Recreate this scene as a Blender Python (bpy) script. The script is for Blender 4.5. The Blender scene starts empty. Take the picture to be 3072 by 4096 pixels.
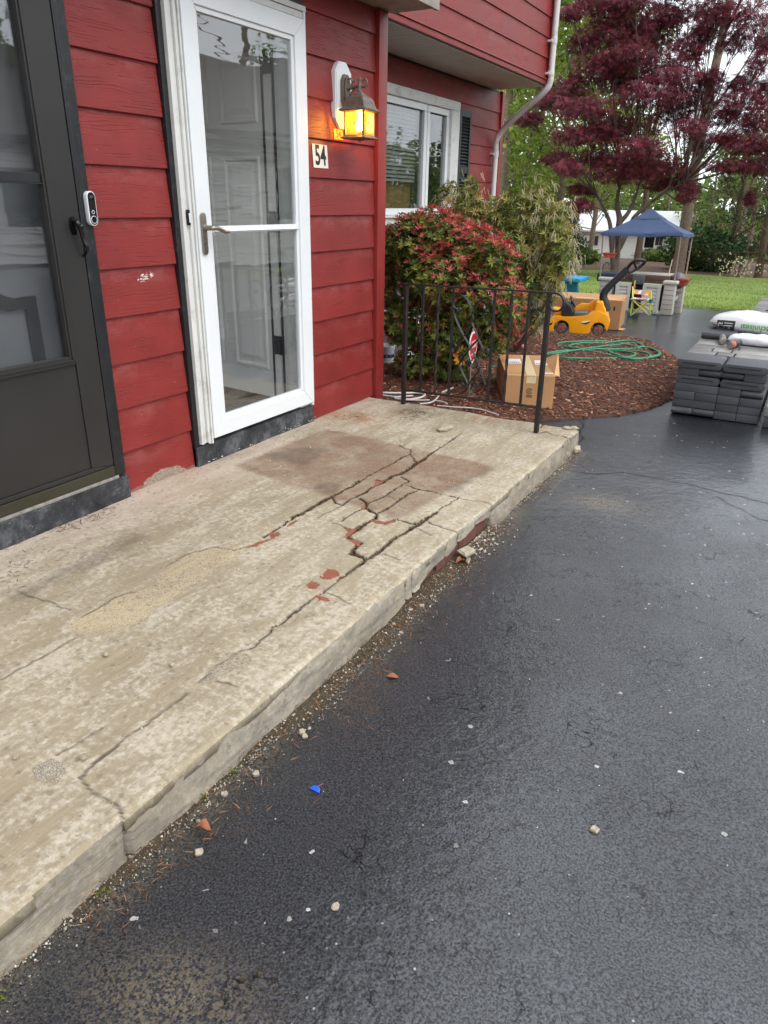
import bpy, bmesh, math, random
import numpy as np
from mathutils import Vector, Matrix
from mathutils.bvhtree import BVHTree
random.seed(7); RNG = np.random.default_rng(7)
SC = bpy.context.scene
COL = SC.collection
PI = math.pi
# ---------------------------------------------------------------- camera
PW, PH, FPX = 3072, 4096, 2915.05
YAW, PIT, ROL = -0.515397, 0.402071, 0.0153216
CAM = np.array([2.606, 0.0, 1.404])
_f = np.array([math.sin(YAW)*math.cos(PIT), math.cos(YAW)*math.cos(PIT), -math.sin(PIT)])
_r0 = np.array([math.cos(YAW), -math.sin(YAW), 0.0]); _u0 = np.cross(_r0, _f)
_r = math.cos(ROL)*_r0 + math.sin(ROL)*_u0
_u = -math.sin(ROL)*_r0 + math.cos(ROL)*_u0
cam_data = bpy.data.cameras.new('camera'); cam = bpy.data.objects.new('camera', cam_data); COL.objects.link(cam)
cam_data.sensor_fit = 'VERTICAL'; cam_data.sensor_height = 36.0; cam_data.lens = FPX/PH*36.0
cam_data.clip_start = 0.02; cam_data.clip_end = 1000
cam.matrix_world = Matrix(((_r[0], _u[0], -_f[0], CAM[0]), (_r[1], _u[1], -_f[1], CAM[1]), (_r[2], _u[2], -_f[2], CAM[2]), (0, 0, 0, 1)))
SC.camera = cam
# ---------------------------------------------------------------- world, sun, exposure
SUN_EL, SUN_AZ = math.radians(52), math.radians(100)
world = bpy.data.worlds.new('World'); SC.world = world; world.use_nodes = True
wn = world.node_tree; wn.nodes.clear()
sky = wn.nodes.new('ShaderNodeTexSky'); sky.sky_type = 'NISHITA'; sky.sun_disc = False
sky.sun_elevation = SUN_EL; sky.sun_rotation = SUN_AZ; sky.air_density = 1.0; sky.dust_density = 4.0; sky.ozone_density = 1.0
hs = wn.nodes.new('ShaderNodeHueSaturation'); hs.inputs['Saturation'].default_value = 0.10; hs.inputs['Value'].default_value = 1.0
bg = wn.nodes.new('ShaderNodeBackground'); bg.inputs['Strength'].default_value = 0.15
wo = wn.nodes.new('ShaderNodeOutputWorld')
cl = wn.nodes.new('ShaderNodeMix'); cl.data_type = 'RGBA'; cl.inputs[0].default_value = 0.80; cl.inputs[7].default_value = (7.9, 8.35, 8.9, 1)   # even cloud deck over the sky
wn.links.new(sky.outputs[0], hs.inputs['Color']); wn.links.new(hs.outputs[0], cl.inputs[6]); wn.links.new(cl.outputs[2], bg.inputs['Color']); wn.links.new(bg.outputs[0], wo.inputs['Surface'])
sun_d = bpy.data.lights.new('sun', 'SUN'); sun_d.energy = 0.8; sun_d.angle = math.radians(35); sun_d.color = (1.0, 0.97, 0.93)
sun = bpy.data.objects.new('sun', sun_d); COL.objects.link(sun)
_sd = Vector((math.sin(SUN_AZ)*math.cos(SUN_EL), math.cos(SUN_AZ)*math.cos(SUN_EL), math.sin(SUN_EL)))
sun.rotation_euler = _sd.to_track_quat('Z', 'Y').to_euler(); sun.location = (6, 2, 12)
SC.view_settings.view_transform = 'Standard'; SC.view_settings.look = 'None'
SC.view_settings.exposure = 0.66; SC.view_settings.gamma = 1.0; SC.view_settings.use_curve_mapping = False
SC.cycles.use_denoising = True; SC.cycles.max_bounces = 6; SC.cycles.diffuse_bounces = 3; SC.cycles.glossy_bounces = 3; SC.cycles.transparent_max_bounces = 12; SC.cycles.use_adaptive_sampling = True; SC.cycles.adaptive_threshold = 0.02
SC.cycles.caustics_reflective = False; SC.cycles.caustics_refractive = False; SC.cycles.sample_clamp_indirect = 6.0
# ---------------------------------------------------------------- photo pixel -> place
def ray(uv):
    return _f + (uv[0]-PW/2)/FPX*_r - (uv[1]-PH/2)/FPX*_u
def PX(uv, X): d = ray(uv); return CAM + (X-CAM[0])/d[0]*d
def PY(uv, Y): d = ray(uv); return CAM + (Y-CAM[1])/d[1]*d
def PZ(uv, z): d = ray(uv); return CAM + (z-CAM[2])/d[2]*d
def PD(uv, dep): return CAM + ray(uv)*dep
def gz(Y):                      # the ground falls gently away behind the paver stack
    Y = np.asarray(Y, float)
    return np.where(Y < 6.5, 0.0, np.where(Y < 30, -0.04*(Y-6.5), -0.94-0.049*(Y-30)))
def G(uv, h=0.0):
    d = ray(uv); t = (h-CAM[2])/d[2]
    for _ in range(60):
        P = CAM+t*d; tn = (gz(P[1])+h-CAM[2])/d[2]; t = t+0.5*(tn-t)
    return CAM+t*d
def PV(uv, a, b):               # on the upright plane through two points
    a = np.asarray(a, float); b = np.asarray(b, float)
    n = np.array([b[1]-a[1], -(b[0]-a[0]), 0]); d = ray(uv); return CAM + ((a-CAM)@n)/(d@n)*d
def crop(x0, y0, s): return lambda x, y: (x0+x/s, y0+y/s)
c1 = crop(0, 0, 2.011); c2 = crop(0, 1000, 1.84375); c3 = crop(600, 0, 1.659); c4 = crop(600, 900, 1.659)
c5 = crop(1500, 0, 2.07375); c6 = crop(1500, 700, 2.07375); c7 = crop(2150, 0, 1.7994); c8 = crop(2150, 800, 1.7994)
lm = crop(1250, 200, 4.4233); sA = crop(1100, 1650, 2.765); sB = crop(1600, 1600, 2.212); sC = crop(1150, 1950, 2.07375)
sD = crop(600, 2150, 2.07375); sE = crop(0, 2300, 2.07375); sF = crop(0, 2000, 2.07375); sG = crop(0, 2900, 1.185)
cS = crop(2620, 1150, 3.67); cK = crop(2350, 800, 3.318); cV = crop(2180, 1000, 4.366); cb = crop(1960, 1380, 4.879); cL = crop(1500, 1150, 3.687)
cQ = crop(2150, 1600, 1.7994); cN = crop(1300, 1900, 1.3825); cR = crop(1200, 2700, 0.8862); cY = crop(1800, 1250, 6.32); cH = crop(700, 850, 5.53)
# ---------------------------------------------------------------- mesh helpers
class MB:
    def __init__(s): s.v = []; s.f = []
    def add(s, vs, fs):
        o = len(s.v); s.v += [tuple(map(float, p)) for p in vs]; s.f += [tuple(i+o for i in f) for f in fs]; return s
    def box(s, x0, y0, z0, x1, y1, z1):
        return s.add([(x0,y0,z0),(x1,y0,z0),(x1,y1,z0),(x0,y1,z0),(x0,y0,z1),(x1,y0,z1),(x1,y1,z1),(x0,y1,z1)],
                     [(0,3,2,1),(4,5,6,7),(0,1,5,4),(1,2,6,5),(2,3,7,6),(3,0,4,7)])
    def prism(s, poly, a0, a1, axis='x'):
        n = len(poly)
        mk = {'x': lambda p, a: (a, p[0], p[1]), 'y': lambda p, a: (p[0], a, p[1]), 'z': lambda p, a: (p[0], p[1], a)}[axis]
        vs = [mk(p, a0) for p in poly]+[mk(p, a1) for p in poly]
        fs = [tuple(range(n)), tuple(range(2*n-1, n-1, -1))]+[(i, i+n, (i+1) % n+n, (i+1) % n) for i in range(n)]
        return s.add(vs, fs)
    def tube(s, path, r, n=8, closed=False, flat=None, twist=0.0):
        P = [Vector(p) for p in path]; m = len(P)
        rs = r if isinstance(r, (list, tuple, np.ndarray)) else [r]*m
        T = []
        for i in range(m):
            a = P[(i-1) % m] if (closed or i > 0) else P[i]; b = P[(i+1) % m] if (closed or i < m-1) else P[i]
            t = (b-a); T.append(t.normalized() if t.length > 1e-9 else Vector((0, 0, 1)))
        ref = Vector((0, 0, 1)) if abs(T[0].z) < 0.9 else Vector((1, 0, 0))
        nrm = (ref-T[0]*ref.dot(T[0])).normalized(); vs = []; fs = []
        for i in range(m):
            if i: nrm = nrm-T[i]*nrm.dot(T[i]); nrm = nrm.normalized() if nrm.length > 1e-6 else T[i].orthogonal().normalized()
            bi = T[i].cross(nrm)
            for k in range(n):
                a = 2*PI*(k+0.5)/n+twist*i; w = (1, 1) if flat is None else flat
                vs.append(P[i]+(nrm*math.cos(a)*w[0]+bi*math.sin(a)*w[1])*rs[i])
        for i in range(m if closed else m-1):
            for k in range(n):
                j = (i+1) % m; fs.append((i*n+k, i*n+(k+1) % n, j*n+(k+1) % n, j*n+k))
        if not closed: fs += [tuple(range(n-1, -1, -1)), tuple(range((m-1)*n, m*n))]
        return s.add(vs, fs)
    def lathe(s, prof, c=(0, 0, 0), n=16, axis='z', rot=0.0, cap=True):
        vs = []; fs = []
        for h, r in prof:
            for k in range(n):
                a = 2*PI*k/n+rot; x, y = r*math.cos(a), r*math.sin(a)
                q = {'z': (x, y, h), 'x': (h, x, y), 'y': (y, h, x)}[axis]
                vs.append((c[0]+q[0], c[1]+q[1], c[2]+q[2]))
        for i in range(len(prof)-1):
            for k in range(n): fs.append((i*n+k, i*n+(k+1) % n, (i+1)*n+(k+1) % n, (i+1)*n+k))
        if cap: fs += [tuple(range(n-1, -1, -1)), tuple(range((len(prof)-1)*n, len(prof)*n))]
        return s.add(vs, fs)
    def ball(s, c, r, n=10, m=7):
        rr = r if isinstance(r, (tuple, list)) else (r, r, r); o = len(s.v); vs = []; fs = []
        for i in range(1, m):
            t = PI*i/m
            for k in range(n):
                a = 2*PI*k/n; vs.append((c[0]+rr[0]*math.sin(t)*math.cos(a), c[1]+rr[1]*math.sin(t)*math.sin(a), c[2]+rr[2]*math.cos(t)))
        vs += [(c[0], c[1], c[2]+rr[2]), (c[0], c[1], c[2]-rr[2])]; a0 = (m-1)*n
        for i in range(m-2):
            for k in range(n): fs.append((i*n+k, (i+1)*n+k, (i+1)*n+(k+1) % n, i*n+(k+1) % n))
        for k in range(n): fs += [(a0, k, (k+1) % n), (a0+1, (m-2)*n+(k+1) % n, (m-2)*n+k)]
        return s.add(vs, fs)
    def xf(s, M, start=0):
        M = Matrix(M); s.v[start:] = [tuple(M @ Vector(p)) for p in s.v[start:]]; return s
    def build(s, name, m, parent=None, smooth=35, bevel=0.0, seg=2, loc=None):
        me = bpy.data.meshes.new(name); me.from_pydata(s.v, [], s.f)
        bm = bmesh.new(); bm.from_mesh(me)
        if bevel:
            bmesh.ops.remove_doubles(bm, verts=bm.verts, dist=1e-5)
            es = [e for e in bm.edges if len(e.link_faces) == 2 and e.calc_face_angle(0) > 0.5]
            bmesh.ops.bevel(bm, geom=es, offset=bevel, segments=seg, affect='EDGES', profile=0.6, clamp_overlap=True)
        bmesh.ops.recalc_face_normals(bm, faces=bm.faces); bm.to_mesh(me); bm.free()
        return link(name, me, m, parent, smooth, loc)
def link(name, me, m, parent=None, smooth=None, loc=None):
    if m is not None and not me.materials: me.materials.append(m)
    if smooth:
        me.polygons.foreach_set('use_smooth', [True]*len(me.polygons))
        if smooth < 179: me.set_sharp_from_angle(angle=math.radians(smooth))
    o = bpy.data.objects.new(name, me); COL.objects.link(o)
    if parent is not None: o.parent = parent
    if loc is not None: o.location = loc
    return o
def npmesh(name, V, F, attrs=None):
    me = bpy.data.meshes.new(name); V = np.asarray(V, np.float32); F = np.asarray(F, np.int32); k = F.shape[1]
    me.vertices.add(len(V)); me.vertices.foreach_set('co', V.ravel())
    me.loops.add(F.size); me.loops.foreach_set('vertex_index', F.ravel())
    me.polygons.add(len(F)); me.polygons.foreach_set('loop_start', np.arange(0, F.size, k, dtype=np.int32))
    for n, a in (attrs or {}).items():
        at = me.attributes.new(n, 'FLOAT', 'POINT'); at.data.foreach_set('value', np.asarray(a, np.float32))
    me.update(calc_edges=True); me.validate(); return me
def tag(o, label=None, cat=None, group=None, kind=None):
    for k, v in (('label', label), ('category', cat), ('group', group), ('kind', kind)):
        if v: o[k] = v
    return o
def thing(name, label, cat, loc=(0, 0, 0), rot=(0, 0, 0), group=None):
    o = bpy.data.objects.new(name, None); COL.objects.link(o); o.location = loc; o.rotation_euler = rot
    o.empty_display_size = 0.1; return tag(o, label, cat, group)
def dup(o, parent=None):
    c = o.copy(); COL.objects.link(c); c.parent = parent
    for ch in [x for x in o.children]: dup(ch, c)
    return c
def text_geo(body, size, bold=0.0, sx=1.0):
    cu = bpy.data.curves.new('lettering', 'FONT'); cu.body = body; cu.size = size; cu.offset = bold
    cu.align_x = 'CENTER'; cu.align_y = 'CENTER'; cu.resolution_u = 3
    o = bpy.data.objects.new('lettering', cu); COL.objects.link(o)
    dg = bpy.context.evaluated_depsgraph_get(); me = bpy.data.meshes.new_from_object(o.evaluated_get(dg))
    V = [(v.co.x*sx, v.co.y, 0.0) for v in me.vertices]; F = [tuple(p.vertices) for p in me.polygons]
    bpy.data.objects.remove(o); bpy.data.meshes.remove(me); bpy.data.curves.remove(cu); return V, F
def catmull(pts, k=6, closed=False):
    P = [np.asarray(p, float) for p in pts]; n = len(P); out = []
    for i in range(n if closed else n-1):
        a, b, c, d = (P[(i-1) % n] if closed or i else P[0]), P[i], P[(i+1) % n], (P[(i+2) % n] if closed or i+2 < n else P[-1])
        for j in range(k):
            t = j/k; out.append(0.5*((2*b)+(c-a)*t+(2*a-5*b+4*c-d)*t*t+(3*b-a-3*c+d)*t**3))
    if not closed: out.append(P[-1])
    return out
# smooth value noise on arrays
def vnoise(x, y, seed=0):
    r = np.random.default_rng(seed); T = r.random((64, 64)); x = np.asarray(x, float); y = np.asarray(y, float)
    xi = np.floor(x).astype(int); yi = np.floor(y).astype(int); fx = x-xi; fy = y-yi
    fx = fx*fx*(3-2*fx); fy = fy*fy*(3-2*fy); g = lambda a, b: T[a % 64, b % 64]
    return (g(xi, yi)*(1-fx)+g(xi+1, yi)*fx)*(1-fy)+(g(xi, yi+1)*(1-fx)+g(xi+1, yi+1)*fx)*fy
def fbm(x, y, o=4, seed=0): return sum(vnoise(x*2**i, y*2**i, seed+i)*0.5**i for i in range(o))/sum(0.5**i for i in range(o))
def segdist(X, Y, line):
    D = np.full(np.shape(X), 1e9)
    for (ax, ay), (bx, by) in zip(line[:-1], line[1:]):
        dx, dy = bx-ax, by-ay; L = dx*dx+dy*dy+1e-12; t = np.clip(((X-ax)*dx+(Y-ay)*dy)/L, 0, 1)
        D = np.minimum(D, np.hypot(X-ax-t*dx, Y-ay-t*dy))
    return D
def inpoly(X, Y, poly):
    c = np.zeros(np.shape(X), bool); n = len(poly)
    for i in range(n):
        (xi, yi), (xj, yj) = poly[i], poly[i-1]
        with np.errstate(divide='ignore', invalid='ignore'):
            c ^= ((yi > Y) != (yj > Y)) & (X < (xj-xi)*(Y-yi)/(yj-yi+1e-12)+xi)
    return c
# ---------------------------------------------------------------- materials
class NT:
    def __init__(s, name):
        s.m = bpy.data.materials.new(name); s.m.use_nodes = True; s.t = s.m.node_tree; s.b = s.t.nodes['Principled BSDF']; s.out = s.t.nodes['Material Output']
        s.tc = None
    def n(s, typ, props=None, **ins):
        x = s.t.nodes.new('ShaderNode'+typ)
        for k, v in (props or {}).items(): setattr(x, k, v)
        for k, v in ins.items():
            key = int(k[1:]) if k[0] == 'i' and k[1:].isdigit() else k.replace('_', ' ')
            s.set(x.inputs[key], v)
        return x
    def set(s, inp, v):
        if isinstance(v, bpy.types.NodeSocket): s.t.links.new(v, inp)
        elif isinstance(v, bpy.types.Node): s.t.links.new(v.outputs[0], inp)
        elif isinstance(v, (tuple, list)) and len(v) == 3 and inp.type == 'RGBA': inp.default_value = (*v, 1)
        else: inp.default_value = v
    def co(s, scale=(1, 1, 1), which='Object', rnd=False):
        if s.tc is None: s.tc = s.t.nodes.new('ShaderNodeTexCoord')
        mp = s.n('Mapping', Vector=s.tc.outputs[which], Scale=scale)
        if rnd:
            oi = s.n('ObjectInfo'); mu = s.n('Math', {'operation': 'MULTIPLY'}, i0=oi.outputs['Random'], i1=37.0)
            s.set(mp.inputs['Location'], s.n('CombineXYZ', X=mu, Y=mu, Z=mu))
        return mp
    def noise(s, co, scale, detail=4, rough=0.55, dist=0.0): return s.n('TexNoise', Vector=co, Scale=scale, Detail=detail, Roughness=rough, Distortion=dist).outputs[0]
    def vor(s, co, scale, feature='F1', out=0): return s.n('TexVoronoi', {'feature': feature}, Vector=co, Scale=scale).outputs[out]
    def math(s, op, a, b=0.0, c=None):
        x = s.n('Math', {'operation': op}); s.set(x.inputs[0], a); s.set(x.inputs[1], b)
        if c is not None: s.set(x.inputs[2], c)
        return x.outputs[0]
    def ramp(s, fac, stops, interp='LINEAR'):
        x = s.t.nodes.new('ShaderNodeValToRGB'); s.set(x.inputs[0], fac); e = x.color_ramp; e.interpolation = interp
        while len(e.elements) < len(stops): e.elements.new(0.5)
        for el, (p, c) in zip(e.elements, stops): el.position = p; el.color = (*c, 1) if not isinstance(c, (int, float)) else (c, c, c, 1)
        return x.outputs[0]
    def step(s, v, lo, hi): return s.n('MapRange', {'interpolation_type': 'SMOOTHSTEP'}, Value=v, From_Min=lo, From_Max=hi).outputs[0]
    def mix(s, f, a, b, mode='MIX'):
        x = s.n('Mix', {'data_type': 'RGBA', 'blend_type': mode}); s.set(x.inputs[0], f); s.set(x.inputs[6], a); s.set(x.inputs[7], b); return x.outputs[2]
    def attr(s, name): return s.n('Attribute', {'attribute_name': name}).outputs['Fac']
    def bump(s, h, strength=0.5, dist=0.01, normal=None):
        x = s.n('Bump', Height=h, Strength=strength, Distance=dist)
        if normal is not None: s.set(x.inputs['Normal'], normal)
        return x.outputs[0]
    def fin(s, color=None, rough=None, normal=None, **kw):
        if color is not None: s.set(s.b.inputs['Base Color'], color)
        if rough is not None: s.set(s.b.inputs['Roughness'], rough)
        if normal is not None: s.set(s.b.inputs['Normal'], normal)
        for k, v in kw.items(): s.set(s.b.inputs[k.replace('_', ' ')], v)
        return s.m
def lin(r, g, b):
    f = lambda c: (c/255/12.92) if c/255 <= 0.04045 else ((c/255+0.055)/1.055)**2.4
    return (f(r), f(g), f(b))
def sc(c, k): return tuple(min(1, x*k) for x in c)
def plain(name, col, rough=0.5, var=0.18, vs=8.0, bump=0.0, bs=60.0, metal=0.0, dirt=None, dirts=5.0, rnd=True, **kw):
    N = NT(name); co = N.co(rnd=rnd); n1 = N.noise(co, vs, 6, 0.6)
    c = N.ramp(n1, [(0.3, sc(col, 1-var)), (0.7, sc(col, 1+var))])
    if dirt is not None:
        d = N.step(N.noise(co, dirts, 8, 0.7), 0.52, 0.72); c = N.mix(N.math('MULTIPLY', d, 0.75), c, dirt)
    rg = N.math('ADD', N.math('MULTIPLY', N.noise(co, vs*2.3, 4), 0.2), rough-0.1)
    nm = N.bump(N.noise(co, bs, 5, 0.65), bump, 0.004) if bump else None
    return N.fin(c, rg, nm, Metallic=metal, **kw)
MAT = {}
def siding(name, extra=None):
    N = NT(name); co = N.co(rnd=True); raw = N.co()
    sep = N.n('SeparateXYZ', Vector=raw)
    warp = N.noise(N.co((1, 1.6, 7), rnd=True), 1.3, 3, 0.5)
    lines = N.math('PINGPONG', N.math('ADD', N.math('MULTIPLY', sep.outputs['Z'], 74.0), N.math('MULTIPLY', warp, 6.5)), 0.5)
    wig = N.noise(N.co((1, 16, 60), rnd=True), 1.0, 3, 0.6)
    ln = N.step(N.math('ADD', lines, N.math('MULTIPLY', wig, 0.16)), 0.17, 0.08)
    brk = N.step(N.noise(N.co((1, 4, 22), rnd=True), 1.4, 3, 0.6), 0.47, 0.62)
    groove = N.math('MULTIPLY', ln, brk)
    fine = N.noise(N.co((1, 7, 160), rnd=True), 1.5, 4, 0.7)
    blot = N.noise(co, 3.2, 5, 0.6)
    red = N.ramp(blot, [(0.28, lin(118, 36, 34)), (0.55, lin(132, 42, 39)), (0.8, lin(142, 48, 44))])
    red = N.mix(N.math('MULTIPLY', groove, 0.58), red, lin(94, 24, 22))
    # chalky oxidised film along the top of each board
    hz = N.math('MULTIPLY', N.step(sep.outputs['Z'], 0.075, 0.20), N.step(N.noise(N.co((1, 5, 10), rnd=True), 1.1, 6, 0.68), 0.44, 0.74))
    red = N.mix(N.math('MULTIPLY', hz, 0.30), red, lin(178, 122, 118))
    spk = N.step(N.noise(co, 70, 2, 0.5), 0.71, 0.76)
    red = N.mix(N.math('MULTIPLY', spk, 0.25), red, lin(190, 150, 140))
    h = N.math('SUBTRACT', N.math('MULTIPLY', fine, 0.35), groove)
    rough = N.math('ADD', 0.36, N.math('MULTIPLY', blot, 0.25))
    if extra: red, rough = extra(N, sep, red, rough)
    return N.fin(red, rough, N.bump(h, 0.6, 0.0035), Specular_IOR_Level=0.4)
MAT['siding'] = siding('red siding')
def _peel(N, sep, red, rough):
    # lower edge of the bottom board: paint gone, bare fibre showing
    y = N.math('DIVIDE', N.math('SUBTRACT', sep.outputs['Y'], 0.25), 0.15)
    z = N.math('DIVIDE', N.math('SUBTRACT', sep.outputs['Z'], -0.01), 0.066)
    d = N.math('ADD', N.math('MULTIPLY', y, y), N.math('MULTIPLY', z, z))
    d = N.math('ADD', d, N.math('MULTIPLY', N.math('SUBTRACT', N.noise(N.co(), 22, 6, 0.7), 0.5), 1.1))
    m = N.step(d, 1.05, 0.9)
    strip = N.step(N.math('ADD', sep.outputs['Z'], N.math('MULTIPLY', N.noise(N.co(), 30, 5), 0.03)), 0.034, 0.026)
    m = N.math('MAXIMUM', m, N.math('MULTIPLY', strip, 0.45))
    bare = N.ramp(N.noise(N.co((1, 30, 60)), 2, 6, 0.7), [(0.3, lin(96, 72, 56)), (0.5, lin(146, 130, 114)), (0.7, lin(178, 160, 146))])
    return N.mix(m, red, bare), N.math('MAXIMUM', rough, m)
MAT['siding_peeled'] = siding('red siding peeled at its foot', _peel)
def _scuff(N, sep, red, rough):
    y = N.math('DIVIDE', N.math('SUBTRACT', sep.outputs['Y'], 0.275), 0.055); z = N.math('DIVIDE', N.math('SUBTRACT', sep.outputs['Z'], 0.155), 0.02)
    z = N.math('SUBTRACT', z, N.math('MULTIPLY', y, 0.5))
    d = N.math('ADD', N.math('MULTIPLY', y, y), N.math('MULTIPLY', z, z))
    m = N.math('MULTIPLY', N.step(d, 1.0, 0.6), N.step(N.noise(N.co((1, 40, 90)), 1.4, 5, 0.7), 0.50, 0.56))
    return N.mix(m, red, lin(222, 212, 200)), rough
MAT['siding_scuffed'] = siding('red siding scuffed', _scuff)
MAT['red_trim'] = plain('red trim paint', lin(134, 42, 38), 0.45, 0.12, 4, 0.25, 90)
MAT['white_paint'] = plain('white door enamel', lin(226, 229, 230), 0.32, 0.03, 5, 0.03, 120)
MAT['white_trim'] = plain('white trim', lin(214, 214, 210), 0.45, 0.06, 6, 0.06, 90, dirt=lin(170, 166, 158), dirts=7)
MAT['white_pipe'] = plain('white downspout', lin(212, 210, 206), 0.4, 0.05, 5, 0.05, 60, dirt=lin(150, 146, 136), dirts=9)
MAT['black_paint'] = plain('black door paint', lin(41, 39, 38), 0.42, 0.10, 3, 0.05, 120)
MAT['black_trim'] = plain('black trim paint', lin(26, 27, 30), 0.4, 0.2, 6, 0.35, 70, dirt=lin(60, 60, 62), dirts=22)
MAT['black_gloss'] = plain('black plastic gloss', lin(12, 12, 14), 0.12, 0.1, 6)
MAT['bronze_sill'] = plain('bronze kick rail', lin(62, 60, 48), 0.4, 0.15, 6, metal=0.3)
def _sill():
    N = NT('worn black sill'); co = N.co(); n1 = N.noise(co, 9, 8, 0.72); n2 = N.noise(N.co((1, 14, 40)), 1.2, 6, 0.7)
    c = N.ramp(n1, [(0.34, lin(24, 26, 30)), (0.5, lin(52, 54, 58)), (0.64, lin(96, 98, 102)), (0.72, lin(40, 42, 46))])
    sp = N.step(N.noise(co, 120, 2), 0.70, 0.74); c = N.mix(sp, c, lin(150, 152, 156)); c = N.mix(N.step(n2, 0.66, 0.72), c, lin(128, 128, 128))
    return N.fin(c, N.math('ADD', 0.4, N.math('MULTIPLY', n1, 0.35)), N.bump(n1, 0.3, 0.004))
MAT['sill'] = _sill()
MAT['nickel'] = plain('satin nickel', lin(150, 144, 134), 0.34, 0.1, 20, metal=0.9)
MAT['gasket'] = plain('dark gasket', lin(30, 30, 32), 0.6)
def glass(name, tint=(0.9, 0.93, 0.93), rough=0.0, wob=0.0, refl=1.0, base=0.10):
    N = NT(name); N.t.nodes.remove(N.b)
    tr = N.n('BsdfTransparent', Color=tint); gl = N.n('BsdfGlossy', Color=(refl, refl, refl), Roughness=rough)
    ge = N.n('NewGeometry'); nrm_ = ge.outputs['Normal']
    if wob:
        b = N.bump(N.noise(N.co((1, 0.8, 7)), 1.6, 2, 0.4), wob, 0.01); N.set(gl.inputs['Normal'], b); nrm_ = b
    dt = N.n('VectorMath', {'operation': 'DOT_PRODUCT'}, i0=ge.outputs['Incoming'], i1=nrm_).outputs['Value']; f = N.math('ADD', base, N.math('MULTIPLY', 1.0-base, N.math('POWER', N.math('SUBTRACT', 1.0, N.math('ABSOLUTE', dt)), 5.0))); f = N.math('MINIMUM', f, 0.97)
    mx = N.n('MixShader', i0=f, i1=tr.outputs[0], i2=gl.outputs[0]); N.set(N.out.inputs['Surface'], mx); return N.m
MAT['glass'] = glass('storm door glass', (0.93, 0.95, 0.95), 0.0, 0.16)
MAT['glass_dark'] = glass('dark storm glass', (0.86, 0.87, 0.87), 0.02, 0.05)
MAT['glass_window'] = glass('window glass', (0.8, 0.82, 0.82), 0.0, 0.12)
MAT['inner_door'] = plain('inner door paint', lin(216, 213, 208), 0.45, 0.04, 3)
MAT['interior'] = plain('interior wall', lin(226, 220, 208), 0.7, 0.1, 2)
MAT['interior_dark'] = plain('dim interior', lin(58, 54, 50), 0.8, 0.15, 2)
MAT['vinyl_soffit'] = plain('soffit vinyl', lin(205, 200, 190), 0.5, 0.05, 5, dirt=lin(160, 150, 136), dirts=4)
MAT['weathered_wood'] = plain('weathered grey wood', lin(160, 152, 140), 0.75, 0.22, 10, 0.5, 60)
MAT['roof'] = plain('grey shingle', lin(92, 88, 84), 0.85, 0.25, 9, 0.6, 60)
MAT['blind'] = plain('white blind', lin(190, 190, 184), 0.5, 0.04, 3)
MAT['paper_brown'] = plain('brown paper', lin(170, 134, 84), 0.6, 0.15, 4)
MAT['shutter'] = plain('black shutter', lin(28, 30, 34), 0.4, 0.15, 8)
MAT['bronze'] = plain('aged bronze lamp', lin(112, 99, 88), 0.5, 0.28, 26, 0.2, 120, metal=0.35)
def _amber():
    N = NT('amber lamp glass'); N.t.nodes.remove(N.b)
    st = N.noise(N.co((1, 60, 6)), 1.0, 3, 0.6)
    tr = N.n('BsdfTransparent', Color=N.ramp(st, [(0.3, (0.98, 0.74, 0.34)), (0.7, (1.0, 0.88, 0.58))]))
    tl = N.n('BsdfTranslucent', Color=(1.0, 0.66, 0.18)); gl = N.n('BsdfGlossy', Color=(1, 1, 1), Roughness=0.08)
    m1 = N.n('MixShader', i0=0.07, i1=tr.outputs[0], i2=tl.outputs[0]); m2 = N.n('MixShader', i0=0.05, i1=m1.outputs[0], i2=gl.outputs[0])
    N.set(N.out.inputs['Surface'], m2); return N.m
MAT['amber'] = _amber()
def emit(name, col, s):
    N = NT(name); return N.fin(col, 0.4, None, Emission_Color=(*col, 1), Emission_Strength=s)
MAT['bulb'] = emit('lit bulb', (1.0, 0.68, 0.30), 85.0)
MAT['iron'] = plain('black wrought iron', lin(30, 28, 28), 0.42, 0.3, 30, 0.35, 140, dirt=lin(84, 62, 50), dirts=34)
def cardboard(name, col):
    N = NT(name); co = N.co(); fl = N.noise(N.co((30, 30, 3)), 1.0, 3); st = N.noise(co, 5, 6, 0.6)
    c = N.ramp(st, [(0.3, sc(col, 0.86)), (0.7, sc(col, 1.1))]); c = N.mix(N.math('MULTIPLY', fl, 0.25), c, sc(col, 0.8))
    return N.fin(c, 0.8, N.bump(fl, 0.12, 0.003))
MAT['cardboard'] = cardboard('cardboard', lin(176, 132, 88)); MAT['cardboard_in'] = cardboard('cardboard inside', lin(198, 152, 104))
MAT['tape'] = plain('paper tape', lin(206, 184, 146), 0.4, 0.12, 60)
MAT['label'] = plain('shipping label', lin(226, 226, 228), 0.4, 0.04, 30)
MAT['ink'] = plain('black ink', lin(34, 28, 24), 0.7, 0.1)
MAT['black_letter'] = plain('black lettering', lin(22, 22, 24), 0.5, 0.1)
MAT['green_letter'] = plain('green lettering', lin(84, 168, 40), 0.45, 0.08)
MAT['white_letter'] = plain('white lettering', lin(235, 235, 235), 0.45, 0.03)
MAT['sticker'] = plain('number sticker', lin(226, 218, 206), 0.4, 0.08, 12)
MAT['brass_sticker'] = plain('gold number sticker', lin(216, 158, 60), 0.35, 0.08, 20)
MAT['sign_red'] = plain('red sign', lin(206, 26, 48), 0.4, 0.08, 14); MAT['sign_white'] = plain('sign white', lin(232, 230, 226), 0.4, 0.05, 14)
MAT['grey_metal'] = plain('grey stake metal', lin(150, 146, 140), 0.4, 0.12, 20, metal=0.5)
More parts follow.
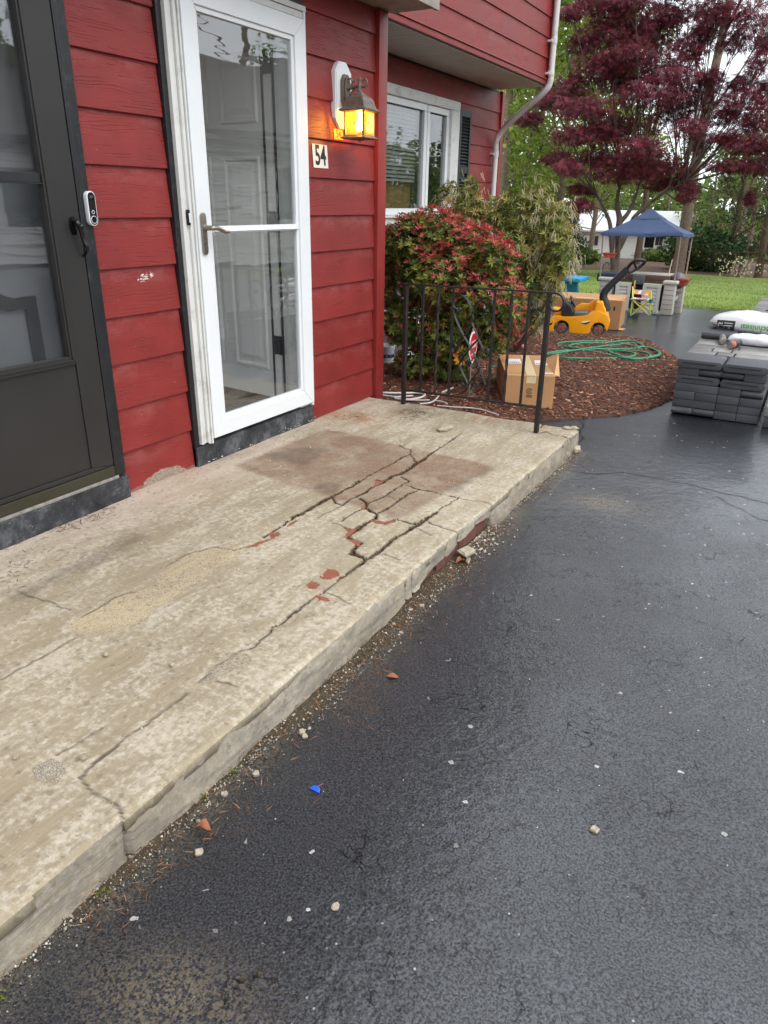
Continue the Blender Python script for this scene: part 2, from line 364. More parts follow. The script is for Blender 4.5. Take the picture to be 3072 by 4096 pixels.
MAT['petal'] = plain('yellow petal', lin(236, 168, 34), 0.5, 0.16, 20); MAT['seedhead'] = plain('brown flower centre', lin(96, 58, 26), 0.7, 0.3, 90, 0.5, 200)
MAT['stem'] = plain('green wire stem', lin(76, 88, 62), 0.5)
MAT['hose'] = plain('green garden hose', lin(24, 124, 88), 0.34, 0.12, 14)
MAT['white_hose'] = plain('white tubing', lin(196, 192, 190), 0.45, 0.08, 12, dirt=lin(150, 140, 128))
MAT['pink'] = plain('pink ball', lin(226, 116, 140), 0.4, 0.06)
MAT['bucket'] = plain('white bucket', lin(214, 216, 220), 0.4, 0.05); MAT['blue_print'] = plain('blue print', lin(34, 66, 120), 0.5, 0.1)
MAT['green_cap'] = plain('green cap', lin(30, 150, 96), 0.35)
MAT['yellow_plastic'] = plain('yellow toy plastic', lin(250, 168, 18), 0.34, 0.05, 3); MAT['black_plastic'] = plain('black toy plastic', lin(38, 37, 39), 0.45, 0.14, 8)
MAT['grey_plastic'] = plain('grey toy plastic', lin(92, 92, 96), 0.4, 0.1, 8); MAT['orange_plastic'] = plain('orange wheel disc', lin(224, 84, 30), 0.4, 0.06)
MAT['beige_plastic'] = plain('beige toy plastic', lin(190, 183, 174), 0.5, 0.05, 4); MAT['pale_plastic'] = plain('pale toy shutter', lin(206, 200, 192), 0.5, 0.04, 4)
MAT['brown_plastic'] = plain('brown toy counter', lin(96, 74, 62), 0.5, 0.1, 6); MAT['rust_plastic'] = plain('rust red toy plastic', lin(138, 58, 46), 0.42, 0.08, 6)
MAT['navy_plastic'] = plain('navy toy plastic', lin(36, 48, 76), 0.4, 0.08, 6); MAT['dome_plastic'] = plain('grey toy dome', lin(104, 104, 110), 0.35, 0.08, 6)
MAT['canopy'] = plain('blue canopy cloth', lin(54, 72, 106), 0.7, 0.08, 3, 0.2, 30)
MAT['tan_pole'] = plain('tan pole', lin(150, 132, 116), 0.5, 0.06); MAT['terracotta'] = plain('terracotta planter', lin(188, 80, 58), 0.5, 0.06)
MAT['lime_tube'] = plain('yellow green tube', lin(204, 196, 66), 0.4, 0.06); MAT['teal_plastic'] = plain('teal plastic', lin(20, 132, 146), 0.4, 0.06)
def _floral():
    N = NT('floral fabric'); v = N.n('TexVoronoi', Vector=N.co(), Scale=26.0)
    hue = N.n('SeparateColor', Color=v.outputs['Color']).outputs[0]
    c = N.ramp(hue, [(0.0, lin(236, 226, 200)), (0.3, lin(232, 96, 130)), (0.5, lin(244, 220, 150)), (0.65, lin(120, 180, 190)), (0.85, lin(240, 160, 60))], 'CONSTANT')
    return N.fin(c, 0.8)
MAT['floral'] = _floral()
MAT['table_teal'] = plain('teal table', lin(38, 118, 134), 0.45, 0.05); MAT['table_blue'] = plain('blue table top', lin(44, 150, 190), 0.45, 0.05); MAT['bench_green'] = plain('green bench', lin(120, 196, 70), 0.45, 0.05)
def paver(name, a, b, c2_, wet=0.45):
    N = NT(name); co = N.co(rnd=True); oi = N.n('ObjectInfo').outputs['Random']
    n1 = N.noise(co, 5, 7, 0.65); n2 = N.noise(N.co((1, 1, 6), rnd=True), 3, 5)
    c = N.ramp(N.math('ADD', N.math('MULTIPLY', n1, 0.7), N.math('MULTIPLY', oi, 0.3)), [(0.25, a), (0.55, b), (0.8, c2_)])
    g = N.noise(co, 160, 3, 0.7); c = N.mix(N.math('MULTIPLY', g, 0.25), c, sc(a, 0.6))
    ef = N.math('MULTIPLY', N.step(n2, 0.58, 0.75), 0.35); c = N.mix(ef, c, lin(150, 150, 152))
    return N.fin(c, N.math('ADD', wet, N.math('MULTIPLY', n1, 0.25)), N.bump(g, 0.35, 0.003))
MAT['paver_dark'] = paver('charcoal coping stone', lin(58, 58, 62), lin(70, 71, 76), lin(88, 89, 94))
MAT['paver_light'] = paver('grey blend paver', lin(82, 81, 82), lin(130, 127, 123), lin(172, 167, 158), 0.25)
MAT['bag'] = plain('white poly bag', lin(214, 214, 216), 0.32, 0.06, 5, 0.5, 7); MAT['bag_black'] = plain('black bag print', lin(46, 46, 48), 0.4, 0.1)
MAT['tin'] = plain('tube end metal', lin(150, 144, 138), 0.35, 0.15, 30, metal=0.7); MAT['orange_print'] = plain('orange label print', lin(226, 92, 52), 0.5)
MAT['blue_chip'] = plain('blue plastic chip', lin(30, 92, 214), 0.4)
MAT['stone_chip'] = plain('broken concrete chip', lin(170, 158, 138), 0.9, 0.28, 40, 0.9, 160)
MAT['dry_leaf'] = plain('dry leaf', lin(142, 88, 54), 0.7, 0.3, 40)
MAT['brick'] = plain('red brick', lin(106, 66, 58), 0.85, 0.3, 30, 0.6, 120, dirt=lin(96, 70, 60), dirts=18)
MAT['bark'] = plain('brown bark', lin(96, 78, 64), 0.9, 0.35, 9, 0.8, 30); MAT['bark_grey'] = plain('grey bark', lin(128, 112, 98), 0.9, 0.3, 9, 0.8, 25)
MAT['bark_maple'] = plain('maple bark', lin(74, 58, 52), 0.85, 0.3, 9, 0.6, 30)
def leaf(name, stops, trans=0.35, rough=0.45):
    N = NT(name); t = N.attr('tint'); c = N.ramp(t, stops)
    N.fin(c, rough, None, Specular_IOR_Level=0.35); tl = N.n('BsdfTranslucent', Color=c)
    mx = N.n('MixShader', i0=trans, i1=N.b.outputs[0], i2=tl.outputs[0]); N.set(N.out.inputs['Surface'], mx); return N.m
MAT['leaf_maple'] = leaf('purple maple leaf', [(0.0, lin(66, 27, 40)), (0.5, lin(110, 42, 57)), (0.86, lin(142, 66, 80)), (1.0, lin(168, 50, 50))])
MAT['leaf_red'] = leaf('red new leaf', [(0.0, lin(150, 56, 54)), (0.5, lin(196, 82, 82)), (1.0, lin(224, 132, 118))], 0.3)
MAT['leaf_green'] = leaf('green shrub leaf', [(0.0, lin(56, 70, 30)), (0.5, lin(108, 120, 50)), (0.85, lin(150, 154, 74)), (1.0, lin(150, 86, 50))], 0.3)
MAT['leaf_olive'] = leaf('olive shrub leaf', [(0.0, lin(76, 92, 46)), (0.5, lin(146, 152, 76)), (0.85, lin(192, 186, 112)), (1.0, lin(204, 164, 108))], 0.3)
MAT['blossom'] = leaf('cream blossom', [(0.0, lin(200, 188, 146)), (1.0, lin(238, 230, 204))], 0.3, 0.7)
MAT['leaf_spring'] = leaf('spring tree leaf', [(0.0, lin(66, 88, 34)), (0.5, lin(124, 146, 54)), (1.0, lin(172, 184, 84))], 0.45)
MAT['leaf_wood'] = leaf('woodland leaf', [(0.0, lin(58, 78, 38)), (0.5, lin(100, 122, 56)), (1.0, lin(150, 160, 84))], 0.45)
MAT['leaf_dark'] = leaf('dark conifer needle', [(0.0, lin(30, 44, 28)), (0.6, lin(56, 72, 40)), (1.0, lin(84, 92, 52))], 0.2)
MAT['leaf_hedge'] = leaf('dark green hedge leaf', [(0.0, lin(38, 60, 32)), (0.6, lin(66, 96, 48)), (1.0, lin(96, 124, 64))], 0.3)
MAT['forsythia'] = leaf('yellow flower', [(0.0, lin(226, 178, 20)), (1.0, lin(250, 214, 50))], 0.3)
MAT['grass'] = leaf('grass blade', [(0.0, lin(86, 106, 42)), (0.6, lin(118, 138, 58)), (1.0, lin(164, 158, 92))], 0.4)
MAT['chip'] = leaf('bark mulch chip', [(0.0, lin(50, 29, 22)), (0.45, lin(108, 64, 46)), (0.75, lin(150, 98, 72)), (1.0, lin(204, 164, 132))], 0.0, 0.7)
MAT['grit'] = leaf('pale grit', [(0.0, lin(120, 112, 100)), (0.6, lin(186, 176, 158)), (1.0, lin(232, 228, 218))], 0.0, 0.8)
MAT['litter'] = leaf('brown litter', [(0.0, lin(44, 32, 24)), (0.5, lin(92, 66, 46)), (1.0, lin(160, 116, 80))], 0.0, 0.8)
MAT['far_white'] = plain('white clapboard', lin(226, 224, 220), 0.6, 0.04, 2); MAT['far_glass'] = plain('dark far glass', lin(52, 56, 56), 0.1, 0.1)
MAT['bus_yellow'] = plain('yellow vehicle paint', lin(226, 168, 40), 0.35, 0.06); MAT['tyre'] = plain('tyre rubber', lin(30, 30, 30), 0.8)
MAT['car_dark'] = plain('dark car paint', lin(52, 60, 60), 0.25, 0.1); MAT['lamp_red'] = plain('red tail lamp', lin(206, 70, 80), 0.3)
# ground materials
def _soil(name, a, b, c_, s=14, bump=0.8):
    N = NT(name); co = N.co(); n1 = N.noise(co, s, 8, 0.75); n2 = N.noise(co, s*6, 4, 0.7)
    return N.fin(N.mix(0.4, N.ramp(n1, [(0.3, a), (0.5, b), (0.7, c_)]), N.ramp(n2, [(0.35, a), (0.65, c_)])), 0.9, N.bump(N.math('ADD', n1, n2), bump, 0.02))
MAT['mulch'] = _soil('bark mulch', lin(52, 32, 25), lin(84, 54, 42), lin(116, 80, 62), 30)
MAT['leafmould'] = _soil('leaf litter ground', lin(56, 40, 32), lin(90, 66, 52), lin(122, 94, 74), 8)
def _lawn():
    N = NT('lawn turf'); co = N.co(); n1 = N.noise(co, 0.8, 5, 0.6); n2 = N.noise(co, 18, 6, 0.7)
    c = N.ramp(N.math('ADD', N.math('MULTIPLY', n1, 0.6), N.math('MULTIPLY', n2, 0.4)), [(0.3, lin(92, 112, 44)), (0.52, lin(116, 138, 56)), (0.7, lin(146, 150, 76))])
    return N.fin(c, 0.85, N.bump(n2, 0.6, 0.03))
MAT['lawn'] = _lawn()
def _asphalt(name, cracks=False):
    N = NT(name); co = N.co(); 
    v2 = N.noise(co, 175, 3, 0.72); big = N.noise(co, 0.55, 3, 0.6, 0.4); mid = N.noise(co, 4.0, 3, 0.65)
    c = N.ramp(v2, [(0.36, lin(7, 7, 9)), (0.5, lin(20, 21, 25)), (0.66, lin(54, 57, 63))])
    cellc = N.n('TexVoronoi', Vector=co, Scale=85.0); pick = N.n('SeparateColor', Color=cellc.outputs['Color'])
    agg = N.math('MULTIPLY', N.step(pick.outputs[0], 0.978, 0.984), N.step(cellc.outputs['Distance'], N.math('MULTIPLY', pick.outputs[2], 0.45), 0.05))
    c = N.mix(N.math('MULTIPLY', agg, 0.85), c, N.ramp(pick.outputs[1], [(0.0, lin(120, 112, 104)), (1.0, lin(206, 202, 196))]))
    # worn, crazed seal coat: short ragged cracks, thicker in some places than others
    wco = N.n('VectorMath', {'operation': 'ADD'}, i0=co.outputs[0], i1=N.n('VectorMath', {'operation': 'SCALE'}, i0=N.n('TexNoise', Vector=co, Scale=26.0, Detail=3.0).outputs[1], Scale=0.05).outputs[0]).outputs[0]
    ed = N.vor(wco, 15.0, 'DISTANCE_TO_EDGE'); ed2 = N.vor(wco, 34.0, 'DISTANCE_TO_EDGE')
    keep = N.step(N.noise(co, 6, 3, 0.6), 0.51, 0.68); keep2 = N.math('MULTIPLY', N.step(mid, 0.51, 0.70), N.step(N.noise(co, 24, 2, 0.6), 0.50, 0.62))
    crk = N.math('MAXIMUM', N.math('MULTIPLY', N.step(ed, 0.036, 0.012), keep), N.math('MULTIPLY', N.step(ed2, 0.070, 0.025), keep2))
    c = N.mix(N.math('MULTIPLY', crk, 0.7), c, lin(14, 14, 15))
    if cracks: crk = N.math('MINIMUM', 1.33, N.math('MAXIMUM', crk, N.math('MULTIPLY', N.attr('crack'), 1.33))); c = N.mix(N.attr('crack'), c, lin(22, 17, 14))
    if cracks:
        dust = N.attr('dust'); c = N.mix(N.math('MULTIPLY', dust, N.step(N.noise(co, 120, 2, 0.7), 0.40, 0.60)), c, lin(140, 122, 96))
    h = N.math('ADD', v2, N.math('MULTIPLY', N.noise(co, 26, 2, 0.6), 0.7))
    pit = N.math('MULTIPLY', N.math('SUBTRACT', 1.0, N.math('MULTIPLY', crk, 0.75)), N.math('ADD', 0.45, N.math('MULTIPLY', N.step(v2, 0.36, 0.58), 0.55)))
    wet = N.step(N.math('ADD', N.math('MULTIPLY', big, 0.75), N.math('MULTIPLY', mid, 0.25)), 0.22, 0.80)
    rough = N.math('SUBTRACT', 0.40, N.math('MULTIPLY', wet, 0.16))
    strength = N.math('SUBTRACT', 0.80, N.math('MULTIPLY', wet, 0.34))
    b = N.n('Bump', Height=h, Distance=0.005); N.set(b.inputs['Strength'], strength)
    return N.fin(c, rough, b.outputs[0], Specular_IOR_Level=N.math('MULTIPLY', pit, 0.8), Coat_Weight=N.math('MULTIPLY', pit, N.math('ADD', 0.30, N.math('MULTIPLY', wet, 0.70))), Coat_Roughness=0.20, Coat_IOR=1.85, Coat_Tint=(0.88, 0.94, 1.0, 1.0), Coat_Normal=N.bump(N.noise(co, 20, 3, 0.65), 0.55, 0.005))
MAT['asphalt'] = _asphalt('wet black asphalt', True)
def _concrete(front=False):
    N = NT('patched stoop concrete' if not front else 'stoop face concrete'); co = N.co()
    patch = N.noise(N.co((4.4, 1.5, 2.0)), 2.3, 6, 0.70, 0.4); fine = N.noise(co, 48, 4, 0.72); brush = N.noise(N.co((150, 5, 20)), 1.0, 4, 0.65)
    grain = N.noise(co, 300, 3, 0.7); big = N.noise(co, 1.1, 3, 0.5)
    trow = N.ramp(N.math('ADD', N.math('MULTIPLY', brush, 0.4), N.math('MULTIPLY', big, 0.6)), [(0.3, lin(138, 124, 102)), (0.5, lin(158, 145, 121)), (0.72, lin(178, 166, 144))])
    lime = N.ramp(fine, [(0.3, lin(176, 165, 146)), (0.5, lin(199, 190, 172)), (0.7, lin(218, 211, 197))])
    m = N.math('MULTIPLY', N.step(N.math('ADD', patch, N.math('MULTIPLY', N.math('SUBTRACT', fine, 0.5), 0.70)), 0.40, 0.66), 0.58)
    c = N.mix(m, trow, lime)
    spots = N.step(N.noise(N.co((5, 4, 4)), 2.0, 5, 0.55, 0.6), 0.62, 0.66); c = N.mix(N.math('MULTIPLY', spots, 0.3), c, lin(150, 136, 114))
    och = N.step(N.noise(co, 7, 4, 0.6), 0.68, 0.74); c = N.mix(N.math('MULTIPLY', och, 0.35), c, lin(196, 164, 112))
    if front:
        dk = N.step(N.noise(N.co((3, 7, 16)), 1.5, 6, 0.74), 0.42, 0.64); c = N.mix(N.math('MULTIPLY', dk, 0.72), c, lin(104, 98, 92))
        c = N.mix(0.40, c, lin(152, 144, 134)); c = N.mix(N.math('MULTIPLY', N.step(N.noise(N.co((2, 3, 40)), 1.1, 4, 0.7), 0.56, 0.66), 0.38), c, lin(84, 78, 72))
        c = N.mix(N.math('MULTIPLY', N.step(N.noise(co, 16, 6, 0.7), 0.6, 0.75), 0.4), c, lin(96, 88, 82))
    else:
        c = N.mix(N.attr('pink'), c, N.mix(N.math('MULTIPLY', fine, 0.4), lin(204, 184, 170), lin(168, 148, 136)))
        st = N.math('MULTIPLY', N.attr('mat'), N.math('ADD', 0.42, N.math('MULTIPLY', N.step(N.noise(co, 4.2, 5, 0.72), 0.30, 0.72), 0.70)))
        c = N.mix(st, c, N.ramp(N.noise(co, 140, 3, 0.75), [(0.3, lin(98, 76, 62)), (0.7, lin(158, 132, 110))]))
        c = N.mix(N.attr('dark'), c, N.mix(fine, lin(70, 57, 49), lin(100, 86, 75)))
        c = N.mix(N.math('MULTIPLY', N.attr('sand'), N.step(N.math('ADD', N.attr('sand'), N.math('MULTIPLY', N.math('SUBTRACT', fine, 0.5), 1.2)), 0.25, 0.75)), c, N.ramp(grain, [(0.32, lin(150, 133, 104)), (0.6, lin(198, 181, 150))]))
        c = N.mix(N.math('MULTIPLY', N.attr('rust'), N.step(N.noise(co, 26, 5, 0.7), 0.42, 0.62)), c, lin(176, 110, 66))
        c = N.mix(N.attr('dirt'), c, lin(74, 64, 50))
    sp_ = N.n('TexVoronoi', Vector=co, Scale=75.0); pk = N.n('SeparateColor', Color=sp_.outputs['Color']); pits = N.math('MULTIPLY', N.step(sp_.outputs['Distance'], N.math('MULTIPLY', pk.outputs[0], 0.42), 0.04), N.step(pk.outputs[1], 0.62, 0.7)); c = N.mix(N.math('MULTIPLY', pits, 0.38), c, lin(104, 92, 78))
    wear = N.step(N.noise(N.co((1.6, 1.0, 1)), 1.7, 5, 0.65, 0.8), 0.45, 0.7); c = N.mix(N.math('MULTIPLY', wear, 0.38), c, lin(132, 117, 97)); sk = N.step(N.noise(N.co((34, 1.1, 4)), 1.0, 4, 0.7), 0.55, 0.72); c = N.mix(N.math('MULTIPLY', sk, 0.30), c, lin(120, 106, 88))
    h = N.math('ADD', N.math('ADD', N.math('MULTIPLY', fine, 0.9), N.math('MULTIPLY', grain, 0.35)), N.math('MULTIPLY', brush, 0.45))
    return N.fin(c, 0.86, N.bump(h, 0.5, 0.006), Specular_IOR_Level=0.25)
MAT['concrete'] = _concrete(); MAT['concrete_face'] = _concrete(True)
MAT['joint'] = _soil('joint dirt', lin(52, 44, 32), lin(84, 72, 54), lin(112, 98, 72), 40)
# ================================================================ GROUND
def grid_mesh(name, xs, ys, zf, mat_, attrs=None):
    XX, YY = np.meshgrid(xs, ys); Z = zf(XX, YY); nx, ny = len(xs), len(ys)
    i = np.arange(nx*ny).reshape(ny, nx); F = np.stack([i[:-1, :-1], i[:-1, 1:], i[1:, 1:], i[1:, :-1]], -1).reshape(-1, 4)
    at = {k: f(XX, YY).ravel() for k, f in (attrs or {}).items()}
    me = npmesh(name, np.stack([XX, YY, Z], -1).reshape(-1, 3), F, at); return tag(link(name, me, mat_, smooth=180), kind='structure')
gpt = lambda f, pts: [tuple(G(f(*q))[:2]) for q in pts]
ACR = [(gpt(cQ, [(140,480),(280,510),(420,525),(600,515),(800,545),(950,575),(1150,610),(1300,655),(1450,680),(1659,740),(1900,800)]), 0.0075),
       (gpt(cQ, [(1300,685),(1380,745),(1500,795),(1600,850),(1659,860),(1900,930)]), 0.006),
       (gpt(cQ, [(300,140),(330,175),(300,240),(330,270),(270,320)]), 0.010)]
_dc = G(cQ(480, 740))[:2]; _dd = G(cR(-420, 1235))[:2]
def acrack(X, Y):
    o = np.zeros(X.shape); wob = (fbm(X*14, Y*14, 3, 5)-0.5)*0.02; wob2 = (fbm(X*14, Y*14, 3, 9)-0.5)*0.02
    for ln, w in ACR: o = np.maximum(o, np.clip(1.3-segdist(X+wob, Y+wob2, ln)/w, 0, 1))
    return o
def dustf(X, Y):
    a = np.exp(-(((X-_dc[0])/0.20)**2+((Y-_dc[1])/0.13)**2)); b = np.exp(-(((X-_dd[0])/0.22)**2+((Y-_dd[1])/0.12)**2))
    s = np.exp(-np.clip(X-1.5, 0, 9)/0.055)*1.3*(Y < 4.4)*np.clip(fbm(X*5, Y*5, 3, 31)*2.4-0.6, 0, 1)
    m = np.clip(1.0-segdist(X, Y, ACR[0][0])/0.05, 0, 1)*0.0
    return np.clip(np.maximum.reduce([a*0.9, b*0.75, s, m]), 0, 1)*(0.35+0.65*fbm(X*9, Y*9, 3, 12))
xs = np.r_[np.linspace(-7, 1.2, 30), np.arange(1.24, 4.2, 0.012), np.linspace(4.3, 14, 24)]
ys = np.r_[np.linspace(-8, -0.1, 12), np.arange(0.0, 6.7, 0.012), np.linspace(6.8, 15.4, 44)]
def dz(X, Y):
    und = (fbm(X*1.1, Y*1.1, 3, 3)-0.5)*0.030*np.clip((X-1.6)/0.8, 0, 1); return gz(Y)+und-acrack(X, Y)*0.0004-0.006+(fbm(X*0.5+9, Y*22, 2, 15)-0.5)*0.03*(Y > 14.9)
grid_mesh('driveway', xs, ys, dz, MAT['asphalt'], {'crack': acrack, 'dust': dustf})
# lawn and the leaf-strewn wood floor behind it
def lawn_z(X, Y): return gz(Y)+0.012+(fbm(X*0.7, Y*0.7, 3, 21)-0.5)*0.06*np.clip((Y-15.2)/2, 0, 1)
_le = lambda X: 15.05+0.10*np.sin(X*1.7)+0.05*np.sin(X*5.1)
lx = np.linspace(-34, 40, 149); ly = np.r_[0, 0.02, np.linspace(0.08, 1, 60)]
XX, TT = np.meshgrid(lx, ly); YY = _le(XX)+TT*(31.5-_le(XX)); Z = lawn_z(XX, YY)-0.03*(TT == 0)
i = np.arange(XX.size).reshape(XX.shape); F = np.stack([i[:-1, :-1], i[:-1, 1:], i[1:, 1:], i[1:, :-1]], -1).reshape(-1, 4)
tag(link('lawn', npmesh('lawn', np.stack([XX, YY, Z], -1).reshape(-1, 3), F), MAT['lawn'], smooth=180), kind='structure')
wx = np.linspace(-110, 110, 111); wy = np.linspace(29, 190, 80)
def wood_z(X, Y): return gz(np.minimum(Y, 95))+0.02+(fbm(X*0.25, Y*0.25, 3, 8)-0.5)*0.4*np.clip((Y-29.5)/3, 0, 1)-0.08*(Y < 29.9)*(fbm(X*0.6, Y*0.6, 2, 6))
grid_mesh('woodland_floor', wx, wy, wood_z, MAT['leafmould'])
grid_mesh('ground', np.linspace(-160, 160, 41), np.linspace(-60, 200, 61), lambda X, Y: gz(np.minimum(Y, 95))-0.12-0.0*X, MAT['leafmould'])
# planting bed of bark mulch, a low mound with a rounded front edge
_mb = [(-1.32, 4.40), (0.9, 4.40), (1.08, 4.86)]+gpt(c8, [(300,1572),(560,1552),(800,1502),(960,1442)])
_mb += [(1.80, 6.5), (1.78, 7.1)]+gpt(c8, [(985,1130),(880,1070),(760,1000),(520,988),(300,978)])+[(-0.1, 9.15), (-0.6, 9.6), (-1.32, 9.9)]
_mbs = [tuple(q) for q in catmull(_mb[2:-1], 5)]; MBED = [(-1.32, 4.40), (0.9, 4.40)]+_mbs+[(-1.32, 9.9)]
def bed_h(X, Y):
    d = segdist(X, Y, _mbs); return gz(Y)+0.006+0.05*np.clip(d/0.35, 0, 1)**0.7+(fbm(X*9, Y*9, 3, 14)-0.5)*0.02
bx_ = np.arange(-1.32, 1.95, 0.03); by_ = np.arange(4.38, 9.95, 0.03); XX, YY = np.meshgrid(bx_, by_)
jx = XX+(fbm(XX*11, YY*11, 2, 51)-0.5)*0.05; inside = inpoly(jx, YY, MBED)
Z = np.where(inside, bed_h(XX, YY), gz(YY)-0.05); i = np.arange(XX.size).reshape(XX.shape)
F = np.stack([i[:-1, :-1], i[:-1, 1:], i[1:, 1:], i[1:, :-1]], -1).reshape(-1, 4); ok = inside.ravel()[F].any(1)
tag(link('mulch_bed', npmesh('mulch_bed', np.stack([XX, YY, Z], -1).reshape(-1, 3), F[ok]), MAT['mulch'], smooth=180), kind='structure')
# ================================================================ HOUSE
house = thing('house', 'red clapboard house with white and black storm doors and a jutting upper floor', 'house')
def board(Y0, Y1, zb, X, h=0.2, m='siding', axis='y'):
    L = Y1-Y0; b = MB(); n = max(2, int(L/0.3)); 
    sec = [(-0.034, 0.0), (0.0, 0.0), (0.0, 0.006), (-0.0155, h+0.014), (-0.034, h+0.014)]
    b.prism([(x, z) for x, z in sec], 0.0, L, 'y'); o = b.build('siding_board', MAT[m], house, smooth=0, bevel=0.0015, seg=1, loc=(X, Y0, zb)); return o
ZB = 0.1265
for k in range(11):
    board(2.152, 2.612, ZB+0.2*k, 0.0, m='siding_peeled' if k == 0 else ('siding_scuffed' if k == 4 else 'siding'))
    board(3.647, 4.418, ZB+0.2*k, 0.0)
    board(-1.6, 1.10, ZB+0.2*k, 0.0)
board(-1.6, 4.418, ZB+2.2, 0.0, h=0.17)
XW, XU = -1.31, -0.64                              # window wall and jutting upper floor
SOF = 2.70
_wy1, _wz1 = PX(c5(700, 850), XW)[1:]; _wz0 = PX(c6(70, 430), XW)[2]
for k in range(13):
    z = 0.05+0.2*k
    if z+0.2 < _wz0 or z > _wz1-0.02: board(4.40, 9.72, z, XW)
    else: board(_wy1, 9.72, z, XW); board(4.40, 5.08, z, XW)
for k in range(14): board(-1.6, 9.42, SOF+0.05+0.2*k, XU, m='siding')
b = MB(); b.box(-0.3, -1.6, 0.0, -0.036, 1.1, 2.46); b.box(-0.3, 2.15, 0.0, -0.036, 2.61, 2.46); b.box(-0.3, 3.65, 0.0, -0.036, 4.42, 2.46)
b.box(-0.3, -1.6, 2.33, -0.037, 4.42, 2.52); b.box(-1.5, 4.36, 0, -0.04, 4.50, 2.72); b.build('wall_core', MAT['interior_dark'], house, smooth=0)
b = MB(); _wl, _wr, _wt, _wb = 5.2, PX(c5(640, 910), XW)[1], PX(c5(640, 910), XW)[2], PX(c6(70, 330), XW)[2]
b.box(XW-0.25, 4.4, 0, XW-0.036, _wl, 2.70); b.box(XW-0.25, _wr, 0, XW-0.036, 9.72, 2.70); b.box(XW-0.25, _wl, 0, XW-0.037, _wr, _wb); b.box(XW-0.25, _wl, _wt, XW-0.037, _wr, 2.70)
b.build('wall_core', MAT['interior_dark'], house, smooth=0)
b = MB(); b.box(-6.5, -1.6, SOF+0.06, XU-0.036, 9.5, 5.5); b.box(-6, -1.6, 2.53, -0.04, 4.35, 3.0); b.box(-6, 9.60, 0, XW-0.30, 9.70, 2.7); b.build('wall_core', MAT['interior_dark'], house, smooth=0)
b = MB(); b.box(-0.030, 4.420, 0.10, 0.022, 4.522, 2.458); b.build('corner_board', MAT['red_trim'], house, bevel=0.003)
b = MB(); b.box(XW-0.03, 9.722, 0.0, XW+0.02, 9.82, 2.69); b.build('corner_board', MAT['red_trim'], house, bevel=0.003)
b = MB(); b.box(XU-0.03, 9.424, SOF-0.02, XU+0.02, 9.56, 5.5); b.build('corner_board', MAT['red_trim'], house, bevel=0.003)
b = MB(); b.box(XU-0.03, 3.0, SOF-0.012, XU+0.008, 9.42, SOF+0.034); b.box(XU-0.02, 3.0, SOF+0.036, XU+0.022, 9.42, SOF+0.048); b.build('drip_trim', MAT['red_trim'], house, bevel=0.002)
# soffit of the overhang, one vinyl panel after another
b = MB(); b.box(XW+0.004, 0.0, 0.0, XU-0.032, 0.096, 0.008); b.box(XW+0.004, 0.096, 0.005, XU-0.032, 0.1015, 0.012)
sof0 = b.build('soffit_panel', MAT['vinyl_soffit'], house, bevel=0.0015, loc=(0, 4.5, SOF-0.022))
for k in range(1, 49):
    c = sof0.copy(); COL.objects.link(c); c.location.y = 4.5+0.1015*k
b = MB(); b.box(XW+0.004, 4.45, SOF-0.012, XU-0.034, 9.55, SOF+0.05); b.build('soffit_core', MAT['interior_dark'], house, smooth=0)
# low eave over the doors
b = MB(); b.box(-0.04, -1.6, 2.462, 0.30, 4.575, 2.485); b.build('eave_soffit', MAT['weathered_wood'], house, bevel=0.003)
b = MB(); b.box(0.302, -1.6, 2.45, 0.325, 4.60, 2.62); b.build('fascia', MAT['weathered_wood'], house, bevel=0.003)
b = MB(); b.box(0.0, 4.577, 2.463, 0.30, 4.60, 2.62); b.build('fascia', MAT['weathered_wood'], house, bevel=0.003)
b = MB(); b.prism([(0.34, 2.625), (0.34, 2.64), (-0.62, 3.10), (-0.62, 3.02)], -1.6, 4.62, 'y'); b.build('eave_roof', MAT['roof'], house, smooth=0)
b = MB(); b.prism([(0.0, 5.45), (0.0, 5.60), (-3.6, 7.3), (-7.2, 5.6), (-7.2, 5.45)], -1.9, 9.9, 'y'); b.build('roof', MAT['roof'], house, smooth=0)
# downspout
def spout(pts, r=0.034): b = MB(); b.tube(catmull(pts, 5), r, 10, flat=(1.0, 1.0)); return b
_du = PX(c5(1500, 120), XU+0.06); _dl = PX(c5(1000, 1300), XW+0.06)
yu, yl = 9.36, 9.50
yu = PX(c5(1470, 500), XU+0.05)[1]; yl = PX(c5(1012, 1100), XW+0.05)[1]
ds = spout([(XU+0.05, yu, 5.4), (XU+0.05, yu, 3.6), (XU+0.05, yu, SOF+0.16), (XU+0.05, yu, SOF+0.02), (XU-0.02, yu, SOF-0.09), ((XU+XW)/2, (yu+yl)/2, SOF-0.30), (XW+0.12, yl, SOF-0.46), (XW+0.05, yl, SOF-0.58), (XW+0.05, yl, SOF-0.75), (XW+0.05, yl, 1.2), (XW+0.05, yl, 0.05)]).build('downspout', MAT['white_pipe'], house, smooth=60)
for q in ((XU+0.05, yu, SOF+0.42), (XU+0.05, yu, SOF+0.10), (XW+0.05, yl, SOF-0.72)):
    b = MB(); b.lathe([(-0.03, 0.039), (0.03, 0.039)], q, 12); b.box(q[0]-0.06, q[1]-0.048, q[2]-0.012, q[0], q[1]+0.048, q[2]+0.012); b.build('pipe_strap', MAT['white_pipe'], ds, bevel=0.002)
for k in range(5):
    b = MB(); t = k/4; q = (XU+0.05-0.012*k, yu, SOF-0.0-0.022*k+0.03); b.lathe([(-0.004, 0.0345), (0, 0.037), (0.004, 0.0345)], q, 12); b.build('pipe_rib', MAT['white_pipe'], ds)
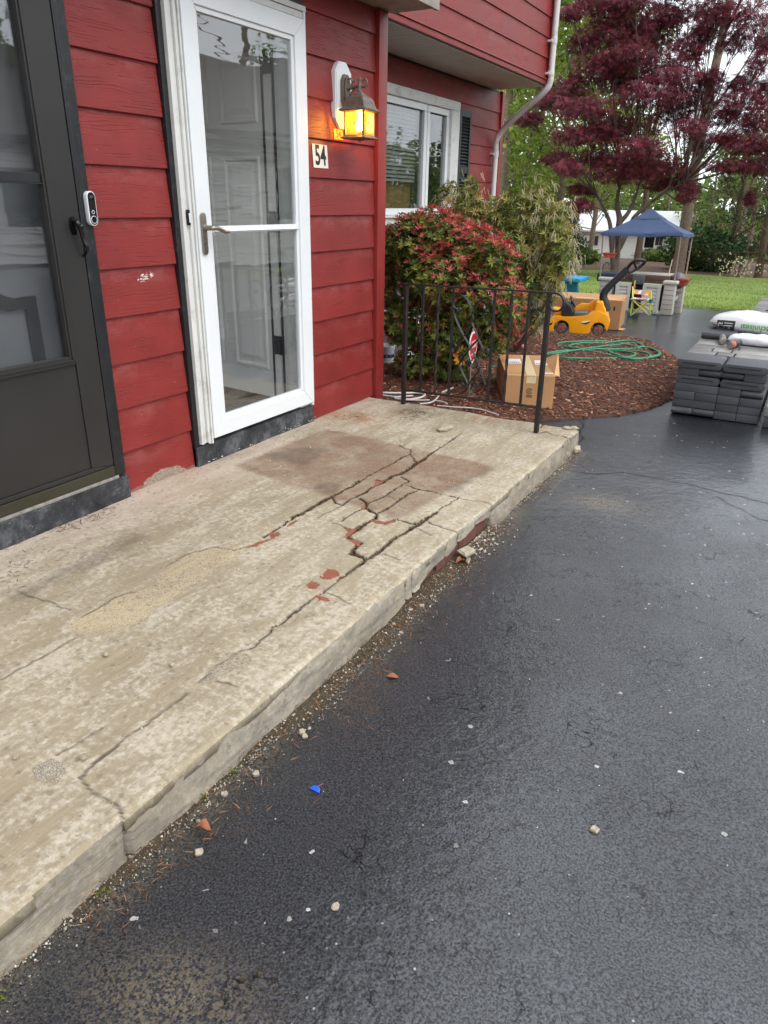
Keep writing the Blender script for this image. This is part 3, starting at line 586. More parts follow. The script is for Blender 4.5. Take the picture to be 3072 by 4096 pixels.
# ---------------------------------------------------------------- window on the far wall
def yz(f, x, y, X): P = PX(f(x, y), X); return P[1], P[2]
cy1, cz1 = yz(c5, 710, 850, XW+0.03); iy1, iz1 = yz(c5, 640, 910, XW+0.03); sb = yz(c6, 70, 440, XW+0.05)[1]; st_ = yz(c6, 70, 335, XW+0.03)[1]
wl = 5.05
b = MB(); b.box(XW-0.03, wl, iz1, XW+0.035, cy1, cz1); b.box(XW-0.03, iy1, st_, XW+0.035, cy1, iz1-0.001); b.box(XW-0.03, wl, sb, XW+0.035, cy1, sb+0.09)
b.box(XW-0.03, wl, st_, XW+0.036, wl+0.12, iz1-0.001); win = b.build('window', MAT['white_trim'], house, bevel=0.004)
b = MB(); b.box(XW-0.03, wl, sb+0.091, XW+0.06, cy1+0.02, st_-0.001); b.build('sill', MAT['white_trim'], win, bevel=0.004)
my = yz(c5, 437, 870, XW)[0]; sy1 = iy1-0.002
def sash(y0, y1, fw=0.062):
    b = MB(); z0, z1 = st_+0.002, iz1-0.002; x0, x1 = XW-0.05, XW+0.004
    b.box(x0, y0, z0, x1, y1, z0+fw); b.box(x0, y0, z1-fw, x1, y1, z1); b.box(x0, y0, z0+fw, x1, y0+fw, z1-fw); b.box(x0, y1-fw, z0+fw, x1, y1, z1-fw)
    b.build('sash', MAT['white_paint'], win, smooth=0, bevel=0.004)
    g = MB(); g.box(XW-0.03, y0+fw-0.004, z0+fw-0.004, XW-0.026, y1-fw+0.004, z1-fw+0.004); g.build('pane', MAT['glass_window'], win, smooth=0)
sash(wl+0.122, my-0.006); sash(my+0.006, sy1)
zb_ = yz(c5, 320, 1490, XW-0.1)[1]
for k in range(26):
    z = iz1-0.03-0.036*k
    if z < zb_: break
    b = MB(); b.add([(XW-0.10, wl+0.2, z), (XW-0.075, wl+0.2, z-0.030), (XW-0.075, my-0.09, z-0.030), (XW-0.10, my-0.09, z)], [(0, 1, 2, 3)]); b.build('blind_slat', MAT['blind'], win, smooth=0)
b = MB(); b.box(XW-0.15, wl+0.2, st_, XW-0.14, my-0.08, zb_+0.02); b.build('paper_sheet', MAT['paper_brown'], win, smooth=0)
b = MB(); b.box(XW-2.0, 4.6, 0.3, XW-1.95, 8.6, 2.6); b.box(XW-2.0, 8.6, 0.3, XW-0.26, 8.65, 2.6); b.box(XW-2.0, 4.5, 0.3, XW-0.26, 4.55, 2.6); b.box(XW-2.0, 4.5, 0.25, XW-0.26, 8.6, 0.3); b.box(XW-2, 4.5, 2.6, XW-0.26, 8.6, 2.65)
b.build('room', MAT['interior'], house, smooth=0)
# shutter with its louvres
s0, s1 = cy1+0.012, yz(c5, 805, 930, XW+0.03)[0]; zt = yz(c5, 750, 912, XW+0.03)[1]; zbm = sb-0.02
b = MB(); fw = 0.045; x0, x1 = XW+0.003, XW+0.034
b.box(x0, s0, zbm, x1, s0+fw, zt); b.box(x0, s1-fw, zbm, x1, s1, zt)
zm = zbm+(zt-zbm)*0.47
for z in (zbm, zm, zt-0.07): b.box(x0, s0+fw, z, x1-0.001, s1-fw, z+0.07)
b.box(x0, s0+fw, zbm, x0+0.004, s1-fw, zt); sh = b.build('shutter', MAT['shutter'], house, smooth=0, bevel=0.002)
b = MB(); b.add([(0, 0, 0), (0.022, 0, -0.024), (0.022, s1-s0-2*fw, -0.024), (0, s1-s0-2*fw, 0), (0, 0, -0.008), (0.020, 0, -0.030), (0.020, s1-s0-2*fw, -0.030), (0, s1-s0-2*fw, -0.008)],
    [(0, 1, 2, 3), (4, 7, 6, 5), (0, 4, 5, 1), (1, 5, 6, 2), (2, 6, 7, 3), (3, 7, 4, 0)])
sl0 = None
for z0, z1 in ((zbm+0.07, zm), (zm+0.07, zt-0.07)):
    z = z0+0.034
    while z < z1:
        if sl0 is None: sl0 = b.build('louvre', MAT['shutter'], sh, smooth=0, loc=(x0+0.006, s0+fw, z)); c = sl0
        else: c = sl0.copy(); COL.objects.link(c); c.location.z = z
        z += 0.034
# ---------------------------------------------------------------- white storm door
def ringframe(b, y0, y1, z0, z1, w, x0, x1):
    wl_, wr_, wb__, wt_ = w; g = 0.0006
    def pr(poly): b.prism(poly, x0, x1, 'x')
    pr([(y0, z0), (y1, z0), (y1-wr_, z0+wb__), (y0+wl_, z0+wb__)]); pr([(y0, z1), (y0+wl_, z1-wt_), (y1-wr_, z1-wt_), (y1, z1)])
    pr([(y0-g, z0+2*g), (y0+wl_-g, z0+wb__+g), (y0+wl_-g, z1-wt_-g), (y0-g, z1-2*g)]); pr([(y1+g, z0+2*g), (y1+g, z1-2*g), (y1-wr_+g, z1-wt_-g), (y1-wr_+g, z0+wb__+g)])
DX0, DX1 = 0.004, 0.040
b = MB(); ringframe(b, 2.732, 3.622, 0.258, 2.258, (0.083, 0.085, 0.083, 0.083), DX0, DX1)
door = b.build('storm_door', MAT['white_paint'], house, smooth=0, bevel=0.003); tag(door, 'white full glass storm door with a nickel lever')
b = MB(); ringframe(b, 2.815, 3.537, 0.341, 2.175, (0.022, 0.022, 0.022, 0.022), DX0, DX1-0.010); b.build('glazing_bead', MAT['white_paint'], door, smooth=0, bevel=0.003)
b = MB(); b.box(DX0+0.004, 2.836, 1.256, DX1+0.004, 3.516, 1.286); b.box(DX0+0.006, 2.836, 1.262, DX1+0.012, 3.516, 1.266); b.build('crossbar', MAT['white_paint'], door, smooth=0, bevel=0.002)
for z0, z1 in ((0.362, 1.257), (1.285, 2.154)):
    b = MB(); b.box(0.014, 2.834, z0, 0.018, 3.518, z1); b.build('glass_pane', MAT['glass'], door, smooth=0)
hp = [(2.762+0.017*math.cos(a), (1.330 if math.sin(a) > 0 else 1.178)+0.017*math.sin(a)) for a in np.linspace(0, 2*PI, 28, endpoint=False)]
b = MB(); b.prism(hp, DX1+0.001, DX1+0.011, 'x'); b.build('handle_plate', MAT['nickel'], door, bevel=0.002)
b = MB(); lv = [(DX1+0.010, 2.766, 1.281), (DX1+0.040, 2.766, 1.281), (DX1+0.056, 2.772, 1.281), (DX1+0.060, 2.800, 1.279), (DX1+0.058, 2.828, 1.270), (DX1+0.056, 2.855, 1.262), (DX1+0.055, 2.880, 1.262)]
b.tube(catmull(lv, 5), [0.012]*11+[0.0115]*5+[0.0095]*10+[0.007]*5, 10); b.lathe([(DX1+0.010, 0.016), (DX1+0.016, 0.016), (DX1+0.018, 0.012)], (0, 2.766, 1.281), 14, 'x'); b.build('lever', MAT['nickel'], door, smooth=50)
b = MB(); b.lathe([(DX1+0.010, 0.008), (DX1+0.015, 0.008)], (0, 2.763, 1.212), 12, 'x'); b.build('lock_cylinder', MAT['bronze'], door)
b = MB()
for y0, y1, xx in ((2.646, 2.668, 0.030), (2.670, 2.688, 0.022), (2.690, 2.703, 0.034), (2.705, 2.716, 0.026), (2.718, 2.728, 0.034)): b.box(-0.02, y0, 0.243 if y0 < 2.7 else 0.232, xx, y1, 2.316)
b.box(-0.02, 3.626, 0.236, 0.030, 3.645, 2.318); b.box(-0.02, 2.73, 2.262, 0.030, 3.624, 2.290); b.box(-0.02, 2.646, 2.293, 0.036, 3.645, 2.318)
b.build('door_frame', MAT['white_trim'], house, smooth=0, bevel=0.002)
for z in np.arange(0.26, 2.2, 0.205):
    b = MB(); b.box(0.030, 3.628, z, 0.0325, 3.643, z+0.203); b.build('hinge_segment', MAT['white_paint'], door, smooth=0, bevel=0.001)
b = MB(); b.box(0.030, 2.668, 1.293, 0.042, 2.684, 1.360); b.build('strike_cover', MAT['black_gloss'], house, bevel=0.003)
b = MB(); b.box(0.0422, 2.673, 1.305, 0.046, 2.680, 1.345); b.build('strike_latch', MAT['white_paint'], house, bevel=0.001)
b = MB(); b.box(-0.03, 2.614, 0.125, 0.012, 2.645, 2.34); b.box(-0.03, 2.614, 2.32, 0.014, 3.66, 2.345); b.box(-0.03, 3.6455, 0.13, -0.001, 3.650, 2.32); b.build('black_casing', MAT['black_trim'], house, smooth=0, bevel=0.003)
b = MB(); b.box(-0.12, 2.614, 0.10, 0.022, 3.646, 0.2335); b.build('door_sill', MAT['sill'], house, smooth=0, bevel=0.003)
# caulk flakes along the foot of the sill
b = MB()
for k in range(30):
    y = random.choice((2.70, 2.78, 2.95, 3.02, 3.33, 3.40, 3.47, 3.62))+random.gauss(0, 0.03); s = random.uniform(0.002, 0.006); z = 0.134+random.random()*0.022*(1 if y > 3.2 else 0.5); x = 0.023+random.random()*0.006
    b.add([(x, y, z), (x+s*0.4, y+s, z+s*0.3), (x+0.3*s, y+s*0.8, z+s), (x, y-s*0.2, z+s*0.8)], [(0, 1, 2, 3)])
tag(b.build('caulk_flakes', MAT['white_letter'], house, smooth=0), kind='stuff')
# hall behind it with the white panelled door standing open
b = MB(); b.box(-2.6, 2.0, 0.20, -0.10, 4.30, 0.262); hf = b.build('hall_floor', MAT['interior_dark'], house, smooth=0)
tile = MB(); tile.box(0, 0, 0, 0.195, 0.095, 0.004); t0 = None
for r_ in range(8):
    for k in range(8):
        x, y = -1.0+0.2*(k % 5)-(0.1 if r_ % 2 else 0), 2.66+0.1*r_+0.0
        if k > 4: continue
        if t0 is None: t0 = tile.build('floor_tile', plain('dark hall tile', lin(74, 70, 66), 0.45, 0.25, 9), hf, smooth=0, bevel=0.002, loc=(x, y, 0.2625)); continue
        c = t0.copy(); COL.objects.link(c); c.location = (x, y, 0.2625)
b = MB(); b.box(-2.6, 4.0, 0.2, -0.3, 4.05, 2.5); b.box(-2.65, 2.0, 2.45, -0.3, 4.05, 2.5); b.build('hall', MAT['interior'], house, smooth=0)
b = MB(); b.box(-0.12, 3.545, 0.234, 0.002, 3.640, 2.30); b.box(-0.12, 2.66, 0.234, 0.002, 2.72, 2.30); b.build('door_jamb', MAT['white_trim'], house, smooth=0)
ha = math.radians(7)
idr = MB(); idr.box(-0.90, 0.0, 0.0, 0.0, 0.044, 2.0); inner = idr.build('inner_door', MAT['inner_door'], house, smooth=0, bevel=0.002, loc=(-0.125, 3.53, 0.272)); inner.rotation_euler.z = -ha
for x0, x1 in ((-0.80, -0.50), (-0.40, -0.10)):
    for z0, z1 in ((0.17, 1.36), (1.52, 1.86)):
        b = MB(); d = 0.035
        for a, bb, hgt in ((0.0, 0.022, -0.006), (0.022, 0.075, 0.006)):
            pass
        P = [(x0, z0), (x1, z0), (x1, z1), (x0, z1)]; ins = lambda k: [(x0+k, z0+k), (x1-k, z0+k), (x1-k, z1-k), (x0+k, z1-k)]
        rings = [(ins(0), 0.0), (ins(0.008), -0.010), (ins(0.02), -0.010), (ins(0.032), 0.004), (ins(0.075), -0.008)]
        vs = []; fs = []
        for pl_, yo in rings: vs += [(p[0], yo-0.0005, p[1]) for p in pl_]
        for r2 in range(4):
            for k in range(4): fs.append((r2*4+k, r2*4+(k+1) % 4, r2*4+4+(k+1) % 4, r2*4+4+k))
        fs.append((16, 17, 18, 19)); b.add(vs, fs); b.build('door_panel', MAT['inner_door'], inner, smooth=0)
for z in (0.33, 1.02, 1.80):
    b = MB(); b.box(-0.055, -0.006, z-0.055, 0.030, -0.0005, z+0.055); b.lathe([(z-0.055, 0.007), (z+0.055, 0.007)], (0.004, -0.009, 0), 8); b.build('hinge', MAT['black_trim'], inner, smooth=0)
b = MB(); b.box(-0.066, -0.004, 0.0, -0.052, 0.0, 2.0); b.box(0.016, -0.004, -0.02, 0.028, 0.004, 2.02); b.build('weatherstrip', MAT['gasket'], inner, smooth=0)
# ---------------------------------------------------------------- black storm door
BX = 0.012
b = MB(); ringframe(b, 1.215, 2.084, 0.30, 2.28, (0.115, 0.115, 0.02, 0.12), BX-0.02, BX+0.016); b.box(BX-0.018, 1.33, 0.32, BX+0.010, 1.969, 0.79)
bdoor = b.build('storm_door', MAT['black_paint'], house, smooth=0, bevel=0.003); tag(bdoor, 'black storm door with a two part glass and solid lower panel')
b = MB(); ringframe(b, 1.315, 1.969, 0.775, 2.16, (0.03, 0.03, 0.034, 0.03), BX-0.01, BX+0.022); ringframe(b, 1.33, 1.954, 0.79, 2.145, (0.006, 0.006, 0.006, 0.006), BX-0.01, BX+0.028); b.build('glazing_bead', MAT['black_paint'], bdoor, smooth=0, bevel=0.0015)
b = MB(); b.box(BX-0.008, 1.345, 1.452, BX+0.012, 1.939, 1.486); b.box(BX-0.006, 1.345, 1.447, BX+0.020, 1.939, 1.4515); b.build('crossbar', MAT['gasket'], bdoor, smooth=0, bevel=0.002)
for z0, z1 in ((0.807, 1.447), (1.486, 2.132)):
    b = MB(); b.box(BX-0.004, 1.34, z0, BX, 1.944, z1); b.build('glass_pane', MAT['glass_dark'], bdoor, smooth=0)
b = MB(); b.box(BX-0.02, 1.215, 0.252, BX+0.020, 2.084, 0.298); b.build('kick_rail', MAT['bronze_sill'], bdoor, smooth=0, bevel=0.003)
b = MB(); b.tube(catmull([(BX+0.02, 2.045, 1.318), (BX+0.045, 2.047, 1.315), (BX+0.050, 2.054, 1.290), (BX+0.045, 2.064, 1.255), (BX+0.050, 2.074, 1.215), (BX+0.02, 2.078, 1.190)], 5), [0.010]*8+[0.008]*12+[0.006]*6, 8)
b.prism([(2.045+0.013*math.cos(a), 1.302+0.034*math.sin(a)) for a in np.linspace(0, 2*PI, 20, endpoint=False)], BX+0.016, BX+0.030, 'x'); b.ball((BX+0.055, 2.056, 1.300), 0.011); b.build('pull_handle', MAT['black_gloss'], bdoor, smooth=50)
b = MB(); b.box(-0.03, 2.088, 0.243, 0.030, 2.106, 2.36); b.box(-0.03, 2.108, 0.243, 0.024, 2.151, 2.36); b.box(-0.03, 1.10, 0.243, 0.024, 1.21, 2.36); b.box(-0.03, 1.211, 2.285, 0.024, 2.087, 2.36); b.build('black_casing', MAT['black_trim'], house, smooth=0, bevel=0.004)
b = MB(); b.box(-0.12, 1.10, 0.10, 0.040, 2.150, 0.236); b.build('door_sill', MAT['sill'], house, smooth=0, bevel=0.004)
b = MB(); b.box(-0.02, 1.18, 0.2365, 0.036, 2.10, 0.2505); b.build('threshold', plain('worn aluminium', lin(168, 164, 158), 0.4, 0.3, 30, metal=0.6), house, smooth=0, bevel=0.002)
# inner door behind it: pale, with dark shaped mouldings
b = MB(); b.box(-0.14, 1.2, 0.25, -0.10, 2.10, 2.30); idb = b.build('inner_door', plain('grey inner door', lin(128, 130, 134), 0.5, 0.12, 3), house, smooth=0)
ix = -0.096; fy1 = PX(c2(290, 600), ix)[1]; fzt = PX(c2(255, 300), ix)[2]; fzb = PX(c2(320, 800), ix)[2]-0.12
def arch(y0, y1, z0, z1, w, up=True):
    out = [(y0, z0), (y1, z0), (y1, z1-0.03)]; n = 14
    for k in range(n+1):
        t = k/n; y = y1-(y1-y0)*t; out.append((y, z1-0.03+0.045*math.sin(PI*t)+0.012*math.cos(6*PI*t)))
    out.append((y0, z1-0.03)); return out
for y0, y1, z0, z1 in ((1.33, fy1, fzb, fzt), (1.33, fy1-0.10, fzt+0.30, 2.1)):
    o_ = arch(y0, y1, z0, z1, 0.05); cy_ = (y0+y1)/2; cz_ = (z0+z1)/2
    kx = 1-0.10/(y1-y0); kz = 1-0.10/(z1-z0); i_ = [(cy_+(y-cy_)*kx, cz_+(z-cz_)*kz) for y, z in o_]; n = len(o_)
    b = MB(); vs = [(ix, *p) for p in o_]+[(ix+0.014, *p) for p in o_]+[(ix+0.014, *p) for p in i_]+[(ix, *p) for p in i_]; fs = []
    for r2 in range(3):
        for k in range(n): fs.append((r2*n+k, r2*n+(k+1) % n, (r2+1)*n+(k+1) % n, (r2+1)*n+k))
    b.add(vs, fs); b.build('panel_moulding', MAT['black_trim'], idb, smooth=0)
b = MB(); b.box(ix-0.002, 1.24, 1.55, ix+0.006, 1.86, 2.2); b.build('dark_panel', MAT['gasket'], idb, smooth=0)
# ================================================================ STOOP
stoop = thing('concrete_stoop', 'long low cracked concrete stoop with exposed brick in front of the doors', 'stoop', (0, 0, 0))
spz = lambda f, pts: [tuple(PZ(f(*q), 0.13)[:2]) for q in pts]
SB = crop(700, 1500, 0.9759)
CR = []
def crk(f, pts, w, w2=None): w = w*0.78 if w > 0.0036 else -0.0012; CR.append((spz(f, pts), w, w if w2 is None else w2))
crk(sD, [(700,95),(760,75),(830,50)], 0.004); crk(sA, [(-120,1370),(0,1290),(110,1210),(200,1140)], 0.008); crk(sA, [(200,1140),(320,1090),(430,1020),(540,960),(640,910)], 0.013); crk(sA, [(640,910),(760,850),(860,790),(940,745)], 0.011)
crk(sA, [(940,745),(1030,690),(1160,620),(1280,560),(1400,490),(1490,440)], 0.005); crk(sA, [(1490,440),(1500,395),(1430,385),(1360,350)], 0.004); crk(sA, [(1490,440),(1530,490),(1560,530)], 0.004)
crk(sB, [(540,290),(460,345),(370,400)], 0.004); crk(sB, [(370,400),(310,440),(250,470),(215,505)], 0.008); crk(sB, [(225,500),(150,540),(90,590),(0,645)], 0.017)
crk(sA, [(1400,660),(1300,690),(1180,770)], 0.014); crk(sA, [(1180,770),(1060,830),(1000,870),(930,905),(880,925)], 0.008); crk(sA, [(880,925),(800,960),(740,1015),(660,985),(640,930)], 0.007)
crk(sA, [(930,940),(1010,985),(1000,1040),(1060,1085),(1130,1105),(1100,1165)], 0.010); crk(sA, [(740,1015),(660,1060),(560,1110),(480,1160)], 0.003); crk(sA, [(990,1045),(900,1085),(800,1140),(730,1190)], 0.004)
crk(sA, [(620,1215),(700,1225),(760,1260)], 0.003)
crk(sA, [(1100,1165),(1060,1185),(960,1250),(880,1300),(800,1350)], 0.010); crk(sC, [(600,310),(560,340),(500,400)], 0.013); crk(sC, [(500,400),(545,430),(610,455)], 0.010); crk(sC, [(610,455),(560,490),(530,540),(620,570),(650,600)], 0.009)
crk(sA, [(1010,990),(1120,960),(1240,890),(1350,820),(1490,745),(1400,700)], 0.005); crk(sA, [(1130,1105),(1210,1070),(1290,1010),(1350,965)], 0.008); crk(sA, [(1350,965),(1440,905),(1570,845)], 0.004); crk(sA, [(1230,915),(1290,925),(1350,965)], 0.003)
crk(sA, [(1460,795),(1570,830),(1680,855)], 0.006); crk(sB, [(160,775),(300,805),(400,830),(510,855)], 0.006); crk(sB, [(510,855),(600,870),(780,895),(840,915)], 0.0035)
crk(sC, [(715,275),(800,290),(880,272),(900,250),(960,265),(1030,290),(1100,280)], 0.008)
crk(sC, [(1410,75),(1330,130),(1240,185)], 0.005); crk(sC, [(1240,185),(1150,245)], 0.010); crk(sC, [(1150,245),(1050,315),(1000,345)], 0.014); crk(sC, [(1000,345),(900,410),(840,455),(780,500),(720,545),(660,590)], 0.008); crk(sC, [(660,590),(600,630),(520,690),(440,745)], 0.009)
crk(sC, [(440,745),(330,835),(250,880),(120,970),(0,1060)], 0.004); crk(sD, [(1210,600),(1090,690),(1000,750),(900,840),(820,900)], 0.004); crk(sD, [(820,900),(740,930),(640,990),(560,1040),(480,1110),(400,1180)], 0.003)
crk(sE, [(1560,960),(1440,1040),(1330,1140),(1170,1240),(1080,1310),(960,1390),(880,1460)], 0.0032); crk(sE, [(880,1460),(780,1530),(690,1640)], 0.003); crk(sG, [(590,60),(480,150),(400,210),(370,240)], 0.003)
crk(sC, [(1150,260),(1230,300),(1300,330),(1450,368)], 0.004); crk(sC, [(1070,330),(1200,385)], 0.003); crk(sC, [(700,560),(800,535),(930,585)], 0.003); crk(sC, [(330,865),(400,890),(515,948)], 0.0035)
crk(sG, [(370,240),(470,330),(540,360),(596,436)], 0.0035); crk(sD, [(540,1170),(640,1200),(740,1240)], 0.003)
crk(sB, [(1215,290),(1290,270),(1340,295),(1420,305),(1492,328)], 0.005); crk(sB, [(1235,240),(1275,200)], 0.006)
crk(sE, [(160,130),(260,170),(390,210),(480,250),(590,280)], 0.003); crk(sE, [(0,870),(120,800),(300,700),(480,600),(620,520)], 0.0025); crk(sE, [(590,1410),(720,1320),(840,1240)], 0.0022); crk(sE, [(480,1480),(600,1400)], 0.0022)
crk(sD, [(130,230),(300,130),(520,72),(700,95)], 0.003); crk(sE, [(690,330),(850,240),(960,170),(1130,130)], 0.0025)
SANDP = [spz(sD, [(140,230),(300,130),(520,70),(700,70),(820,75),(700,170),(560,250),(440,330),(280,380),(100,480),(0,560),(0,420)]),
         spz(sE, [(1659,-40),(1640,50),(1480,150),(1280,290),(1150,400),(900,470),(640,500),(560,410),(690,330),(850,240),(960,170),(1130,130),(1390,70),(1500,-60)]),
         spz(sE, [(270,1590),(430,1500),(520,1540),(540,1620),(480,1700),(300,1680)]), spz(sD, [(480,1110),(600,1010),(740,925),(840,960),(840,1010),(700,1080),(560,1150),(430,1190)])]
BRK = [spz(sC, p) for p in ([(145,800),(195,765),(265,795),(240,830),(170,840)], [(260,730),(330,670),(400,680),(430,725),(350,755),(300,755)], [(245,890),(290,885),(350,920),(330,935),(260,925)],
      [(450,322),(560,335),(520,375),(440,410),(500,360)], [(465,412),(600,435),(585,472),(550,452)], [(700,262),(790,278),(885,258),(872,288),(770,298),(720,290)])]
BRK += [spz(sD, [(800,72),(860,38),(1040,-5),(1000,22),(900,62),(820,80)]), spz(sA, [(110,1245),(270,1150),(255,1192),(150,1250)]), spz(sA, [(-60,1330),(60,1300),(70,1330),(-40,1400)]), spz(sA, [(1105,730),(1185,752),(1110,795)]), spz(sA, [(940,1045),(985,1015),(1000,1030),(960,1062)])]
MATP = spz(SB, [(590,210),(225,355),(880,560),(1245,352)])
DARK = [spz(sA, p) for p in ([(-60,450),(120,420),(330,380),(600,395),(450,510),(300,585),(180,560),(40,515),(-60,520)], [(430,800),(560,760),(760,790),(620,900),(540,870)])]+[spz(sB, [(400,770),(600,690),(800,590),(850,585),(640,720),(480,830)])]
STRK = spz(sF, [(180,770),(420,660),(760,500),(1130,320)])
HS = 0.006; gx = np.arange(0.0, 1.512, HS); gy = np.arange(-0.7, 4.41, HS)
CX, CY = np.meshgrid((gx[:-1]+gx[1:])/2, (gy[:-1]+gy[1:])/2)
wxn = (fbm(CX*30, CY*30, 3, 71)-0.5)*0.022; wyn = (fbm(CX*30, CY*30, 3, 75)-0.5)*0.022
def dcrack(X, Y, wx_, wy_):
    D = np.full(X.shape, 1e3)
    for ln, w, _ in CR:
        a = np.array(ln); bb = (a[:, 0].min()-0.12, a[:, 0].max()+0.12, a[:, 1].min()-0.12, a[:, 1].max()+0.12)
        m = (X > bb[0]) & (X < bb[1]) & (Y > bb[2]) & (Y < bb[3])
        if m.any(): D[m] = np.minimum(D[m], segdist(X[m]+wx_[m], Y[m]+wy_[m], ln)-w)
    return D
xe = lambda Y: 1.498+(fbm(Y*3, Y*0+0.5, 4, 41)-0.5)*0.014
ye = lambda X: 4.380+(fbm(X*4, X*0+0.5, 3, 43)-0.5)*0.05
DC = dcrack(CX, CY, wxn, wyn)
keep = (DC > 0) & (CX < xe(CY)) & (CY < ye(CX))
for p in BRK: keep &= ~inpoly(CX+wxn, CY+wyn, p)
ny, nx = keep.shape; lab = np.zeros((ny, nx), int); nl = 0
for sy, sx in zip(*np.nonzero(keep)):
    if lab[sy, sx]: continue
    nl += 1; st = [(sy, sx)]; lab[sy, sx] = nl
    while st:
        a, c = st.pop()
        for aa, cc in ((a+1, c), (a-1, c), (a, c+1), (a, c-1)):
            if 0 <= aa < ny and 0 <= cc < nx and keep[aa, cc] and not lab[aa, cc]: lab[aa, cc] = nl; st.append((aa, cc))
VX, VY = np.meshgrid(gx, gy); wx2 = (fbm(VX*30, VY*30, 3, 71)-0.5)*0.022; wy2 = (fbm(VX*30, VY*30, 3, 75)-0.5)*0.022
DV = dcrack(VX, VY, wx2, wy2)
sand = np.zeros(VX.shape); 
for p in SANDP: sand = np.maximum(sand, inpoly(VX+wx2*2, VY+wy2*2, p)*0.95)
sand_core = sand
for _ in range(9): sand = (sand+np.roll(sand, 1, 0)+np.roll(sand, -1, 0)+np.roll(sand, 1, 1)+np.roll(sand, -1, 1))/5
def blur(a, k=2):
    for _ in range(k): a = (a+np.roll(a, 1, 0)+np.roll(a, -1, 0)+np.roll(a, 1, 1)+np.roll(a, -1, 1))/5
    return a
matm = blur(inpoly(VX+wx2*2.2, VY+wy2*2.2, MATP).astype(float), 9); dark = np.zeros(VX.shape)
for p in DARK: dark = np.maximum(dark, inpoly(VX+wx2*3, VY+wy2*3, p)*1.0)
dark = blur(dark, 10); dark = np.maximum(dark, np.clip(1-segdist(VX+wx2*2, VY+wy2*2, STRK)/0.07, 0, 1)*0.95)*(0.25+0.75*fbm(VX*12, VY*5, 3, 66))
pink = np.clip(0.75-VX/0.55, 0, 1)*(0.35+0.65*(VY < 3.2))*(0.5+fbm(VX*5, VY*5, 3, 61)*0.7)
rp = PZ(sA(830, 40), 0.13)[:2]; rust = np.exp(-((VX-rp[0])/0.20)**2-((VY-rp[1])/0.10)**2)
for q in ((790,170),(1260,240),(250,70),(690,160)): r_ = PZ(sB(*q), 0.13)[:2]; rust = np.maximum(rust, 0.8*np.exp(-((VX-r_[0])/0.05)**2-((VY-r_[1])/0.05)**2))
dirt = np.clip(1-DV/0.0065, 0, 1)*0.8*np.clip(fbm(VX*7, VY*7, 3, 91)*2.2-0.4, 0, 1); DH = np.full(VX.shape, 1e3)
for ln, w_, _ in CR:
    if w_ < 0:
        a_ = np.array(ln); m_ = (VX > a_[:, 0].min()-0.03) & (VX < a_[:, 0].max()+0.03) & (VY > a_[:, 1].min()-0.03) & (VY < a_[:, 1].max()+0.03)
        if m_.any(): DH[m_] = np.minimum(DH[m_], segdist(VX[m_]+wx2[m_]*0.7, VY[m_]+wy2[m_]*0.7, ln))
dirt = np.maximum(dirt, np.clip(1.25-DH/0.0045, 0, 1)*0.85); dirt = np.maximum(dirt, np.clip(1-VX/0.03, 0, 1)*0.25)
lowp = np.clip((fbm(VX*3.1+4, VY*3.1, 4, 81)-0.56)*14, 0, 1)*0.0025
ZV = 0.130-0.012*VX/1.5*0.5+(fbm(VX*4, VY*4, 4, 85)-0.5)*0.006-np.clip(1-DV/0.007, 0, 1)**2*0.0045-sand*0.005*fbm(VX*20, VY*20, 2, 5)-lowp
ZV -= np.clip(1-(xe(VY)-VX)/0.014, 0, 1)**2*0.008; ZV -= np.clip(1-(ye(VX)-VY)/0.02, 0, 1)**2*0.010
top_attr = {'sand': sand, 'mat': matm, 'dark': dark, 'pink': pink, 'rust': rust, 'dirt': dirt}
sizes = np.bincount(lab.ravel()); vid = np.arange(VX.size).reshape(VX.shape)
def slab(ls, name, drop):
    m = np.isin(lab, ls); iy, ix_ = np.nonzero(m); q = np.stack([vid[iy, ix_], vid[iy, ix_+1], vid[iy+1, ix_+1], vid[iy+1, ix_]], 1)
    used, inv = np.unique(q, return_inverse=True); F = inv.reshape(q.shape)
    cx0, cy0 = VX.ravel()[used].mean(), VY.ravel()[used].mean(); area = len(iy)*HS*HS
    tl = np.random.default_rng(int(len(iy))); off = 0 if area > 0.4 else tl.uniform(-0.006, 0.002); ta, tb = (tl.uniform(-0.02, 0.02, 2) if area < 0.2 else (0, 0))
    z = ZV.ravel()[used]+off+ta*(VX.ravel()[used]-cx0)+tb*(VY.ravel()[used]-cy0)
    V = np.stack([VX.ravel()[used], VY.ravel()[used], z], 1); mp = np.pad(m, 1); E = []
    for (dy, dx), (a, bq) in (((-1, 0), (0, 1)), ((0, 1), (1, 2)), ((1, 0), (2, 3)), ((0, -1), (3, 0))):
        sel = ~mp[iy+1+dy, ix_+1+dx]; E.append(np.stack([F[sel, a], F[sel, bq]], 1))
    E = np.concatenate(E); bv, binv = np.unique(E, return_inverse=True); bi = binv.reshape(E.shape)+len(V)
    V2 = V[bv].copy(); V2[:, 2] = 0.13-drop; S = np.stack([E[:, 1], E[:, 0], bi[:, 0], bi[:, 1]], 1)
    at = {k: np.r_[a.ravel()[used], a.ravel()[used][bv]] for k, a in top_attr.items()}; at['dirt'][len(V):] = 0.9
    me = npmesh(name, np.r_[V, V2], np.r_[F, S], at); o = link(name, me, MAT['concrete'], stoop, smooth=50)
    return o
big = [k for k in range(1, nl+1) if sizes[k] > 60]; small = [k for k in range(1, nl+1) if 0 < sizes[k] <= 60]
for k in big: slab([k], 'slab_piece', 0.045)
if small: tag(slab(small, 'slab_crumbs', 0.03), kind='stuff')
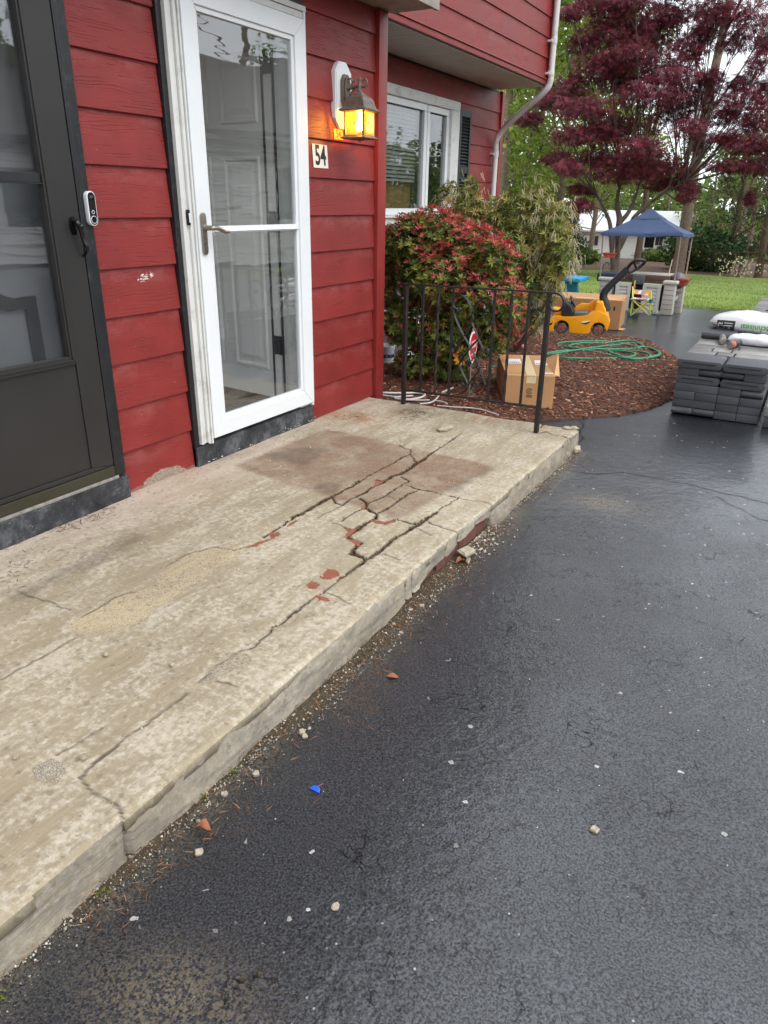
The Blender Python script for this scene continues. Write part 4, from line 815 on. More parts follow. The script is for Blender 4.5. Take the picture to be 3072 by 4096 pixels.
# bedding between the pieces, and the brick showing where the skim has come away
b = MB(); b.box(0.0, -0.7, 0.0, 1.45, 4.33, 0.108); b.build('bedding', MAT['joint'], stoop, smooth=0)
for p in BRK:
    a = np.array(p); c_ = a.mean(0); a = c_+(a-c_)*1.25; b = MB(); b.prism([tuple(q) for q in a], 0.109, 0.1235+random.uniform(-0.001, 0.001), 'z'); b.build('brick', plain('exposed orange brick', lin(142, 82, 63), 0.9, 0.3, 40, 0.7, 160, dirt=lin(150, 132, 112), dirts=34) if 'xb' not in MAT else MAT['xb'], stoop, smooth=0); MAT['xb'] = bpy.data.materials['exposed orange brick']
# front face
fy = np.arange(-0.7, 4.385, 0.007); rows = np.array([0, 0.02, 0.12, 0.25, 0.4, 0.55, 0.7, 0.85, 1.0, 1.0])
gap = np.clip((fy-1.62)/0.10, 0, 1)*np.clip((2.98-fy)/0.02, 0, 1)
zlow = -0.045+gap*(0.085+0.03*np.clip((fy-2.3)*2, -1, 1))+(fbm(fy*5, fy*0, 4, 44)-0.5)*0.045*gap
FY, RR = np.meshgrid(fy, rows); ZL = np.broadcast_to(zlow, FY.shape); ZT = 0.118+(fbm(fy*6, fy*0+2, 3, 45)-0.5)*0.006
FZ = ZT+(ZL-ZT)*RR
lay = np.clip((fbm(FY*1.6, FZ*9+3, 4, 46)-0.5)*40, 0, 1)*0.008
FX = xe(FY)+0.003+(fbm(FY*7, FZ*18, 4, 47)-0.5)*0.016+(fbm(FY*2.2, FZ*30, 3, 49)-0.5)*0.007+lay*RR-np.where(RR < 0.03, 0.010*(1-RR/0.03), 0)
fc = [ (spz(sB, [(840,915)])[0][1]), spz(sC, [(1450,368)])[0][1], spz(sC, [(1360,455)])[0][1], spz(sC, [(990,740)])[0][1], spz(sC, [(1100,700)])[0][1], spz(sG, [(596,436)])[0][1], spz(sB, [(1492,328)])[0][1]]
for y0 in fc: FX -= 0.020*np.exp(-((FY+0.02*(fbm(FY*3, FZ*25, 2, 48)-0.5)-y0)/0.007)**2)
FX[-1] -= 0.05
i = np.arange(FX.size).reshape(FX.shape); F = np.stack([i[:-1, :-1], i[:-1, 1:], i[1:, 1:], i[1:, :-1]], -1).reshape(-1, 4)
link('front_face', npmesh('front_face', np.stack([FX, FY, FZ], -1).reshape(-1, 3), F), MAT['concrete_face'], stoop, smooth=50)
b = MB(); b.box(0.0, 4.30, -0.05, 1.485, 4.372, 0.112); b.box(1.40, -0.7, -0.05, 1.452, 4.30, 0.100); b.build('end_face', MAT['concrete_face'], stoop, smooth=0)
y = 1.60; kk = 0
while y < 2.97:
    L = random.uniform(0.17, 0.21); x1 = 1.483+random.uniform(-0.008, 0.006); b = MB(); b.box(1.40, y, -0.03, x1, min(y+L, 2.965), 0.062+random.uniform(-0.004, 0.004)); o = b.build('brick', MAT['brick'], stoop, smooth=0, bevel=0.005)
    y += L+0.012
# ================================================================ THINGS ON THE WALL
def W(T): return tuple(-c for c in T.location)
lamp = thing('wall_lamp', 'lit bronze carriage lamp with amber panes on a white octagonal board', 'lamp', (0, 4.026, 1.74))
w = W(lamp); LY = 4.026; LX = 0.125
oct_ = [(3.985, 2.128), (4.056, 2.130), (4.110, 2.080), (4.110, 1.845), (4.058, 1.792), (3.994, 1.790), (3.943, 1.845), (3.943, 2.076)]
b = MB(); b.prism(oct_, -0.02, 0.016, 'x'); b.build('mounting_board', MAT['white_paint'], lamp, smooth=0, bevel=0.004, loc=w)
b = MB(); cy_ = 4.0265; cz_ = 1.96; b.prism([(cy_+(y-cy_)*0.93, cz_+(z-cz_)*0.965) for y, z in oct_], 0.0165, 0.021, 'x'); b.build('board_face', MAT['white_paint'], lamp, smooth=0, bevel=0.002, loc=w)
pl_ = [(LY+y, z) for y, z in ((-0.020, 2.066), (0.020, 2.066), (0.042, 2.035), (0.042, 1.935), (0.020, 1.902), (-0.020, 1.902), (-0.042, 1.935), (-0.042, 2.035))]
b = MB(); b.prism(pl_, 0.0215, 0.040, 'x'); b.prism([(LY+(y-LY)*0.7, 1.984+(z-1.984)*0.8) for y, z in pl_], 0.040, 0.048, 'x'); b.build('back_plate', MAT['bronze'], lamp, smooth=0, bevel=0.004, loc=w)
b = MB(); b.tube(catmull([(0.045, LY, 2.000), (0.07, LY, 2.000), (0.10, LY, 2.003), (LX, LY, 2.003)], 4), [0.020, 0.017, 0.014, 0.011, 0.009]+[0.008]*8, 10)
b.tube([(LX, LY, 1.975), (LX, LY, 2.03)], [0.014, 0.010], 10); b.lathe([(2.028, 0.006), (2.034, 0.010), (2.042, 0.008), (2.047, 0.004), (2.053, 0.001)], (LX, LY, 0), 10)
def spiral(c, r0, r1, a0, a1, n=18): return [(c[0]+(r0+(r1-r0)*k/n)*math.cos(a0+(a1-a0)*k/n), LY, c[1]+(r0+(r1-r0)*k/n)*math.sin(a0+(a1-a0)*k/n)) for k in range(n+1)]
b.tube([(LX+0.004, LY, 2.004)]+spiral((LX+0.030, 2.022), 0.026, 0.008, -2.2, 3.2), 0.0055, 8)
b.tube([(LX-0.004, LY, 2.004)]+spiral((LX-0.034, 2.022), 0.022, 0.006, -0.9, -5.6), 0.005, 8)
b.tube([(0.072, LY, 2.004)]+spiral((0.056, 2.030), 0.022, 0.006, -0.8, 4.2), 0.005, 8)
b.tube(catmull([(0.046, LY, 1.925), (0.058, LY, 1.955), (0.080, LY, 1.985), (0.10, LY, 1.992)], 5), 0.0045, 8); b.tube(spiral((0.093, 1.975), 0.014, 0.005, 1.8, -3.5), 0.004, 8)
b.build('arm', MAT['bronze'], lamp, smooth=50, loc=w)
S4 = math.sqrt(2)
b = MB(); b.lathe([(z, r*S4) for z, r in ((1.872, 0.070), (1.877, 0.086), (1.884, 0.088), (1.889, 0.080), (1.897, 0.070), (1.910, 0.0655), (1.930, 0.060), (1.945, 0.051), (1.954, 0.040), (1.958, 0.030), (1.964, 0.027), (1.972, 0.016), (1.980, 0.012))], (LX, LY, 0), 4, rot=PI/4); b.build('hood', MAT['bronze'], lamp, smooth=0, bevel=0.002, loc=w)
b = MB(); b.lathe([(z, r*S4) for z, r in ((1.736, 0.078), (1.741, 0.082), (1.746, 0.076), (1.752, 0.066), (1.757, 0.064))], (LX, LY, 0), 4, rot=PI/4); b.lathe([(1.724, 0.004), (1.730, 0.012), (1.736, 0.016)], (LX, LY, 0), 10); b.build('base', MAT['bronze'], lamp, smooth=0, bevel=0.002, loc=w)
hw = 0.060
for sx in (-1, 1):
    for sy in (-1, 1):
        b = MB(); b.box(LX+sx*hw-0.005, LY+sy*hw-0.005, 1.755, LX+sx*hw+0.005, LY+sy*hw+0.005, 1.876); b.build('corner_bar', MAT['bronze'], lamp, smooth=0, bevel=0.001, loc=w)
for side in range(4):
    a = side*PI/2; M = Matrix.Translation((LX, LY, 0)) @ Matrix.Rotation(a, 4, 'Z')
    b = MB(); b.box(hw-0.001, -hw+0.005, 1.757, hw+0.001, hw-0.005, 1.874); b.xf(M); pane = b.build('pane', MAT['amber'], lamp, smooth=0, loc=w)
    b = MB(); x = hw+0.002; q = lambda pts, r=0.0008: b.tube([(x, y, z) for y, z in pts], r, 5)
    q([(0, 1.873), (0, 1.852)]); q([(0, 1.815), (0, 1.758)])
    q([(-0.052, 1.826), (-0.045, 1.826), (-0.03, 1.837), (-0.012, 1.850), (0, 1.852), (0.012, 1.850), (0.03, 1.837), (0.045, 1.826), (0.052, 1.826)])
    for sg in (-1, 1):
        for k in range(4):
            y1 = sg*(0.045-0.011*k); z1 = 1.826+0.0068*k; q(catmull([(0, 1.810+0.002*k), (y1*0.55, z1-0.003), (y1, z1)], 4))
    b.xf(M); b.build('leading', MAT['black_trim'], pane, smooth=0)
b = MB(); b.ball((LX, LY, 1.800), 0.024, 14, 10); b.lathe([(1.82, 0.014), (1.872, 0.013)], (LX, LY, 0), 10); b.build('bulb', MAT['bulb'], lamp, smooth=180, loc=w)
def wall_card(name, label, cat, y0, y1, z0, z1, body, m_card, m_ink, size, bold, sx, k):
    # a thin card that lies on the slanting face of siding board k
    zb = ZB+0.2*k; fx = lambda z: 0.0022-0.0155*(z-zb-0.006)/0.208
    T = thing(name, label, cat, (0, (y0+y1)/2, z0)); w_ = W(T); b = MB()
    vs = [(fx(z)+d, y, z) for d in (0, 0.0012) for y, z in ((y0, z0), (y1, z0), (y1, z1), (y0, z1))]
    b.add(vs, [(0, 3, 2, 1), (4, 5, 6, 7), (0, 1, 5, 4), (1, 2, 6, 5), (2, 3, 7, 6), (3, 0, 4, 7)]); b.build('card', m_card, T, smooth=0, loc=w_)
    V, F = text_geo(body, size, bold, sx); b = MB(); yc, zc = (y0+y1)/2, (z0+z1)/2; b.add([(fx(zc+y)+0.0022, yc+x, zc+y) for x, y, _ in V], F); b.build('numerals', m_ink, T, smooth=0, loc=w_)
wall_card('house_number', 'white card with bold black house number 54 below the lamp', 'number', 3.738, 3.886, 1.578, 1.699, '54', MAT['sticker'], MAT['black_letter'], 0.142, 0.0035, 0.78, 7)
wall_card('house_number', 'small gold card with thin number 54 tucked under the lamp board', 'number', 3.946, 4.040, 1.735, 1.789, '54', MAT['brass_sticker'], MAT['black_letter'], 0.056, 0.0, 0.9, 8)
bell = thing('doorbell', 'white rimmed video doorbell on the black door casing', 'doorbell', (0.0245, 2.138, 1.30)); w = W(bell)
cap = lambda r, z0=1.321, z1=1.407: [(2.138+r*math.cos(a), (z1 if math.sin(a) > 0 else z0)+r*math.sin(a)) for a in np.linspace(0, 2*PI, 32, endpoint=False)]
b = MB(); b.prism(cap(0.021), 0.0245, 0.046, 'x'); b.build('housing', MAT['white_paint'], bell, bevel=0.003, loc=w)
b = MB(); b.prism(cap(0.0168), 0.0462, 0.0475, 'x'); face = b.build('face', MAT['black_gloss'], bell, smooth=0, loc=w)
b = MB(); b.ball((0.0475, 2.138, 1.402), (0.006, 0.012, 0.012)); b.build('camera_lens', MAT['black_gloss'], bell, smooth=180, loc=w)
def ring(b, c, r, t): b.tube([(c[0], c[1]+r*math.cos(a), c[2]+r*math.sin(a)) for a in np.linspace(0, 2*PI, 24, endpoint=False)], t, 6, closed=True)
b = MB(); ring(b, (0.0478, 2.138, 1.351), 0.0062, 0.0010); b.build('sensor_ring', MAT['white_paint'], bell, loc=w)
b = MB(); ring(b, (0.0478, 2.138, 1.323), 0.0135, 0.0012); b.build('button_ring', MAT['white_paint'], bell, loc=w)
b = MB(); b.lathe([(0.0476, 0.0125), (0.0492, 0.0118), (0.0496, 0.009)], (0, 2.138, 1.323), 20, 'x'); b.build('button', MAT['black_gloss'], bell, loc=w)
# ================================================================ RAILING
pl = PZ(c6(235, 1898), 0.128); pr = PZ(c6(1336, 2135), 0.128); pd = pr-pl; RL = math.hypot(pd[0], pd[1]); ang = math.atan2(pd[1], pd[0])
rail = thing('iron_railing', 'black wrought iron railing with scrollwork at the end of the stoop', 'railing', tuple(pl), (0, 0, ang))
def rs(f, x, y): P = PV(f(x, y), pl, pr); return ((P[0]-pl[0])*math.cos(ang)+(P[1]-pl[1])*math.sin(ang), P[2]-pl[2])
zL, zR = rs(c6, 255, 905)[1], rs(c6, 1450, 975)[1]; bL, bR = rs(c6, 240, 1780)[1], rs(c6, 1340, 1925)[1]
zt_ = lambda s: zL+(zR-zL)*s/RL; zb2 = lambda s: bL+(bR-bL)*s/RL
for s in (0.0, RL):
    b = MB(); b.box(s-0.0125, -0.0125, 0.0, s+0.0125, 0.0125, zt_(s)-0.004); b.build('post', MAT['iron'], rail, smooth=0, bevel=0.002)
def scroll(s, z, sg, r0=0.055):
    c = (s, z-r0); return [(c[0]+sg*(r0-0.020*k/18)*math.sin(k/18*5.2), 0, c[1]+(r0-0.020*k/18)*math.cos(k/18*5.2)) for k in range(19)]
b = MB(); path = scroll(-0.035, zt_(0), -1, 0.046)[::-1]+[(s, 0, zt_(s)) for s in np.linspace(0, RL, 8)]+scroll(RL+0.045, zt_(RL), 1)
b.tube(path, 0.0125, 4, flat=(0.55, 1.5)); b.build('top_rail', MAT['iron'], rail, smooth=50)
b = MB(); b.tube([(0.012, 0, zb2(0)), (RL-0.012, 0, zb2(RL))], 0.009, 4, flat=(0.8, 1.6)); b.build('bottom_rail', MAT['iron'], rail, smooth=50)
for j, s in enumerate((0.138, 0.257, 0.368, 0.664, 0.778, 0.893)):
    b = MB(); n = 40 if j in (1, 4) else 2
    zs = np.linspace(zb2(s)+0.004, zt_(s)-0.006, n); tw = 0.0
    if n > 2: b.tube([(s, 0, z) for z in zs], 0.0092, 4, twist=0.30)
    else: b.box(s-0.0065, -0.0065, zs[0], s+0.0065, 0.0065, zs[1])
    b.build('baluster', MAT['iron'], rail, smooth=35, bevel=0.0)
sc_ = 0.516
def orn(pts, r=0.0078): b = MB(); b.tube(catmull([(sc_+x, 0.0, z-0.128) for x, z in pts], 5), r, 6, flat=(0.6, 1.3)); return b.build('scroll', MAT['iron'], rail, smooth=60)
for sg in (-1, 1):
    sp = [(sg*(0.098+0.014*(1-k/12)*math.cos(-k*0.55)*1.2), 0.80+0.018*(1-k/14)*math.sin(-k*0.55)) for k in range(12)][::-1]
    orn(sp+[(sg*0.142, 0.815), (sg*0.135, 0.868), (sg*0.09, 0.885), (sg*0.035, 0.85), (sg*0.004, 0.79)])
    orn([(sg*0.142, 0.80), (sg*0.13, 0.755), (sg*0.075, 0.67), (sg*0.02, 0.60), (-sg*0.035, 0.53), (-sg*0.08, 0.46), (-sg*0.125, 0.36)])
    orn([(sg*0.004, 0.79), (-sg*0.004, 0.74), (sg*0.04, 0.66), (sg*0.085, 0.585), (sg*0.10, 0.545), (sg*0.125, 0.535), (sg*0.138, 0.56), (sg*0.120, 0.585), (sg*0.105, 0.57)])
    orn([(sg*0.088, 0.50), (sg*0.06, 0.525), (sg*0.022, 0.512), (sg*0.004, 0.478), (sg*0.026, 0.455), (sg*0.052, 0.466), (sg*0.052, 0.492), (sg*0.034, 0.490)], 0.005)
    orn([(sg*0.084, 0.47), (sg*0.05, 0.415), (sg*0.015, 0.365), (0.0, 0.335), (sg*0.02, 0.30), (sg*0.06, 0.275)])
    orn([(sg*0.006, 0.352), (sg*0.03, 0.373), (sg*0.066, 0.365), (sg*0.074, 0.335), (sg*0.050, 0.318), (sg*0.032, 0.334), (sg*0.044, 0.350)], 0.005)
# ================================================================ BED: SIGN, FLOWER, BOX, TUBES
def groundthing(name, label, cat, P, rz=0, group=None): return thing(name, label, cat, (P[0], P[1], P[2]), (0, 0, rz), group)
sgP = G(cY(478, 2130), 0.045); dv = sgP-CAM; vaz = math.atan2(dv[1], dv[0])
sign = groundthing('yard_sign', 'small red and white eight sided warning sign on a grey stake', 'sign', sgP, vaz-math.radians(15))
zt0 = PV(cY(540, 395), sgP, sgP+np.array([1, 0.3, 0]))[2]-sgP[2]; z0 = PV(cY(525, 1290), sgP, sgP+np.array([1, 0.3, 0]))[2]-sgP[2]; z1 = PV(cY(600, 470), sgP, sgP+np.array([1, 0.3, 0]))[2]-sgP[2]
b = MB(); b.tube([(0, 0, -0.1), (0, 0, zt0)], 0.006, 8); b.build('stake', MAT['grey_metal'], sign)
def octo(k, zc=(z0+z1)/2, h=(z1-z0)/2, wd=0.105): return [(x*wd*k, zc+y*h*k) for x, y in ((-0.5, 1), (0.5, 1), (1, 0.62), (1, -0.25), (0.45, -0.78), (0, -1), (-0.45, -0.78), (-1, -0.25), (-1, 0.62))]
b = MB(); b.prism(octo(1.0), -0.011, -0.007, 'y'); b.build('panel', MAT['sign_white'], sign, smooth=0)
b = MB(); b.prism(octo(0.86), -0.0118, -0.0112, 'y'); b.build('red_field', MAT['sign_red'], sign, smooth=0)
zc = (z0+z1)/2
for j, (zz, hh, n) in enumerate(((zc+0.045, 0.012, 7), (zc+0.012, 0.024, 5), (zc-0.045, 0.008, 4))):
    b = MB()
    for k in range(n): x = (k-(n-1)/2)*0.13/n; b.box(x-0.045/n, -0.0130, zz-hh/2, x+0.035/n, -0.0120, zz+hh/2*(0.7+0.3*((k*7) % 3)/2))
    b.build('lettering', MAT['sign_white'], sign, smooth=0)
sfP = G(cY(300, 1930), 0.045); sf = groundthing('sunflower_ornament', 'yellow metal sunflower on a thin wire stem beside the red sign', 'ornament', sfP, vaz-PI/2+0.85)
fz = PY(cY(175, 1090), sfP[1])[2]-sfP[2]
b = MB(); b.tube(catmull([(0, 0, -0.05), (0.0, 0.01, 0.10), (-0.02, 0.015, fz-0.06), (-0.03, 0.02, fz)], 4), 0.0028, 6); b.build('stem', MAT['stem'], sf)
b = MB(); b.lathe([(-0.012, 0.020), (-0.004, 0.046), (0.004, 0.045), (0.010, 0.030), (0.012, 0.004)], (-0.03, 0, fz), 18, 'y'); b.xf(Matrix.Rotation(0, 4, 'Z')); b.build('flower_head', MAT['seedhead'], sf, smooth=40)
for k in range(13):
    a = 2*PI*k/13; r0, r1 = 0.040, 0.085+0.008*math.sin(k*2.3); b = MB(); n = 7; vs = []; fs = []
    for j in range(n):
        t = j/(n-1); r = r0+(r1-r0)*t; wd = 0.013*math.sin(PI*min(1, 0.25+t*0.75))**0.8+0.0008
        for s in (-1, 0, 1): vs.append((-0.03+r*math.cos(a)-s*wd*math.sin(a), -0.004+0.012*t*t-0.003*(s == 0), fz+r*math.sin(a)+s*wd*math.cos(a)))
    for j in range(n-1):
        for s in range(2): fs.append((j*3+s, j*3+s+1, j*3+s+4, j*3+s+3))
    b.add(vs, fs); b.build('petal', MAT['petal'], sf, smooth=180)
# carton by the railing
zt2 = 0.275; FLb, FRb = PZ(cb(262, 1236), 0.03), PZ(cb(1190, 1268), 0.03)
FLt, FRt, BLt, BRt = PZ(cb(330, 585), zt2), PZ(cb(1288, 612), zt2), PZ(cb(370, 188), zt2), PZ(cb(1132, 240), zt2)
ex = (FRt-FLt)[:2]; wbx = np.linalg.norm(ex); a_ = math.atan2(ex[1], ex[0]); dpx = np.linalg.norm((BLt-FLt)[:2])
box1 = thing('cardboard_box', 'taped cardboard box with shipping labels and one flap up behind the railing', 'box', ((FLt[0]+FLb[0])/2, (FLt[1]+FLb[1])/2, 0.034), (0, 0, a_))
hb = zt2-0.034
def loc1(P): M = Matrix.Rotation(-a_, 3, 'Z'); q = M @ (Vector(P)-Vector(box1.location)); return q
b = MB(); b.box(0, 0.0, 0, wbx, dpx, hb); b.build('carton', MAT['cardboard'], box1, smooth=0, bevel=0.004)
b = MB(); q = [loc1(PZ(cb(*p), zt2)) for p in ((600, 205), (760, 210), (905, 605), (720, 600))]; b.add([(p.x, p.y, hb+0.0012) for p in q], [(0, 1, 2, 3)]); b.add([(q[3].x, -0.0012, hb), (q[2].x, -0.0012, hb), (q[2].x, -0.0012, hb-0.055), (q[3].x, -0.0012, hb-0.055)], [(0, 1, 2, 3)]); b.build('tape', MAT['tape'], box1, smooth=0)
for p in (((360, 272), (588, 272), (612, 362), (362, 362)), ((865, 300), (1115, 308), (1140, 398), (885, 388)), ((1040, 540), (1230, 548), (1245, 572), (1050, 566))):
    q = [loc1(PZ(cb(*s), zt2)) for s in p]; b = MB(); b.add([(s.x, s.y, hb+0.0012) for s in q], [(0, 1, 2, 3)]); lb = b.build('label', MAT['label'], box1, smooth=0)
    b = MB(); u0, v0 = q[3], q[2]; up = q[0]-q[3]
    for k in range(14):
        t0 = 0.1+k*0.057; b.add([tuple(u0+(v0-u0)*t0+up*0.12+Vector((0, 0, 0.0)))[:2]+(hb+0.0022,), tuple(u0+(v0-u0)*(t0+0.018+0.02*(k % 3 == 0))+up*0.12)[:2]+(hb+0.0022,), tuple(u0+(v0-u0)*(t0+0.018+0.02*(k % 3 == 0))+up*0.36)[:2]+(hb+0.0022,), tuple(u0+(v0-u0)*t0+up*0.36)[:2]+(hb+0.0022,)], [(0, 1, 2, 3)])
    b.build('barcode', MAT['ink'], lb, smooth=0)
q = [loc1(PZ(cb(*s), zt2)) for s in ((388, 508), (600, 516), (602, 556), (392, 548))]; b = MB(); b.add([(s.x, s.y, hb+0.0013) for s in q], [(0, 1, 2, 3)]); b.build('hand_slot', MAT['paper_brown'], box1, smooth=0)
lg = loc1(PV(cb(770, 905), FLb, FRb)); b = MB(); rr_ = 0.019
b.tube([(lg.x+rr_*math.cos(t), -0.0012, lg.z+rr_*math.sin(t)) for t in np.linspace(0.5, 2*PI-0.5, 26)], 0.0032, 4, flat=(1, 0.25)); b.tube([(lg.x+0.008*math.cos(t), -0.0012, lg.z+0.008*math.sin(t)) for t in np.linspace(0, 2*PI, 14, endpoint=False)], 0.0022, 4, closed=True, flat=(1, 0.3))
for zz in (-0.031, -0.041):
    for k in range(8): b.box(lg.x-0.022+k*0.0057, -0.0016, lg.z+zz-0.0028, lg.x-0.022+k*0.0057+0.004, -0.0006, lg.z+zz+0.0028)
b.build('printed_mark', MAT['ink'], box1, smooth=0)
b = MB(); b.add([(wbx-0.003, 0.04, hb), (wbx-0.003, dpx*0.80, hb), (wbx+0.085, dpx*0.62, hb+0.075), (wbx+0.045, 0.10, hb-0.02)], [(0, 1, 2, 3)]); b.add([(v[0]+0.003, v[1], v[2]-0.004) for v in b.v[:4]], [(3, 2, 1, 0)]); b.build('flap', MAT['cardboard_in'], box1, smooth=0)
# white tubing lying by the corner
def strand(name, label, cat, f, pts, r, m, h=0.08, grp=None, zs=None):
    P = [G(f(*q), h if zs is None else zs[k]) for k, q in enumerate(pts)]; P = catmull(P, 6); o_ = np.array(P[0]); b = MB(); b.tube([np.array(p)-o_ for p in P], r, 8)
    return tag(b.build(name, m, None, smooth=60, loc=tuple(o_)), label, cat, grp)
strand('white_hose', 'white flexible hose looped on the mulch beside the red corner board', 'hose', cL, [(40,1550),(250,1556),(450,1558),(600,1552),(690,1562),(735,1580),(700,1612),(600,1640),(450,1652),(290,1632)], 0.0085, MAT['white_hose'])
strand('white_hose', 'second length of white hose under the looped one by the corner board', 'hose', cL, [(40,1585),(160,1596),(300,1612),(420,1606),(560,1598)], 0.007, MAT['white_hose'], 0.075)
strand('white_cable', 'straight white cable beside the left railing post', 'cable', cL, [(440,1656),(600,1662),(805,1660)], 0.005, MAT['white_hose'], 0.08)
strand('white_cable', 'short white cable bent up over the straight one', 'cable', cL, [(660,1716),(800,1702),(880,1664),(940,1596)], 0.006, MAT['white_hose'], 0.085)
strand('white_cable', 'white cable end lying toward the railing centre', 'cable', cL, [(870,1662),(980,1682),(1065,1712)], 0.005, MAT['white_hose'], 0.08)
strand('white_cable', 'white tube end sticking out from under the red shrub', 'cable', cL, [(985,1548),(1060,1516),(1150,1480)], 0.007, MAT['white_hose'], 0.09)
strand('grey_cable', 'long thin grey cable along the back edge of the stoop', 'cable', sB, [(330,50),(420,58),(540,66),(640,72),(740,90),(870,132)], 0.005, MAT['white_hose'], 0.09)
# bucket and tub half hidden by the shrub
bkP = G(cL(150, 1110), 0.05); bk = groundthing('bucket', 'white bucket with a blue starred band behind the red shrub', 'bucket', bkP)
hb2 = PY(cL(150, 880), bkP[1])[2]-bkP[2]; rb = abs(PY(cL(275, 1000), bkP[1])[0]-bkP[0])
b = MB(); b.lathe([(0, rb*0.88), (hb2, rb), (hb2+0.012, rb*1.04), (hb2+0.02, rb*1.02), (hb2+0.02, rb*0.95), (0.02, rb*0.85)], n=24, cap=False); b.build('body', MAT['bucket'], bk, smooth=50)
b = MB(); b.lathe([(hb2*0.42, rb*0.935), (hb2*0.62, rb*0.96)], n=24, cap=False); b.xf(Matrix.Diagonal((1.006, 1.006, 1, 1))); bd = b.build('band', MAT['blue_print'], bk, smooth=50)
for k in range(14):
    a = 2*PI*k/14; b = MB(); r = rb*0.962; b.box(r*math.cos(a)-0.004, r*math.sin(a)-0.004, hb2*0.50, r*math.cos(a)+0.004, r*math.sin(a)+0.004, hb2*0.54); b.build('star', MAT['white_letter'], bd, smooth=0)
b = MB(); b.tube([(rb*1.02*math.cos(a), rb*0.25, hb2-0.01-abs(math.sin(a))*rb*0.9) for a in np.linspace(0, PI, 14)], 0.003, 6); b.build('bail', MAT['grey_metal'], bk)
tbP = bkP+np.array([-0.10, 0.34, 0.0]); tb = groundthing('storage_tub', 'white plastic tub with ribbed rim and green lid knob behind the bucket', 'tub', tbP)
b = MB(); b.box(-0.22, -0.16, 0, 0.22, 0.16, 0.40); b.build('body', MAT['bucket'], tb, smooth=0, bevel=0.03)
for z in (0.30, 0.36, 0.41): b = MB(); b.box(-0.24, -0.18, z, 0.24, 0.18, z+0.028); b.build('rim', MAT['bucket'], tb, smooth=0, bevel=0.01)
b = MB(); b.box(-0.18, -0.15, 0.44, 0.18, 0.15, 0.56); b.build('lid', MAT['grey_plastic'], tb, smooth=0, bevel=0.04)
b = MB(); b.lathe([(0.55, 0.02), (0.58, 0.022), (0.59, 0.01)], (0.08, -0.12, 0), 12); b.build('knob', MAT['green_cap'], tb)
pb = G(cb(632, 75), 0.05); tag((lambda b: b.build('ball', MAT['pink'], None, smooth=180, loc=tuple(pb+np.array([0, 0, 0.022]))))(MB().ball((0, 0, 0), 0.024, 16, 10)), 'little pink ball on the mulch by the red shrub', 'ball')
# green garden hose in a loose coil
hp_ = [(60,1112),(90,1100),(200,1086),(450,1082),(640,1092),(705,1112),(640,1134),(450,1142),(250,1139),(110,1128),(80,1112),(200,1094),(420,1060),(600,1040),(700,1030),(750,1040),(756,1058),(680,1072),(500,1074),(300,1068),(170,1052),(148,1036),(200,1024),(400,1016),(560,1022),(680,1050),(790,1062),(850,1080),(884,1104),(860,1124),(780,1138),(660,1136),(560,1112),(512,1086),(540,1074),(640,1082),(760,1096),(815,1118),(780,1140),(690,1146),(560,1128),(420,1096),(300,1076),(230,1050),(330,1030),(480,1030),(640,1012),(730,1028),(760,1056),(820,1068),(870,1092),(868,1116),(800,1130)]
P = [G(c8(*q), 0.055+0.020*((k*5) % 7)/7) for k, q in enumerate(hp_)]; o_ = P[0]; b = MB(); b.tube([np.array(p)-o_ for p in catmull(P, 6)], 0.0115, 8)
tag(b.build('garden_hose', MAT['hose'], None, smooth=60, loc=tuple(o_)), 'green garden hose in a loose coil on the mulch', 'hose')
strand('garden_hose', 'loose end of green hose by the cardboard box', 'hose', cb, [(40,425),(130,430),(260,455),(330,470)], 0.0115, MAT['hose'], 0.06)
# ================================================================ PAVER STACKS
def brickbox(name, m, T, x0, y0, z0, x1, y1, z1, bev=0.006, rounded=None):
    b = MB()
    if rounded is None: b.box(x0, y0, z0, x1, y1, z1); return b.build(name, m, T, smooth=35, bevel=bev)
    r = (z1-z0)/2-0.001; zc = (z0+z1)/2; pts = []
    if rounded in ('x+', 'xx'): pts += [(x1-r+r*math.cos(a), zc+r*math.sin(a)) for a in np.linspace(-PI/2, PI/2, 9)]
    else: pts += [(x1, z0), (x1, z1)]
    if rounded in ('x-', 'xx'): pts += [(x0+r-r*math.cos(a), zc+r*math.sin(a)) for a in np.linspace(PI/2, -PI/2, 9)]
    else: pts += [(x0, z1), (x0, z0)]
    if rounded == 'y':
        pts = [(y0+r-r*math.cos(a), zc+r*math.sin(a)) for a in np.linspace(PI/2, -PI/2, 9)]+[(y1, z0), (y1, z1)]; b.prism(pts, x0, x1, 'x')
    else: b.prism(pts, y0, y1, 'y')
    return b.build(name, m, T, smooth=35, bevel=0.002)
sL, sR = G(cS(228, 1830)), G(cS(1505, 2015)); SX, SY = sL[0], 5.62; SWD = sR[0]-sL[0]; ch = 0.0572
stk = thing('paver_stack', 'tall stack of charcoal coping stones with grey pavers laid behind', 'paver stack', (SX, SY, 0.0), (0, 0, 0))
u = SWD/4; g = 0.003; D_, L_ = MAT['paver_dark'], MAT['paver_light']
def groove(T, x0, x1, zc, y):
    b = MB(); b.box(x0, y-0.002, zc-0.005, x1, y+0.004, zc+0.005); b.build('groove', MAT['gasket'], T, smooth=0, bevel=0.002)
rows_ = [[(0, 1, 'y'), (1, 1, 'y'), (2, 1, None), (3, 1, None)], [(0, 2, None), (2, 1, None), (3, 1, None)], [(0, 1, None), (1, 1, None), (2, 1, None), (3, 1, None)],
         [(0, 2, None), (2, 1, None), (3, 1, 'y')], [(0, 2, 'x+'), (2, 2, 'xx')], [(0, 1, None), (1, 1, 'y'), (2, 1, 'y'), (3, 1, None)], [(0, 2, 'x+'), (2, 2, 'xx')]]
